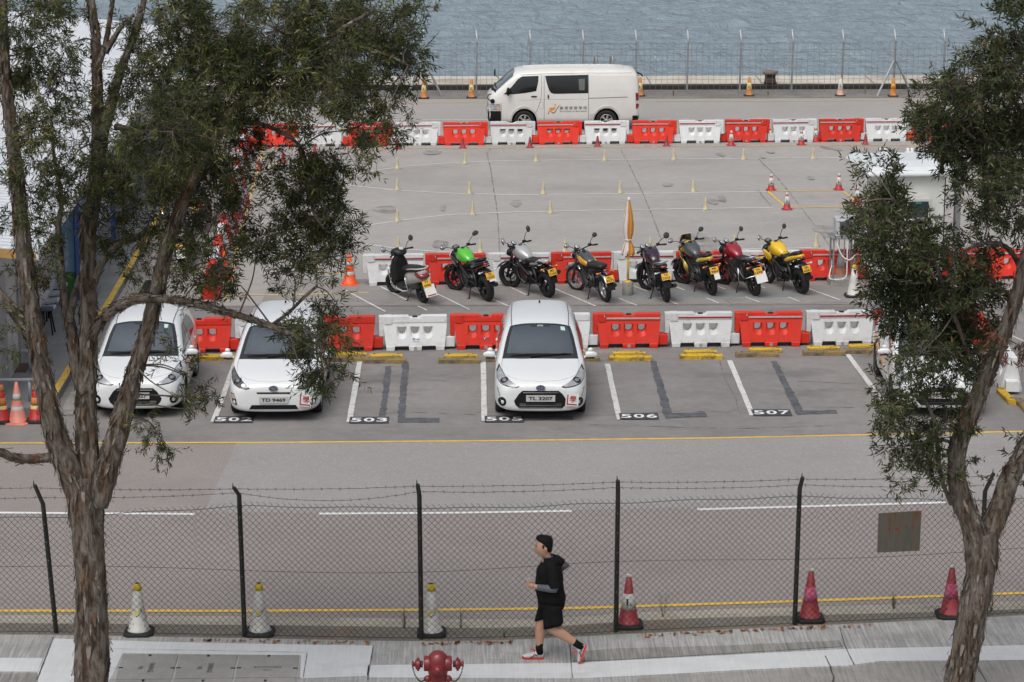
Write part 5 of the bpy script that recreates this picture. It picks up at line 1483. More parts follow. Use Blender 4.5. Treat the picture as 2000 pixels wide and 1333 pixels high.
        # company mark on the door
        if view == 'left':
            f = lambda u, v: (u, v)
            def lay(nm, polys, m):
                mb = MB()
                for i, p in enumerate(polys): sk.put(mb, p, view, 0, .0045, .05, .002)
                return mb.build(nm, m, root, fixn=False)
            c = lambda cx, cy: ((cx - 165) / 347, (892 - cy) / 340)
            logo = lay("runner_emblem", [[((905 - 165) / 347 + .03 * math.cos(t), (892 - 603) / 340 + .03 * math.sin(t)) for t in [k * math.pi / 6 for k in range(12)]],
                   [c(833, 640), c(858, 632), c(890, 628), c(915, 622), c(908, 640), c(888, 660), c(862, 664), c(845, 680), c(838, 702), c(822, 702), c(832, 672), c(852, 652), c(870, 642), c(840, 650)]], SWOOSH)
            lay("tick_emblem", [[c(858, 664), c(876, 682), c(890, 684), c(905, 670), c(935, 622), c(968, 598), c(945, 622), c(918, 668), c(900, 692), c(882, 697), c(868, 690)]], SWOOSHG)
            q = MB()
            def on(y, z):
                h, n = sk.hit((3, y, z), (-1, 0, 0)); return h + n * .006
            y0, z0 = c(1107, 637)
            vs, fs = text_mb("\u9999 \u6e2f \u99d5 \u99db \u5b78 \u9662", .87, .105, .008); q.add([on(y0 + v.x, z0 + v.y) for v in vs], fs, 0)
            y0, z0 = c(1107, 674)
            vs, fs = text_mb("HK SCHOOL OF MOTORING", .87, .042, .01); q.add([on(y0 + v.x, z0 + v.y) for v in vs], fs, 0)
            q.build("door_lettering", SWOOSHG, root, fixn=False)
    # nose: black grille, bumper and plate
    part("front_bumper", [(-.74, .62), (.74, .62), (.70, .28), (-.70, .28)], 'front', BLACKP, .010, .08)
    part("grille", [(-.42, .88), (.42, .88), (.38, .74), (-.38, .74)], 'front', BLACKG, .008, .07)
    learner_plate(root, .56, .60, -.02, .27, 0)
    # instructor mirrors on stalks: nose corner and roof edges
    q = MB(); q.tube(catmull([(.55, .22, 1.19), (.66, .02, 1.16), (.76, .0, 1.05), (.82, .10, .99)], 5), .016, 6); q.ell((.83, .14, .98), (.04, .075, .075), 0, 12, 8); q.build("corner_mirror", BLACKP, root)
    q = MB(); q.tube([(-.72, .42, 1.50), (-.84, .30, 1.60)], .012, 6); q.ell((-.86, .28, 1.68), (.035, .03, .13), 0, 10, 8); q.build("stalk_mirror", BLACKP, root)
    q = MB(); q.tube([(-.1, 4.72, 1.80), (-.12, 4.95, 1.70), (-.14, 5.02, 1.62)], [.03, .025, .02], 6); q.build("rear_mirror_arm", BLACKP, root)
    part("rear_window", [(-.56, 1.60), (.56, 1.60), (.60, 1.15), (-.60, 1.15)], 'rear', GLASSD, .006, .09)
    q = MB()
    for x in (-.5, -.3, -.1, .1, .3, .5):
        P = []
        for i in range(10):
            h, n = sk.hit((x, 1.15 + 3.2 * i / 9, 5), (0, 0, -1)); P.append(h + n * .001)
        q.tube(P, .010, 4, 0, True)
    q.build("roof_rib", VAN_WHITE, root)
    q = MB(); q.box((0, 2.4, .26), (1.3, 4.2, .14), 0); q.build("underbody", BLACKP, root)
    return root
van = make_van()
na, nb_ = atD(950, 200, 1), None
g0 = G(952, 258); g1 = G(1241, 256)
d = (g1 - g0).normalized()
van.location = (g0.x, g0.y + .85, 0); van.rotation_euler[2] = math.atan2(d.y, d.x) - math.pi / 2
# ------------------------------------------------------------------ motorcycles
FRAMEM = mat("frame_black", (0.010, 0.010, 0.011), 0.4, var=0.2, vscale=9)
ENGM = mat("engine_alloy", (0.10, 0.10, 0.10), 0.45, metal=0.6, var=0.3, vscale=12)
SEATM = mat("seat_vinyl", (0.012, 0.012, 0.013), 0.5, var=0.15, vscale=10)
MIRG = mat("mirror_back", (0.055, 0.055, 0.045), 0.35)
MIRS = mat("mirror_silvered", (0.8, 0.82, 0.84), 0.03, metal=1.0)
DIAL = mat("dial_face", (0.5, 0.52, 0.54), 0.2, coat=1.0)
def P_(name, c, **k): return mat(name, c, k.pop('rough', 0.25), coat=0.8, **k)
def mc_plate(parent, lines, y, z, w=.20, h=.155, tilt=R(-24), board=None, red=False, flap=True):
    """two line rear plate facing -y, tipped up; optional white learner board under it"""
    M = Euler((tilt, 0, 0)).to_matrix()
    f = lambda u, v, e=0.0: V(0, y, z) + M @ V(u, -e, v)
    q = MB(); hw, hh = w / 2, h / 2
    c4 = [(-hw, -hh), (hw, -hh), (hw, hh), (-hw, hh)]
    q.add([f(a, b, .006) for a, b in c4] + [f(a, b, -.006) for a, b in c4], [(0, 1, 2, 3), (7, 6, 5, 4), (0, 4, 5, 1), (1, 5, 6, 2), (2, 6, 7, 3), (3, 7, 4, 0)], 0)
    add_text(q, lines[0], w * .5, h * .33, lambda a, b: f(a, b + h * .23, .010), 1, .018)
    add_text(q, lines[1], w * .86, h * .36, lambda a, b: f(a, b - h * .22, .010), 1, .018)
    pl = q.build("number_plate", [PLATE_Y, INK], parent, fixn=False)
    if board:
        q = MB(); bw, bh = board
        c4 = [(-bw / 2, -hh - bh), (bw / 2, -hh - bh), (bw / 2, -hh + .05), (-bw / 2, -hh + .05)]
        q.add([f(a + .03, b, .000) for a, b in c4] + [f(a + .03, b, -.012) for a, b in c4], [(0, 1, 2, 3), (7, 6, 5, 4), (0, 4, 5, 1), (1, 5, 6, 2), (2, 6, 7, 3), (3, 7, 4, 0)], 0)
        if red: q.add([f(a, b, .004) for a, b in ((-bw * .38 + .03, -hh - bh * .92), (bw * .42 + .03, -hh - bh * .92), (bw * .42 + .03, -hh - bh * .8), (-bw * .38 + .03, -hh - bh * .8))], [(0, 1, 2, 3)], 1)
        q.build("learner_board", [PLATE_W, REDINK], parent, fixn=False)
    return pl
def mc_wheel(parent, y, r, w, name, spokes=5, turn=0.0, wire=False, x=0.0):
    tyre = MB(); M = Matrix.Rotation(R(90), 3, 'Y')
    tyre.torus((0, 0, 0), r - w * .48, w * .48, 'x', 32, 10, 0, wscale=1.0)
    t = tyre.build(name, RUBBER, parent, loc=(x, y, r)); t.rotation_euler[2] = turn
    rim = MB(); rr = r - w * .92
    for s_ in (-1, 1):
        rim.lathe([(rr, s_ * w * .28), (rr + .012, s_ * w * .36), (rr + .014, s_ * w * .2)], 28, 0, (0, 0, 0), M, True, False)
    rim.lathe([(rr + .01, -w * .3), (rr - .01, 0), (rr + .01, w * .3)], 28, 0, (0, 0, 0), M, True, False)
    if wire:
        for k in range(18):
            a = 2 * math.pi * k / 18; s_ = 1 if k % 2 else -1
            rim.tube([(s_ * .03, .03 * math.cos(a + .4), .03 * math.sin(a + .4)), (0, rr * math.cos(a), rr * math.sin(a))], .003, 3, 0, False, False)
    else:
        for k in range(spokes):
            a = 2 * math.pi * k / spokes + .5; d = V(0, math.cos(a), math.sin(a))
            rim.tube([d * .03, d * (rr + .005)], [.026, .018], 6, 0, True, True, .6)
    rim.lathe([(.045, -w * .4), (.045, w * .4)], 14, 0, (0, 0, 0), M)
    rim.lathe([(rr * .62, w * .42), (rr * .62, w * .45), (rr * .42, w * .45), (rr * .42, w * .42)], 22, 1, (0, 0, 0), M, True, False)
    rim.build("rim", [ALLOY if wire else FRAMEM, STEEL], t)
    return t
def mc_mirror(parent, base, tip, rx, rz_, face_back, round_=True, m_face=None, ang=0.0):
    q = MB(); b, t = Vector(base), Vector(tip)
    q.tube(catmull([b, b.lerp(t, .5) + V(0, .03, .02), t], 4), .008, 6)
    Mx = Euler((R(-12), 0, ang)).to_matrix()
    rx, rz_ = rx * 1.25, rz_ * 1.25
    q.ell(t + V(0, 0, rz_ * .4), (rx, .018, rz_), 0, 14, 8, Mx, 1.0 if round_ else .6)
    m = q.build("mirror", FRAMEM if m_face is None else FRAMEM, parent)
    q = MB(); q.ell(t + V(0, 0, rz_ * .4) + Mx @ V(0, -.010, 0), (rx * .9, .012, rz_ * .88), 0, 14, 8, Mx, 1.0 if round_ else .6)
    q.build("mirror_glass", m_face or MIRG, m)
    return m

def motorcycle(label, kw, loc, head, lean=R(-9)):
    K = dict(wb=1.40, r=.30, wr=.15, wf=.12, tank=None, tail=None, tailh=.0, seat_h=.79, style='naked', wire=False, spokes=5, bar_w=.40, bar_z=1.05, gauges=2, plate=("TT", "1000"), board=None, red=False, steer=R(24), exhaust='low', fender=None,
             engine=ENGM, mir=(.06, .045), mirround=True, fairing=None, guard=False, rack=False, plate_y=-.33, plate_z=.60, sidepanel=None, fork=FRAMEM)
    K.update(kw)
    root = thing("motorcycle", label, "motorcycle", loc, head, "motorcycles parked in a row", lean)
    wb, r = K['wb'], K['r']
    mc_wheel(root, 0, r, K['wr'], "rear_wheel", K['spokes'], 0, K['wire'])
    # steering assembly turned left about the steering head
    st = K['steer']
    hy, hz = wb - .30, .90
    S_ = lambda p: V(0, hy, 0) + Matrix.Rotation(st, 3, 'Z') @ (Vector(p) - V(0, hy, 0))
    fw = mc_wheel(root, 0, r, K['wf'], "front_wheel", K['spokes'], st, K['wire'])
    fw.location = S_((0, wb, r)) * 1.0; fw.location.z = r
    q = MB()
    for s_ in (-1, 1):
        q.tube([S_((s_ * .10, wb + .01, r)), S_((s_ * .10, wb - .12, .62)), S_((s_ * .10, hy + .02, .98))], [.034, .030, .026], 8)
    q.tube([S_((-.12, hy + .03, .93)), S_((.12, hy + .03, .93))], .03, 6); q.tube([S_((-.11, wb - .09, .66)), S_((.11, wb - .09, .66))], .026, 6)
    q.build("fork", K['fork'], root)
    fm = K['fender'] or K['tank']
    q = MB(); rs = []
    for i in range(9):
        a = R(150 - 15 * i); rr = r + .025
        for_w = .075
        c = S_((0, wb - rr * math.cos(a) * -1 if False else wb + rr * math.cos(a), r + rr * math.sin(a)))
        dx = Matrix.Rotation(st, 3, 'Z') @ V(1, 0, 0); up = Matrix.Rotation(st, 3, 'Z') @ V(0, math.cos(a), math.sin(a))
        rs.append([c - dx * for_w, c - dx * for_w * .6 + up * .03, c + dx * for_w * .6 + up * .03, c + dx * for_w, c + dx * for_w * .6 + up * .018, c - dx * for_w * .6 + up * .018])
    q.rings(rs, 0, True); q.build("front_mudguard", fm, root)
    # frame, swing arm, engine
    q = MB()
    for s_ in (-1, 1):
        q.tube(catmull([(s_ * .06, hy, .86), (s_ * .15, hy - .25, .70), (s_ * .17, .42, .48)], 5), .03, 6)
        q.tube([(s_ * .14, .46, .44), (s_ * .14, 0, r)], [.035, .028], 6)
        q.tube(catmull([(s_ * .12, .55, .66), (s_ * .12, .2, .72), (s_ * .09, -.16, .78 + K['tailh'])], 4), .018, 6)
        q.tube(catmull([(s_ * .05, hy + .02, .78), (s_ * .13, hy - .12, .42), (s_ * .15, .75, .24), (s_ * .15, .45, .28)], 5), .018, 6)
        q.tube([(s_ * .16, .10, .36), (s_ * .13, .28, .70)], .032, 7)
        q.tube([(s_ * .15, .42, .30), (s_ * .26, .42, .30)], .016, 6)
    q.tube([(0, wb - .42, .95), (0, wb - .36, .72)], .04, 8)
    q.build("frame", FRAMEM, root)
    q = MB()
    q.spine([(.38, .40, .14, .10), (.45, .42, .17, .16), (.62, .40, .17, .17), (.82, .42, .15, .17), (.95, .48, .12, .14), (1.0, .50, .08, .08)], 14, 0, .6)
    q.rings([[V(.11 * a, .78 + .10 * b, .52 + .055 * k) for a, b in ((-1, -1), (1, -1), (1, 1), (-1, 1))] for k in range(4)], 0, False)
    for k in range(5): q.box((0, .80 + .012 * k, .55 + .032 * k), (.25, .22, .012), 0)
    for s_ in (-1, 1): q.lathe([(.085, 0), (.085, .03), (.06, .045)], 16, 0, (s_ * .16, .58, .38), Matrix.Rotation(R(90 * s_), 3, 'Y'))
    q.build("engine", K['engine'], root)
    # exhaust on the right
    q = MB()
    if K['exhaust'] == 'low':
        q.tube(catmull([(.05, .98, .50), (.10, 1.02, .34), (.13, .85, .20), (.16, .5, .22), (.20, .25, .28), (.22, -.12, .36)], 6), [.022] * 18 + [.03] * 6 + [.05] * 5 + [.052, .045], 8)
    else:
        q.tube(catmull([(.05, .98, .50), (.12, .85, .26), (.15, .5, .28), (.19, .22, .40), (.20, -.28, .60)], 6), [.022] * 14 + [.045] * 9 + [.055, .05], 8)
    q.build("exhaust", K.get('pipe', FRAMEM), root)
    # tank
    ty = wb - .42
    q = MB()
    if K['style'] == 'classic':
        q.spine([(ty - .46, .80, .07, .05), (ty - .40, .82, .10, .07), (ty - .22, .855, .135, .10), (ty, .89, .14, .115), (ty + .10, .89, .11, .10), (ty + .14, .88, .05, .05)], 16, 0, .8)
    else:
        q.spine([(ty - .44, .81, .07, .05), (ty - .36, .84, .105, .09), (ty - .20, .885, .165, .145), (ty - .02, .92, .185, .165), (ty + .12, .92, .15, .13), (ty + .18, .905, .06, .07)], 16, 0, .78)
    tk = q.build("fuel_tank", K['tank'], root)
    q = MB(); q.lathe([(.045, 0), (.045, .012), (.03, .018), (.001, .018)], 14, 0, (0, ty - .04, 1.075 if K['style'] != 'classic' else 1.0)); q.build("filler_cap", FRAMEM if K['style'] != 'naked' else ENGM, tk)
    if K.get('tank2'):
        for s_ in (-1, 1):
            q = MB(); q.spine([(ty - .44, .79, .03, .03), (ty - .32, .79, .05, .07), (ty - .10, .82, .066, .095), (ty + .08, .86, .055, .075), (ty + .13, .87, .02, .02)], 10, 0, .8, s_ * .105)
            q.build("tank_side", K['tank2'], tk)
    # seat
    q = MB(); sh = K['seat_h']
    if K['style'] in ('sport', 'street'):
        q.spine([(.30, sh + .03, .06, .03), (.40, sh + .02, .13, .045), (.60, sh + .01, .13, .05), (ty - .42, sh + .05, .09, .05), (ty - .36, sh + .06, .05, .03)], 12, 0, .7); q.build("seat", SEATM, root)
        q = MB(); q.spine([(-.14, sh + .15 + K['tailh'], .05, .02), (-.06, sh + .135 + K['tailh'], .10, .04), (.12, sh + .115 + K['tailh'] * .6, .115, .045), (.27, sh + .08, .10, .04), (.31, sh + .07, .05, .02)], 12, 0, .7); q.build("pillion_seat", SEATM, root)
    else:
        q.spine([(-.14, sh + .05, .05, .03), (-.08, sh + .05, .12, .05), (.15, sh + .035, .135, .055), (.36, sh + .01, .145, .055), (.60, sh + .0, .13, .05), (ty - .40, sh + .02, .09, .05), (ty - .34, sh + .03, .05, .03)], 12, 0, .7); q.build("seat", SEATM, root)
    # tail
    tm = K['tail'] or K['tank']; th = K['tailh']
    q = MB()
    if K['style'] == 'classic':
        rs = []
        for i in range(11):
            a = R(20 + 14 * i); rr = r + .06; c = V(0, -rr * -math.cos(a) * -1 if False else rr * math.cos(a), r + rr * math.sin(a)); up = V(0, math.cos(a), math.sin(a))
            rs.append([c + V(-.085, 0, 0), c + V(-.06, 0, 0) + up * .035, c + V(.06, 0, 0) + up * .035, c + V(.085, 0, 0), c + V(.06, 0, 0) + up * .022, c + V(-.06, 0, 0) + up * .022])
        q.rings(rs, 0, True); q.build("rear_mudguard", tm, root)
        q = MB(); q.spine([(.10, .68, .03, .05), (.2, .68, .15, .10), (.4, .66, .16, .09), (.52, .66, .12, .05)], 12, 0, .7); q.build("side_panel", K['sidepanel'] or FRAMEM, root)
    else:
        q.spine([(-.22, sh + .10 + th, .045, .018), (-.14, sh + .075 + th, .085, .045), (.10, sh + .03 + th * .6, .135, .065), (.32, sh - .02, .145, .07), (.46, sh - .06, .12, .06), (.54, sh - .07, .07, .03)], 14, 0, .75)
        q.build("tail_cowl", tm, root)
        q = MB(); q.spine([(-.34, .62, .075, .012), (-.22, .70 + th * .5, .085, .03), (-.02, .72, .095, .06), (.2, .66, .08, .05)], 10, 0, .7); q.build("rear_mudguard", FRAMEM, root)
    q = MB(); q.ell((0, -.20 if K['style'] != 'classic' else -.27, sh + .055 + th - (.06 if K['style'] == 'classic' else 0)), (.075, .045, .035), 0, 12, 8, None, .7); q.build("tail_light", REDL, root)
    py_, pz_ = K['plate_y'], K['plate_z']
    q = MB(); q.rings([[V(-.07, py_ + .10, pz_ + .14), V(.07, py_ + .10, pz_ + .14), V(.07, py_ + .12, pz_ + .13), V(-.07, py_ + .12, pz_ + .13)], [V(-.085, py_ + .02, pz_ - .02), V(.085, py_ + .02, pz_ - .02), V(.085, py_ + .03, pz_ - .02), V(-.085, py_ + .03, pz_ - .02)],
                       [V(-.085, py_ - .05, pz_ - .20), V(.085, py_ - .05, pz_ - .20), V(.085, py_ - .04, pz_ - .20), V(-.085, py_ - .04, pz_ - .20)]], 0, False)
    q.build("mud_flap", BLACKP, root)
    mc_plate(root, K['plate'], py_, pz_ + .05, board=K['board'], red=K['red'])
    for s_ in (-1, 1):
        q = MB(); q.tube([(s_ * .08, -.17, .73), (s_ * .17, -.20, .73)], .010, 6); q.ell((s_ * .195, -.21, .73), (.035, .028, .024), 0, 10, 6); q.build("indicator", K.get('ind', AMBER), root)
    # bars and cockpit
    bw, bz = K['bar_w'], K['bar_z']; by = hy - .02
    q = MB(); q.tube([S_((-bw, by - .10, bz - .03)), S_((-bw * .55, by - .05, bz)), S_((-.10, by + .03, bz - .04)), S_((.10, by + .03, bz - .04)), S_((bw * .55, by - .05, bz)), S_((bw, by - .10, bz - .03))], .013, 8)
    q.tube([S_((-.05, by + .02, .95)), S_((-.05, by + .03, bz - .03))], .02, 6); q.tube([S_((.05, by + .02, .95)), S_((.05, by + .03, bz - .03))], .02, 6)
    hb = q.build("handlebar", FRAMEM, root)
    for s_ in (-1, 1):
        q = MB(); q.tube([S_((s_ * bw * .68, by - .068, bz - .01)), S_((s_ * (bw + .01), by - .102, bz - .032))], .021, 8); q.build("grip", SEATM, hb)
        q = MB(); q.box(S_((s_ * bw * .56, by - .04, bz + .01)), (.07, .06, .055), 0); q.tube([S_((s_ * bw * .6, by + .02, bz)), S_((s_ * bw * .97, by - .03, bz - .03))], .008, 5); q.build("control", K.get('ctrl', FRAMEM), hb)
    mr = K['mir']
    for s_ in (-1, 1):
        tip = K.get('mtip', (.50, -.02, 1.20)); 
        face = (MIRS if s_ < 0 else MIRG)
        mc_mirror(root, S_((s_ * bw * .58, by - .04, bz + .03)), S_((s_ * tip[0], by + tip[1], tip[2])), mr[0], mr[1], s_, K['mirround'], face, st)
    if K['gauges']:
        for i in range(K['gauges']):
            x = 0 if K['gauges'] == 1 else (-.075 + .15 * i); c = S_((x, by + .14, bz + .01)); M = Euler((R(-35 + 70), 0, st)).to_matrix(); M = Euler((R(38), 0, st)).to_matrix()
            q = MB(); q.lathe([(.05, -.05), (.066, -.01), (.068, .012), (.058, .014)], 18, 0, c, M, True, True); g_ = q.build("instrument", FRAMEM, root)
            q = MB(); q.lathe([(.055, .013), (.054, .018), (.001, .018)], 18, 0, c, M); q.lathe([(.03, .019), (.02, .021), (.001, .021)], 12, 1, c, M); q.build("dial", [DIAL, GREYCAP], g_)
    else:
        c = S_((0, by + .14, bz + .0)); M = Euler((R(35), 0, st)).to_matrix()
        q = MB(); q.ell(c, (.11, .07, .035), 0, 14, 8, M, .8); g_ = q.build("instrument", FRAMEM, root)
        q = MB(); q.ell(c + M @ V(0, 0, .022), (.07, .04, .018), 0, 12, 6, M, .7); q.build("dial", mat("lcd_face", (.16, .17, .17), .15, coat=1), g_)
    q = MB(); q.ell(S_((0, by + .22, .86)), (.095, .085, .095), 0, 16, 10); h_ = q.build("headlight", FRAMEM, root)
    q = MB(); q.ell(S_((0, by + .27, .86)), (.08, .05, .08), 0, 14, 8); q.build("lens", LAMPG, h_)
    if K['fairing']:
        q = MB()
        q.spine([(by + .02, .92, .20, .12), (by + .16, .92, .17, .14), (by + .30, .88, .10, .10), (by + .36, .86, .04, .05)], 14, 0, .8)
        for v in range(len(q.v)): q.v[v] = tuple(S_(q.v[v])) if not K.get('fixfair', True) else q.v[v]
        q.build("front_fairing", K['fairing'], root)
        for s_ in (-1, 1):
            q = MB(); q.rings([[V(s_ * .19, hy + .10, .88), V(s_ * .21, hy - .10, .80), V(s_ * .19, hy - .02, .62), V(s_ * .16, hy + .08, .70)], [V(s_ * .235, hy + .02, .82), V(s_ * .245, hy - .20, .72), V(s_ * .22, hy - .18, .46), V(s_ * .20, hy - .02, .58)], [V(s_ * .20, hy - .12, .72), V(s_ * .21, hy - .36, .60), V(s_ * .19, hy - .30, .36), V(s_ * .17, hy - .14, .46)]], 0, True)
            q.build("side_fairing", K['fairing'], root)
        if K['style'] == 'sport':
            q = MB()
            rs = []
            for i in range(5):
                t = i / 4; rs.append([V(math.sin(a) * (.17 - .05 * t), by + .20 - .14 * t + .13 * math.cos(a) * (1 - .3 * t), .98 + .22 * t) for a in [R(-80 + 20 * k) for k in range(9)]])
            vs = [p for r_ in rs for p in r_]; q.add(vs + [p * 1 + V(0, -.004, 0) for p in vs], [(i * 9 + j, i * 9 + j + 1, i * 9 + j + 10, i * 9 + j + 9) for i in range(4) for j in range(8)] + [(45 + i * 9 + j, 45 + i * 9 + j + 1, 45 + i * 9 + j + 10, 45 + i * 9 + j + 9) for i in range(4) for j in range(8)], 0, True)
            q.build("windshield", mat("smoked_screen", (.06, .055, .045), .08, coat=1), root)
    if K.get('shroud'):
        for s_ in (-1, 1):
            q = MB(); q.spine([(ty - .06, .74, .02, .03), (ty + .05, .73, .035, .10), (ty + .18, .76, .04, .11), (ty + .27, .83, .025, .05), (ty + .29, .85, .01, .01)], 10, 0, .8, s_ * .17); q.build("radiator_shroud", K['shroud'], root)
        q = MB(); q.spine([(wb - .75, .24, .06, .05), (wb - .60, .24, .09, .07), (wb - .42, .30, .08, .06), (wb - .37, .34, .04, .03)], 10, 0, .7); q.build("belly_pan", K['shroud'], root)
    if K['guard']:
        q = MB()
        q.tube(catmull([(-.10, .2, .62), (-.24, .10, .60), (-.26, -.10, .50), (-.22, -.22, .52), (0, -.30, .56), (.22, -.22, .60), (.24, -.05, .70), (.12, .12, .76)], 5), .011, 6)
        q.tube(catmull([(-.18, .34, .64), (-.24, .24, .46), (-.20, .34, .28)], 5), .011, 6)
        q.build("crash_bar", CHROME, root)
    if K['rack']:
        q = MB(); q.tube(catmull([(-.13, .18, sh + .06), (-.14, -.06, sh + .14), (-.08, -.20, sh + .17), (.08, -.20, sh + .17), (.14, -.06, sh + .14), (.13, .18, sh + .06)], 5), .014, 6); q.build("grab_rail", ALLOY, root)
    # side stand on the left, resting on the ground when leaned
    q = MB(); q.tube([(-.12, .52, .28), (-.27, .40, .055)], .014, 6); q.box((-.285, .385, .052), (.08, .06, .012), 0, (0, -lean, 0)); q.build("side_stand", FRAMEM, root)
    for s_ in (-1, 1):
        q = MB(); q.tube([(s_ * .16, .50, .32), (s_ * .30, .50, .32)], .018, 6); q.build("footpeg", SEATM, root)
    return root

def scooter(label, loc, head, lean=R(-9)):
    root = thing("scooter", label, "scooter", loc, head, None, lean)
    SIL = mat("scooter_silver", (.42, .42, .39), .3, coat=.6, var=.05)
    mc_wheel(root, 0, .25, .13, "rear_wheel", 5); st = R(22)
    hy = 1.02; S_ = lambda p: V(0, hy, 0) + Matrix.Rotation(st, 3, 'Z') @ (Vector(p) - V(0, hy, 0))
    fw = mc_wheel(root, 1.28, .25, .11, "front_wheel", 5, st); p = S_((0, 1.26, .25)); fw.location = (p.x, p.y, .25)
    q = MB()
    for s_ in (-1, 1): q.tube([S_((s_ * .09, 1.26, .25)), S_((s_ * .08, 1.12, .62))], .026, 6)
    q.build("fork", FRAMEM, root)
    q = MB(); q.spine([(1.02, .42, .08, .05), (1.15, .52, .09, .08), (1.32, .50, .08, .06), (1.46, .42, .05, .03)], 12, 0, .8); q.build("front_mudguard", SEATM, root)
    q = MB(); rs = []
    for z, y, w, d in ((.30, .98, .20, .05), (.42, 1.0, .24, .08), (.62, 1.03, .235, .10), (.82, 1.0, .17, .10), (.92, .96, .11, .08), (.96, .94, .06, .05)):
        rs.append([V(w * math.copysign(abs(math.cos(a)) ** .7, math.cos(a)), y + d * math.copysign(abs(math.sin(a)) ** .7, math.sin(a)), z) for a in [k * math.pi / 8 for k in range(16)]])
    q.rings(rs, 0, True); q.build("leg_shield", SEATM, root)
    q = MB(); q.spine([(.52, .27, .14, .05), (.6, .26, .19, .06), (.9, .26, .19, .06), (1.0, .32, .15, .08)], 14, 0, .6); q.build("floorboard", SEATM, root)
    q = MB(); q.spine([(.5, .22, .10, .03), (.6, .20, .205, .03), (.95, .21, .205, .03), (1.04, .30, .14, .03)], 14, 0, .6); q.build("floor_trim", SIL, root)
    q = MB(); q.spine([(-.26, .66, .06, .06), (-.20, .66, .12, .12), (0, .62, .165, .15), (.25, .56, .175, .16), (.45, .50, .16, .17), (.58, .44, .13, .15), (.62, .42, .08, .10)], 16, 0, .75); q.build("rear_body", SIL, root)
    q = MB(); q.spine([(.0, .44, .10, .10), (.3, .38, .13, .12), (.52, .34, .12, .10)], 12, 0, .7); q.build("engine", ENGM, root)
    q = MB(); q.spine([(-.16, .80, .06, .02), (-.08, .80, .13, .05), (.2, .775, .15, .06), (.42, .74, .155, .065), (.60, .72, .13, .06), (.66, .70, .08, .04)], 14, 0, .7); q.build("seat", SEATM, root)
    q = MB(); q.spine([(-.30, .655, .05, .03), (-.25, .665, .125, .065), (-.16, .68, .15, .07), (-.06, .70, .158, .055)], 14, 0, .7); q.build("tail_light", REDL, root)
    q = MB(); q.tube(catmull([(-.15, .30, .76), (-.165, .02, .82), (-.14, -.20, .85), (0, -.28, .85), (.14, -.20, .85), (.165, .02, .82), (.15, .30, .76)], 5), .022, 8, flat=.8); q.build("grab_rail", SIL, root)
    q = MB(); q.spine([(.80, .98, .05, .03), (.85, 1.0, .14, .07), (.98, 1.03, .17, .085), (1.10, 1.0, .13, .08), (1.15, .97, .05, .04)], 14, 0, .8); q.v = [tuple(S_(v)) for v in q.v]; q.build("handlebar_cover", SEATM, root)
    q = MB(); c = S_((0, .88, 1.095)); M = Euler((R(30), 0, st)).to_matrix(); q.lathe([(.06, 0), (.055, .012), (.04, .014), (.001, .014)], 18, 0, c, M); q.build("dial", DIAL, root)
    q = MB(); q.tube([S_((-.37, .88, 1.0)), S_((-.15, .97, 1.03)), S_((.15, .97, 1.03)), S_((.37, .88, 1.0))], .016, 8); hb = q.build("handlebar", FRAMEM, root)
    for s_ in (-1, 1):
        q = MB(); q.tube([S_((s_ * .24, .935, 1.015)), S_((s_ * .38, .875, 1.0))], .022, 8); q.build("grip", SEATM, hb)
        mc_mirror(root, S_((s_ * .22, .95, 1.04)), S_((s_ * .46, .98, 1.17)), .062, .056, s_, True, MIRS if s_ < 0 else MIRG, st)
    q = MB(); q.tube(catmull([(-.20, 1.02, .74), (-.30, .98, .68), (-.29, .93, .40), (-.25, .86, .22), (-.16, .86, .20)], 6), .013, 8); q.build("crash_bar", CHROME, root)
    q = MB(); q.tube(catmull([(-.17, .35, .60), (-.24, .28, .55), (-.24, .20, .30), (-.18, .22, .22)], 6), .013, 8); q.build("rear_crash_bar", CHROME, root)
    q = MB(); q.tube([(.14, .45, .26), (.19, .1, .30), (.20, -.22, .36)], [.03, .06, .055], 10); q.build("exhaust", FRAMEM, root)
    mc_plate(root, ("TT", "4906"), -.31, .50, board=(.26, .22), red=True)
    q = MB(); q.tube([(-.10, .42, .22), (-.22, .36, .055)], .013, 6); q.box((-.235, .35, .052), (.06, .05, .012), 0, (0, -lean, 0)); q.build("side_stand", FRAMEM, root)
    return root

GREEN = P_("paint_green", (.09, .46, .035), var=.05); SILV = P_("paint_silver", (.45, .46, .46), metal=.3, var=.04); PURP = P_("paint_dark_purple", (.022, .010, .024)); DGREY = P_("paint_dark_grey", (.055, .058, .062), rough=.4)
AMB = P_("paint_amber", (.62, .31, .012)); YELB = P_("paint_yellow", (.72, .45, .015), var=.04); YELM = P_("paint_mustard", (.56, .42, .035)); CRIM = P_("paint_crimson", (.27, .008, .022), var=.08); CHR = CHROME; DKP = P_("paint_black", (.012, .012, .013))
def bike(px0, px1, label, lean=R(-9), **kw):
    a, b = G(*px0), G(*px1); d = b - a
    return motorcycle(label, kw, (a.x, a.y, 0), math.atan2(d.y, d.x) - math.pi / 2, lean)
def place_sc():
    a, b = G(828, 592), G(764, 565); d = b - a
    return scooter("silver and black scooter at the left end of the motorcycle row", (a.x, a.y, 0), math.atan2(d.y, d.x) - math.pi / 2)
place_sc()
bike((953, 588.5), (892, 562), "bright green naked motorcycle beside the scooter", tank=GREEN, tail=DKP, style='street', tailh=.06, gauges=0, plate=("TK", "1030"), board=(.16, .05), mir=(.085, .045), mirround=False, mtip=(.56, 0, 1.20), wr=.18, fender=DKP, shroud=DKP, ind=LAMPG, engine=FRAMEM)
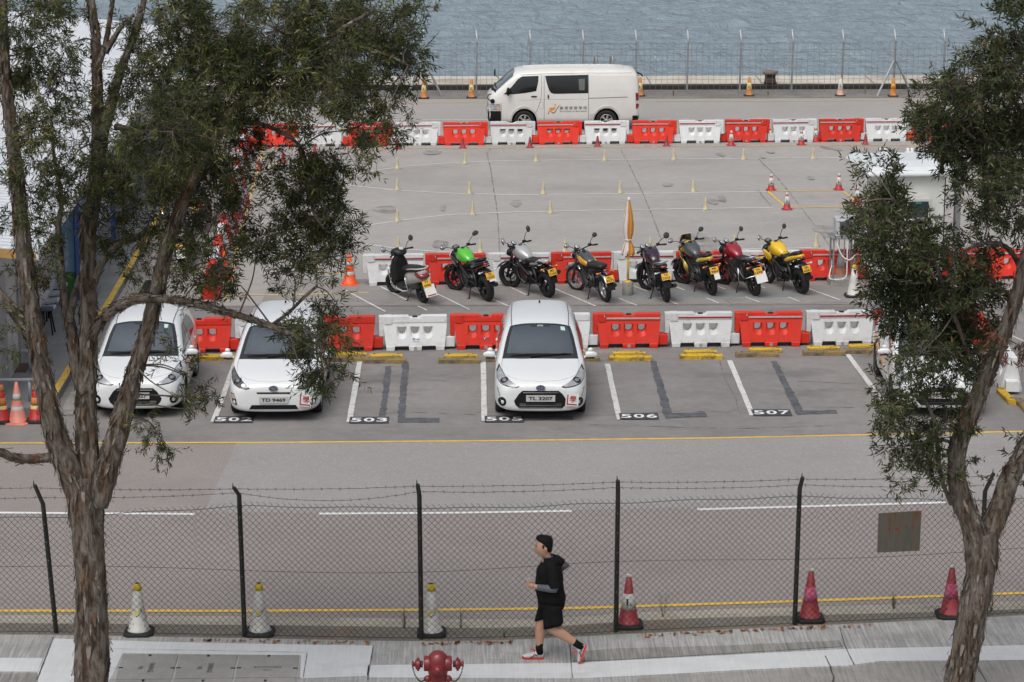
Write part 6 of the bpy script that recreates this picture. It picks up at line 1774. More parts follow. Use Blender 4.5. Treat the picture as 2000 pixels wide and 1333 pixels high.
bike((1071, 581), (1003, 558), "silver motorcycle with twin round dials behind the middle car", tank=SILV, tail=SILV, style='naked', gauges=2, plate=("MD", "3165"), mir=(.055, .062), mirround=False, mtip=(.50, 0, 1.24), wr=.16, spokes=3, exhaust='high', engine=FRAMEM, fender=DKP)
bike((1184, 590), (1126, 560), "retro motorcycle with amber sides and grey tank left of the umbrella", tank=DGREY, tank2=AMB, tail=CHR, style='classic', wire=True, gauges=1, plate=("RL", "9275"), mir=(.06, .045), mirround=False, mtip=(.46, 0, 1.20), wr=.13, wf=.10, fender=CHR, plate_y=-.42, plate_z=.56, fork=ENGM)
bike((1302, 590), (1268, 560), "dark purple motorcycle seen from behind right of the umbrella", tank=PURP, tail=DKP, style='naked', gauges=2, plate=("TP", "5303"), rack=True, mir=(.068, .058), mtip=(.52, 0, 1.16), wr=.14, exhaust='low', ind=LAMPG)
bike((1391, 577), (1339, 550), "small yellow and black sport motorcycle with smoked screen", tank=DGREY, tail=YELM, style='sport', fairing=YELM, gauges=0, plate=("MJ", "984"), board=(.13, .14), mir=(.07, .045), mtip=(.50, .05, 1.18), wr=.13, fender=DKP, tailh=.02)
bike((1475, 578.5), (1416, 552), "crimson commuter motorcycle with chrome crash bars and white board", tank=CRIM, tail=DKP, style='naked', gauges=2, plate=("WA", "1698"), board=(.26, .20), mir=(.052, .050), mtip=(.46, 0, 1.22), wr=.12, wf=.10, guard=True, rack=True, fender=CRIM, sidepanel=CRIM)
bike((1567, 574.5), (1498, 549), "bright yellow motorcycle at the right end of the row", tank=YELB, tail=YELB, style='street', tailh=.05, gauges=0, plate=("SD", "6561"), mir=(.06, .048), mtip=(.48, 0, 1.24), wr=.17, shroud=YELB, fender=YELB, ind=LAMPG, exhaust='low', engine=FRAMEM)
# two more behind the left tree, along the slanting barriers
bike((362, 530), (395, 470), "white tailed motorcycle half hidden behind the left tree's branches", lean=R(-8), tank=DKP, tail=P_("paint_white", (.6, .6, .6)), style='naked', plate=("RK", "1152"), gauges=2, board=(.22, .2), fender=DKP, steer=R(-10))
bike((392, 455), (425, 400), "black motorcycle behind the left tree next to the slanting barriers", lean=R(-8), tank=DKP, tail=DKP, style='naked', plate=("MM", "8402"), gauges=2, fender=DKP, rack=True, steer=R(-10))
# ------------------------------------------------------------------ umbrella
def umbrella():
    c = G(1226, 577); root = thing("folded_umbrella", "folded orange and white parasol on a yellow pole in a concrete drum", "umbrella", c)
    q = MB(); q.lathe([(.115, 0), (.125, .02), (.127, .29), (.115, .31)], 20); q.build("concrete_base", CONCRETE, root)
    q = MB(); q.lathe([(.112, .311), (.06, .335), (.03, .34)], 16); q.build("base_paint", PAINT_Y, root)
    q = MB(); q.cyl((0, 0, .32), (0, 0, 1.05), .026, n=10, m=0); q.cyl((0, 0, 1.05), (0, 0, 2.18), .018, n=8, m=1); q.build("pole", [PAINT_Y, mat("rusty_pole", (.10, .05, .03), .7, var=.4)], root)
    q = MB(); q.lathe([(.02, 2.14), (.035, 2.17), (.03, 2.2), (.012, 2.23)], 12); q.build("finial", PLATE_W, root)
    # eight folds, alternately orange and white, gathered by a strap
    n = 40; prof = [(2.15, .03), (2.0, .05), (1.8, .082), (1.6, .10), (1.42, .092), (1.30, .062), (1.24, .055), (1.16, .085), (1.05, .115), (.97, .125), (.93, .12)]
    rs = []; rnd = random.Random(4); ph = [rnd.uniform(-.2, .2) for _ in prof]
    for (z, r), p in zip(prof, ph):
        rs.append([V(r * (1 + .24 * math.cos(8 * (2 * math.pi * j / n) + p)) * math.cos(2 * math.pi * j / n + p), r * (1 + .24 * math.cos(8 * (2 * math.pi * j / n) + p)) * .8 * math.sin(2 * math.pi * j / n + p), z + (.03 * math.sin(6 * math.pi * 2 * j / n) if z < 1 else 0)) for j in range(n)])
    vs = [p for r in rs for p in r]; q = MB()
    for i in range(len(rs) - 1):
        for j in range(n):
            a = 360 * j / n
            m = 0 if (258 < a or a < 60) else (1 if 212 < a <= 258 else (0 if 185 < a else 1))
            q.f.append([i * n + j, i * n + (j + 1) % n, (i + 1) * n + (j + 1) % n, (i + 1) * n + j]); q.m.append(m); q.sm.append(True)
    q.v = [tuple(v) for v in vs]
    q.build("canopy", [mat("canvas_orange", (.56, .25, .05), .8, var=.12, vscale=6), mat("canvas_white", (.62, .61, .64), .8, var=.06, vscale=6)], root)
    q = MB(); q.torus((0, 0, 1.27), .070, .012, 'z', 20, 6); q.build("strap", PLATE_W, root)
umbrella()
q = MB()
for a, b in ((1143, 1232), (1234, 1361), (1363, 1462), (1464, 1572)):
    p = [G(a, 583), G(b, 581), G(b + 1, 569), G(a, 571)]
    q.add([(v.x, v.y, .014) for v in p] + [(v.x, v.y, .0) for v in p], [(0, 1, 2, 3), (0, 4, 5, 1), (1, 5, 6, 2), (2, 6, 7, 3), (3, 7, 4, 0)], 0)
struct(q.build("drain_cover_plates", mat("plate_grey", (.22, .235, .24), .6, var=.12, vscale=5, dirt=(.15, .14, .13), dscale=5), bevel=.003))

# ------------------------------------------------------------------ equipment stand
def stand():
    c = G(1645, 556); root = thing("equipment_stand", "metal box on a pipe frame over a concrete slab right of the motorcycles", "equipment stand", (c.x, c.y, 0))
    q = MB(); q.box((0, .10, .075), (.62, .66, .15), 0, None, .92); q.build("concrete_slab", CONCRETE, root, bevel=.02)
    q = MB()
    for x in (-.24, .24):
        for y in (-.14, .38): q.tube([(x, y, .15), (x, y, 1.10)], .022, 8)
        q.tube([(x, -.14, 1.06), (x, .38, 1.06)], .02, 6); q.tube([(x, -.14, .55), (x, .38, .55)], .014, 6)
    for x in (-.12, 0, .12): q.tube([(x, -.14, .55), (x, -.14, 1.08)], .014, 6)
    q.box((0, .12, 1.11), (.62, .64, .045), 0); q.build("pipe_frame", STEEL, root, bevel=.005)
    q = MB(); q.rings([[V(-.21, -.15, 1.14), V(.22, -.15, 1.14), V(.22, .30, 1.14), V(-.21, .30, 1.14)], [V(-.20, -.14, 1.52), V(.21, -.14, 1.52), V(.21, .29, 1.55), V(-.20, .29, 1.55)]], 0, False)
    q.build("equipment_box", mat("box_grey_paint", (.42, .43, .45), .45, var=.06), root, bevel=.015)
    q = MB(); q.box((.035, -.151, 1.33), (.30, .012, .31), 0); q.build("display_panel", mat("dark_panel", (.085, .095, .11), .2, coat=.6), root)
    q = MB(); q.tube(catmull([(-.20, -.12, 1.1), (-.08, -.22, .75), (.10, -.24, .62), (.24, -.20, .72)], 6), .015, 6)
    q.tube(catmull([(.06, -.16, 1.05), (.06, -.24, .5), (.03, -.26, .22), (-.2, -.26, .17), (-.32, -.12, .19), (-.25, .0, .45)], 7), .015, 6); q.build("hose", PLATE_W, root)
stand()
# ------------------------------------------------------------------ kiosk
def kiosk():
    a, b = G(1722, 562), G(1838, 560); d = (b - a).normalized(); w = (b - a).length
    root = thing("kiosk", "small white hut with curved roof and an air conditioner behind the right tree", "kiosk", (a.x, a.y, 0), math.atan2(d.y, d.x))
    KW = mat("kiosk_cream_wall", (.64, .66, .63), .5, var=.05, dirt=(.42, .41, .36), dscale=2, damt=.4)
    KG = mat("kiosk_dark_side", (.012, .03, .045), .3, coat=.4)
    H = 2.56; dp = 1.9
    q = MB(); q.box((w / 2, dp / 2, H / 2), (w, dp, H), 0); q.build("wall", KW, root, bevel=.02)
    q = MB(); q.box((w + .012, dp / 2, H / 2), (.03, dp - .06, H - .1), 0); q.build("side_window", KG, root)
    q = MB(); q.box((w / 2, -.012, 1.62), (w + .04, .03, .06), 0); q.box((w - .62, -.008, .8), (.018, .02, 1.56), 0); q.build("trim_rail", mat("kiosk_grey_trim", (.20, .21, .22), .5), root)
    q = MB(); q.rings([[V(-.46, -.22, H + .02), V(w + .18, -.22, H + .02), V(w + .18, dp + .3, H + .02), V(-.46, dp + .3, H + .02)], [V(-.46, -.22, H + .11), V(w + .18, -.22, H + .11), V(w + .18, dp + .3, H + .11), V(-.46, dp + .3, H + .11)],
                       [V(-.36, .02, H + .20), V(w + .10, .02, H + .20), V(w + .10, dp + .2, H + .20), V(-.36, dp + .2, H + .20)], [V(.0, .5, H + .27), V(w - .1, .5, H + .27), V(w - .1, dp - .2, H + .27), V(.0, dp - .2, H + .27)]], 0, False)
    q.build("roof", mat("kiosk_roof", (.66, .70, .72), .35, coat=.3, dirt=(.55, .54, .50), dscale=1.5, damt=.35), root, bevel=.035)
    for x in (w * .28, w * .75):
        q = MB()
        for dx in (-.05, .05): q.cyl((x + dx, dp + .12, H + .19), (x + dx, dp + .12, H + .32), .035, n=10)
        q.box((x, dp + .12, H + .22), (.22, .10, .04), 0); q.build("roof_vent", PLATE_W, root)
    x0 = w * .50; q = MB(); q.box((x0, -.16, 1.88), (.60, .42, .46), 0); ac = q.build("air_conditioner", mat("ac_casing", (.46, .47, .44), .5, var=.08), root, bevel=.02)
    q = MB(); q.box((x0, -.372, 1.86), (.46, .016, .36), 0); q.build("intake_grille", KG, ac)
    q = MB(); q.box((x0 + .0, -.383, 2.01), (.13, .008, .035), 0); q.build("maker_badge", mat("badge_green", (.05, .22, .16), .4), ac)
    q = MB(); q.box((x0, -.18, 1.63), (.66, .44, .03), 0); q.build("bracket", PLATE_W, ac)
    q = MB(); q.ell((x0 - .05, -.03, 1.05), (.13, .05, .17), 0, 14, 8, None, .6); q.build("wall_box", mat("beige_box", (.42, .36, .28), .6), root)
    q = MB(); q.box((w * .62, -.006, 1.1), (.02, .012, .9), 0)
    return root
kiosk()
p = G(1864, 549); po = thing("steel_post", "plain grey steel post at the kiosk's right corner", "post", (p.x, p.y, 0))
q = MB(); q.box((0, 0, 1.45), (.14, .16, 2.9), 0); q.build("shaft", STEEL, po, bevel=.01); q = MB(); q.box((0, 0, .015), (.3, .3, .03), 0); q.build("base_plate", STEEL, po)
p = G(1700, 592); q = MB()
q.box((0, 0, .04), (.10, 3.6, .08), 0, (0, 0, R(-24))); tag(q.build("steel_rail", STEEL, loc=(p.x + .5, p.y - .4, 0)), "low steel rail on the ground beside the white and yellow cone", "rail")

# ------------------------------------------------------------------ left waiting shed
def shed():
    e0, e1 = G(372, 58, 3.0), G(70, 492, 3.0)
    d = Vector((e0.x - e1.x, e0.y - e1.y, 0)); L = d.length; d.normalize()
    ang = math.atan2(d.y, d.x) - math.pi / 2
    root = thing("waiting_shed", "long open shed with a ribbed white roof behind the left tree", "building", (e1.x, e1.y, 0), ang)
    # local: y along the eave away from the camera, -x into the building; roof climbs to -x
    pitch = .105; W = 14.0
    rm = mat("roof_sheet_white", (.46, .49, .53), .5, var=.04, dirt=(.50, .51, .52), dscale=.7, damt=.4)
    q = MB()
    nr = int(L / .30); prof = []
    for i in range(nr + 1):
        y = L * i / nr
        prof += [(y, 0), (y + .10, 0), (y + .12, .028), (y + .17, .028), (y + .19, 0)]
    vs = [V(0, y, 3.0 + h) for y, h in prof] + [V(-W, y, 3.0 + W * pitch + h) for y, h in prof]; n = len(prof)
    q.add(vs, [(i, i + 1, n + i + 1, n + i) for i in range(n - 1)], 0)
    q.add([V(0, 0, 2.99), V(-W, 0, 2.99 + W * pitch), V(-W, L, 2.99 + W * pitch), V(0, L, 2.99)], [(0, 1, 2, 3)], 0)
    roof = q.build("roof", rm, root, fixn=False)
    q = MB(); q.box((.02, L / 2, 2.93), (.06, L + .1, .16), 0); q.build("gutter", mat("gutter_white", (.58, .6, .62), .5), roof)
    q = MB(); q.prism([(0.0, 2.84), (-W, 2.84 + W * pitch), (-W, 3.0 + W * pitch), (0, 3.0)], -.06, -.01, 0, lambda u, v, h: V(u, h, v)); q.build("fascia", mat("fascia_ochre", (.36, .22, .07), .7, var=.2), roof)
    GB = lambda px, py, z=.15: root_inv @ G(px, py, z)
    root_inv = (Matrix.Translation(root.location) @ Matrix.Rotation(ang, 4, 'Z')).inverted()
    wl = mat("shed_wall_white", (.50, .51, .51), .6, var=.05, dirt=(.36, .35, .33), dscale=1.2, damt=.4)
    w0 = GB(8, 760); xw = w0.x
    q = MB(); q.box((xw - .06, L / 2 - 0.5, 1.55), (.12, L + 2, 2.8), 0); q.build("wall", wl, root)
    for y in (1.0, 3.6):
        q = MB(); q.box((xw + .02, y, 1.25), (.05, 1.0, 2.2), 0); q.build("door_frame", mat("door_frame_grey", (.28, .29, .3), .5), root)
    # painted end wall, blue with green ground, and its blue corner post
    m1 = GB(100, 584); m2 = GB(149, 584)
    q = MB(); q.box((m1.x / 2 + m2.x / 2, m1.y, 1.65), (m2.x - m1.x, .05, 2.0), 0)
    q.box((m1.x / 2 + m2.x / 2, m1.y - .03, .45), (m2.x - m1.x, .02, .62), 1)
    q.add([V(m1.x + (m2.x - m1.x) * u, m1.y - .045, z) for u, z in ((.55, .72), (.72, .80), (.80, 1.3), (.70, 1.75), (.62, 1.35), (.58, .95))], [tuple(range(6))], 2)
    q.build("painted_wall", [mat("mural_blue", (.22, .38, .55), .6, var=.25, vscale=1.5), mat("mural_green", (.04, .16, .04), .6, var=.2, vscale=3), mat("mural_pale", (.30, .44, .58), .6, var=.3, vscale=8)], root, fixn=False)
    q = MB(); q.box((m2.x + .05, m2.y, 1.5), (.09, .12, 2.75), 0); q.build("corner_post", mat("post_blue", (.02, .075, .36), .4), root)
    q = MB(); q.box((m2.x + .03, m2.y + 1.4, 1.75), (.05, 2.6, 2.0), 0); q.build("side_panel", mat("mural_side", (.16, .34, .52), .6, var=.4, vscale=2.5), root)
    for y in (9, 16, 23, 30):
        q = MB(); q.box((-.35, y, 1.55), (.12, .12, 2.85), 0); q.build("roof_post", mat("post_blue2", (.05, .12, .35), .5), root)
    # tall grey downpipe column at the far end
    q = MB(); q.box((.05, L - .3, 1.5), (.26, .3, 3.0), 0); q.build("end_column", mat("column_grey", (.33, .34, .35), .6), root)
    return root, root_inv
shed_root, shed_inv = shed()
# raised walkway under the shed with its yellow kerb and the drain beside it
A, B = G(98, 812), G(246, 556, 0); dv = (B - A).normalized(); far = A + dv * 36
q = MB()
poly = [(A.x, A.y), (far.x, far.y), (far.x - 12, far.y), (A.x - 12, A.y - .1)]
q.prism(poly, 0, .15, 0); struct(q.build("walkway", M_PLAT))
nx_ = Vector((dv.y, -dv.x, 0))
q = MB(); P0 = A - nx_ * .075; P1 = far - nx_ * .075; ribbon(q, densify([(P0.x, P0.y), (P1.x, P1.y)], .6), .13, .155, 0, .004)
struct(q.build("walkway_yellow_edge", PAINT_Y, fixn=False))
q = MB(); P0 = A + nx_ * .28; P1 = A + dv * 13 + nx_ * .28; ribbon(q, densify([(P0.x, P0.y), (P1.x, P1.y)], .6), .26, .012, 0, .004); struct(q.build("drain_edge", CONCRETE, fixn=False))
q = MB(); P0 = A + nx_ * .56 + dv * .1; rnd = random.Random(1)
o_ = q
ribbon(q, densify([(P0.x, P0.y), ((P0 + dv * 12).x, (P0 + dv * 12).y)], .6), .30, .014, 0)
for i in range(240):
    c = P0 + dv * (.05 * i); q.box((c.x, c.y, .024), (.30, .018, .012), 1, (0, 0, math.atan2(nx_.y, nx_.x)))
struct(q.build("drain_grating", [mat("drain_dark", (.01, .01, .01), .9), mat("grating_iron", (.045, .045, .045), .6, metal=.4)]))
# rails, mat, bin, chairs, stool
for k, (py, l) in enumerate(((690, "far grey handrail at the left picture edge above the brown mat"), (748, "near grey handrail at the left picture edge below the brown mat"))):
    a = G(-120, py + 38, .15); b = G(70, py + 36, .15); root = thing("handrail", l, "handrail", (a.x, a.y, .15)); w = b.x - a.x
    for nm, pts in (("top_bar", [(0, 0, .42), (w, 0, .42)]), ("leg", [(w - .1, 0, 0), (w - .1, 0, .42)]), ("leg", [(w * .35, 0, 0), (w * .35, 0, .42)])):
        q = MB(); q.tube(pts, .035 if nm == "top_bar" else .028, 10); q.build(nm, mat("rail_grey_paint", (.32, .35, .39), .4, var=.05), root)
a = G(4, 728, .15); b = G(62, 711, .15); q = MB(); q.box((0, 0, .008), (b.x - a.x, b.y - a.y, .016), 0); tag(q.build("door_mat", mat("brown_mat", (.10, .06, .05), .95, var=.3, vscale=30), loc=((a.x + b.x) / 2, (a.y + b.y) / 2, .15)), "brown rectangular door mat on the walkway behind the left limb", "mat")
c = G(42, 684, .15); root = thing("litter_bin", "steel litter bin with white top behind the left limb", "bin", c)
q = MB(); q.lathe([(.17, 0), (.17, .32)], 24); q.build("body", mat("bin_steel", (.35, .34, .32), .35, metal=.8), root); q = MB(); q.lathe([(.175, .32), (.175, .55), (.14, .60), (.02, .62)], 24); q.build("top", PLATE_W, root)
SEATP = mat("seat_shell_grey", (.40, .41, .45), .4, var=.04)
for i in range(4):
    c = G(92 - i * 3 + 18 * (i == 3) * 0, 641 - i * 15, .15); c = G(85 + i * 8, 640 - i * 15, .15)
    root = thing("waiting_chair", ["grey shell seat nearest the dark stool", "second grey shell seat from the dark stool", "third grey shell seat from the dark stool", "farthest grey shell seat beside the blue painted wall"][i], "chair", c, shed_root.rotation_euler[2], "row of grey shell seats in the shed")
    q = MB(); rs = []
    for y in (-.21, -.18, 0, .18, .21):
        k = 1.0 if abs(y) < .2 else .9
        prof = [(-.26, .78), (-.22, .60), (-.16, .46), (-.06, .41), (.10, .42), (.22, .44), (.25, .42)]
        rs.append([V(x, y, z * 1 + (.02 if abs(y) > .19 else 0)) for x, z in prof] + [V(x + .01, y, z - .025) for x, z in prof[::-1]])
    q.rings(rs, 0, True); q.build("shell", SEATP, root)
    for s_ in (-1, 1):
        q = MB(); q.tube([(0, s_ * .15, .40), (0, s_ * .16, .0)], .02, 6); q.build("leg", BLACKP, root)
c = G(92, 652, .15); root = thing("stool", "dark stool with splayed legs in front of the grey shell seats", "stool", c)
q = MB(); q.lathe([(.01, .50), (.16, .50), (.17, .53), (.15, .55), (.01, .55)], 20); q.build("seat", mat("stool_seat", (.06, .075, .10), .5), root)
for a in (45, 135, 225, 315):
    q = MB(); d_ = V(math.cos(R(a)), math.sin(R(a)), 0); q.tube([d_ * .11 + V(0, 0, .50), d_ * .20], .017, 6); q.build("leg", BLACKP, root)
# manhole covers in the pavement
MH = ground_mat("manhole_cover_concrete", (0.26, 0.255, 0.24), fine=0.12, patch=0.14, stain=(0.16, 0.15, 0.135), stain_amt=0.5, stain_scale=1.5)
for i, (xa, xb, txt, l) in enumerate(((240, 348, True, "concrete manhole cover nearest the left trunk"), (351, 464, True, "middle concrete manhole cover of the three"), (467, 584, False, "concrete manhole cover nearest the hydrant with sideways lettering"))):
    sl = -.28
    P = [G(x + sl * (y - 1280) * (1 - .25 * i), y, .12) for x, y in ((xa, 1279.5 if i == 0 else 1280.5), (xb, 1280 + i * .5), (xb, 1334), (xa, 1333))]
    c = (P[0] + P[1] + P[2] + P[3]) / 4
    root = thing("manhole_cover", l, "manhole cover", (c.x, c.y, .12), 0, "manhole covers in the pavement")
    q = MB(); L_ = [p - c for p in P]
    q.add([(v.x, v.y, .010) for v in L_] + [(v.x, v.y, .0) for v in L_], [(0, 1, 2, 3), (0, 4, 5, 1), (1, 5, 6, 2), (2, 6, 7, 3), (3, 7, 4, 0)], 0)
    q.build("slab", MH, root)
    q = MB()
    f = lambda a, b: V(-b, a, .013) if txt else V(a, b, .013)
    w_ = .36; add_text(q, "DRAINAGE", w_, .075, (lambda a, b: V(b * 1.0 + .06, -a, .0135)) if txt else (lambda a, b: V(-a, -b + .03, .0135)), 0, .01)
    add_text(q, "HSK", .12, .06, (lambda a, b: V(b - .08, -a, .0135)) if txt else (lambda a, b: V(-a, -b - .07, .0135)), 0, .01)
    q.build("cast_lettering", mat("cover_lettering", (.10, .10, .095), .8), root, fixn=False)
    for k, (u, v) in enumerate(((.5, .96), (.5, .04), (.03, .5), (.97, .5))):
        pt = L_[0].lerp(L_[1], u).lerp(L_[3].lerp(L_[2], u), 1 - v)
        q = MB(); q.box((pt.x, pt.y, .0115), (.035, .06, .006) if k < 2 else (.06, .03, .006), 0); q.build("lifting_slot", BLACKP, root)

# ------------------------------------------------------------------ hydrant
def hydrant():
    top = atD(855, 1272, 30.6); c = V(top.x, 30.6, .12); H = top.z - .12
    root = thing("fire_hydrant", "dark red fire hydrant with two chained caps on the pavement", "hydrant", c)
    RD = mat("hydrant_red", (.17, .012, .016), .42, coat=.25, var=.15, vscale=6, dirt=(.12, .03, .03), dscale=7, damt=.4)
    q = MB(); q.lathe([(.18, 0), (.18, .05), (.13, .07), (.105, .12), (.100, H - .42), (.108, H - .38), (.122, H - .30), (.130, H - .20), (.128, H - .12), (.112, H - .055), (.075, H - .015), (.04, H), (.002, H + .002)], 28); q.build("body", RD, root)
    for s_ in (-1, 1):
        q = MB(); q.lathe([(.088, .06), (.098, .11), (.098, .168), (.090, .178), (.01, .178)], 22, 0, (0, 0, H - .165), Matrix.Rotation(R(90 * s_), 3, 'Y')); q.build("shoulder", RD, root)
    q = MB(); q.lathe([(.088, .07), (.090, .13), (.068, .14), (.065, .18), (.06, .195), (.04, .2), (.035, .215), (.01, .22)], 22, 0, (0, 0, H - .27), Matrix.Rotation(R(65), 3, 'X'));
    q.build("outlet_nozzle", RD, root)
    for s_ in (-1, 1):
        M = Matrix.Rotation(R(90 * s_), 3, 'Y'); o = (0, 0, H - .175)
        q = MB(); q.lathe([(.042, .19), (.040, .225)], 16, 0, o, M); q.build("thread", mat("hydrant_thread", (.05, .025, .025), .6), root)
        q = MB(); q.lathe([(.062, .222), (.066, .23), (.066, .275), (.05, .285), (.028, .29), (.028, .305), (.045, .31), (.045, .325), (.01, .33)], 16, 0, o, M)
        for a in (0, 90, 180, 270): q.box(V(s_ * .25, .068 * math.cos(R(a)), H - .175 + .068 * math.sin(R(a))), (.028, .035, .035), 0)
        q.build("cap", RD, root)
        q = MB(); ch = catmull([(s_ * .315, -.02, H - .21), (s_ * .29, -.06, H - .29), (s_ * .245, -.08, H - .355), (s_ * .20, -.08, H - .375), (s_ * .155, -.05, H - .35)], 5)
        for i in range(len(ch) - 1):
            p, t = (ch[i] + ch[i + 1]) / 2, (ch[i + 1] - ch[i]).normalized(); w = t.cross(V(0, 1, 0)).normalized() if i % 2 else V(0, 1, 0)
            k = 8; q.tube([p + t * .014 * math.cos(a) + w * .008 * math.sin(a) for a in [j * 2 * math.pi / k for j in range(k + 1)]], .0035, 4, 0, True, False)
        q.build("chain", mat("chain_iron", (.07, .05, .045), .5, metal=.5), root)
        q = MB(); q.ell((s_ * .13, -.03, H - .36), (.05, .04, .045), 0, 12, 8); q.build("chain_lug", RD, root)
    q = MB(); z = H - .035
    q.add([V(-.045, -.062, z + .008), V(-.01, -.058, z + .016), V(.025, -.060, z + .018), (.03, -.082, z + .0), V(.010, -.070, z + .010)], [tuple(range(5))], 0); q.build("paint_mark", PAINT_YF, root, fixn=False)
hydrant()
# ------------------------------------------------------------------ jogger
def jogger():
    o = G(1070, 1291.8, .12)
    root = thing("person", "jogger in black top and black shorts with grey arm sleeves running past the fence", "person", o)
    SK = mat("skin", (.42, .235, .16), .5, var=.08, vscale=9)
    BLK = mat("sport_fabric_black", (.009, .009, .010), .95, var=.25, vscale=10, bump=.6, bscale=11, spec=.12)
    SLV = mat("sleeve_grey", (.075, .085, .105), .75, var=.12, vscale=12)
    HAIR = mat("hair_black", (.007, .006, .006), .7, var=.3, vscale=40, spec=.15)
    SHOE = mat("shoe_grey", (.42, .43, .45), .5, var=.12, vscale=25); RED = mat("shoe_red", (.55, .035, .02), .45)
    # body: one skinned figure
    J = {'pel': (.03, 0, .86), 'bel': (.02, 0, 1.0), 'che': (.0, 0, 1.22), 'nb': (-.005, 0, 1.42), 'nk': (-.03, 0, 1.49), 'hd': (-.05, 0, 1.56),
         'sl': (.02, -.17, 1.37), 'el': (.075, -.25, 1.10), 'wl': (-.155, -.25, 1.125), 'pl': (-.20, -.235, 1.145),
         'sr': (.01, .17, 1.37), 'er': (.235, .22, 1.27), 'wr': (.06, .25, 1.12), 'pr': (.01, .25, 1.11),
         'hl': (.03, -.095, .82), 'kl': (.02, -.10, .52), 'cl': (.17, -.10, .43), 'al': (.40, -.10, .265), 'hr': (.02, .095, .82), 'kr': (-.10, .10, .50), 'cr': (-.10, .10, .38), 'ar': (-.115, .10, .13)}
    Rr = {'pel': .15, 'bel': .15, 'che': .155, 'nb': .07, 'nk': .06, 'hd': .06, 'sl': .07, 'el': .048, 'wl': .032, 'pl': .03, 'sr': .07, 'er': .048, 'wr': .032, 'pr': .03, 'hl': .095, 'kl': .078, 'cl': .076, 'al': .045, 'hr': .095, 'kr': .074, 'cr': .076, 'ar': .045}
    E = [('pel', 'bel'), ('bel', 'che'), ('che', 'nb'), ('nb', 'nk'), ('nk', 'hd'), ('che', 'sl'), ('sl', 'el'), ('el', 'wl'), ('wl', 'pl'), ('che', 'sr'), ('sr', 'er'), ('er', 'wr'), ('wr', 'pr'), ('pel', 'hl'), ('hl', 'kl'), ('kl', 'cl'), ('cl', 'al'), ('pel', 'hr'), ('hr', 'kr'), ('kr', 'cr'), ('cr', 'ar')]
    names = list(J); me = bpy.data.meshes.new("body"); me.from_pydata([J[n] for n in names], [(names.index(a), names.index(b)) for a, b in E], [])
    ob = bpy.data.objects.new("body", me); COL.objects.link(ob)
    sk = ob.modifiers.new("skin", 'SKIN'); ob.modifiers.new("sub", 'SUBSURF').levels = 2
    for i, n in enumerate(names): me.skin_vertices[0].data[i].radius = (Rr[n], Rr[n]); me.skin_vertices[0].data[i].use_root = (n == 'pel')
    dg = bpy.context.evaluated_depsgraph_get(); bm_ = bpy.data.meshes.new_from_object(ob.evaluated_get(dg), depsgraph=dg)
    bpy.data.objects.remove(ob)
    q = MB(); q.v = [tuple(v.co) for v in bm_.vertices]; q.f = [list(p.vertices) for p in bm_.polygons]; q.m = [0] * len(q.f); q.sm = [True] * len(q.f)
    # head: lofted profile of slices, facing -x
    sl = [(1.475, -.035, .055, .052), (1.50, -.05, .075, .060), (1.525, -.07, .088, .068), (1.55, -.075, .098, .074), (1.58, -.07, .105, .078), (1.61, -.065, .106, .080), (1.645, -.058, .104, .080), (1.68, -.05, .096, .075), (1.71, -.045, .075, .060), (1.73, -.04, .04, .03)]
    rs = []
    for z, cx, a, b in sl:
        ring = []
        for k in range(24):
            t = 2 * math.pi * k / 24; x, y = math.cos(t), math.sin(t)
            r = V(cx + a * x, b * y, z)
            f = max(0, -x) ** 6
            if 1.575 < z < 1.60: r.x -= .022 * f * (abs(y) < .25)      # nose
            if 1.60 < z < 1.62: r.x += .006 * f
            if 1.53 < z < 1.56: r.x -= .006 * f
            ring.append(r)
        rs.append(ring)
    q.rings(rs, 0, True)
    q.ell((-.178, 0, 1.585), (.020, .014, .020), 0, 10, 8)
    for s_ in (-1, 1): q.ell((-.035, s_ * .082, 1.59), (.020, .012, .032), 0, 10, 8)
    # fingers, curled round the phone (left) and closed (right)
    for (pn, s_, curl) in (('pl', -1, 1), ('pr', 1, 1)):
        p = V(*J[pn]); q.ell(p + V(-.02, 0, .0), (.045, .022, .036), 0, 12, 8)
        for k in range(4):
            b = p + V(-.045, .0, .028 - .018 * k); L = (.036, .040, .038, .030)[k]
            q.tube([b, b + V(-L, .012 * -s_, .006), b + V(-L * 1.2, .038 * -s_, .012), b + V(-L * .7, .052 * -s_, .012)], [.0095, .009, .0085, .007], 8)
        q.tube([p + V(-.01, -.01 * s_ * 0, .03), p + V(-.04, 0, .062), p + V(-.062, .018 * -s_, .072)], [.012, .0105, .008], 8)
    q.build("body", SK, root, fixn=True)
    # face details
    q = MB()
    for s_ in (-1, 1): q.ell((-.158, s_ * .033, 1.618), (.008, .013, .006), 0, 8, 6); q.ell((-.163, s_ * .034, 1.637), (.006, .018, .004), 0, 8, 6)
    q.build("eyes_and_brows", HAIR, root)
    q = MB(); q.ell((-.160, 0, 1.545), (.007, .024, .006), 0, 10, 6); q.build("mouth", mat("lips", (.30, .12, .09), .5), root)
    q = MB(); rs = []
    hp = [(1.535, .022, .022, .050, 0), (1.565, .010, .045, .070, 0), (1.60, -.004, .062, .084, .0), (1.632, -.014, .078, .0855, .01), (1.662, -.030, .094, .086, .014), (1.690, -.048, .112, .083, .016), (1.718, -.054, .112, .074, .014), (1.742, -.05, .092, .058, .012), (1.758, -.045, .055, .036, .008)]
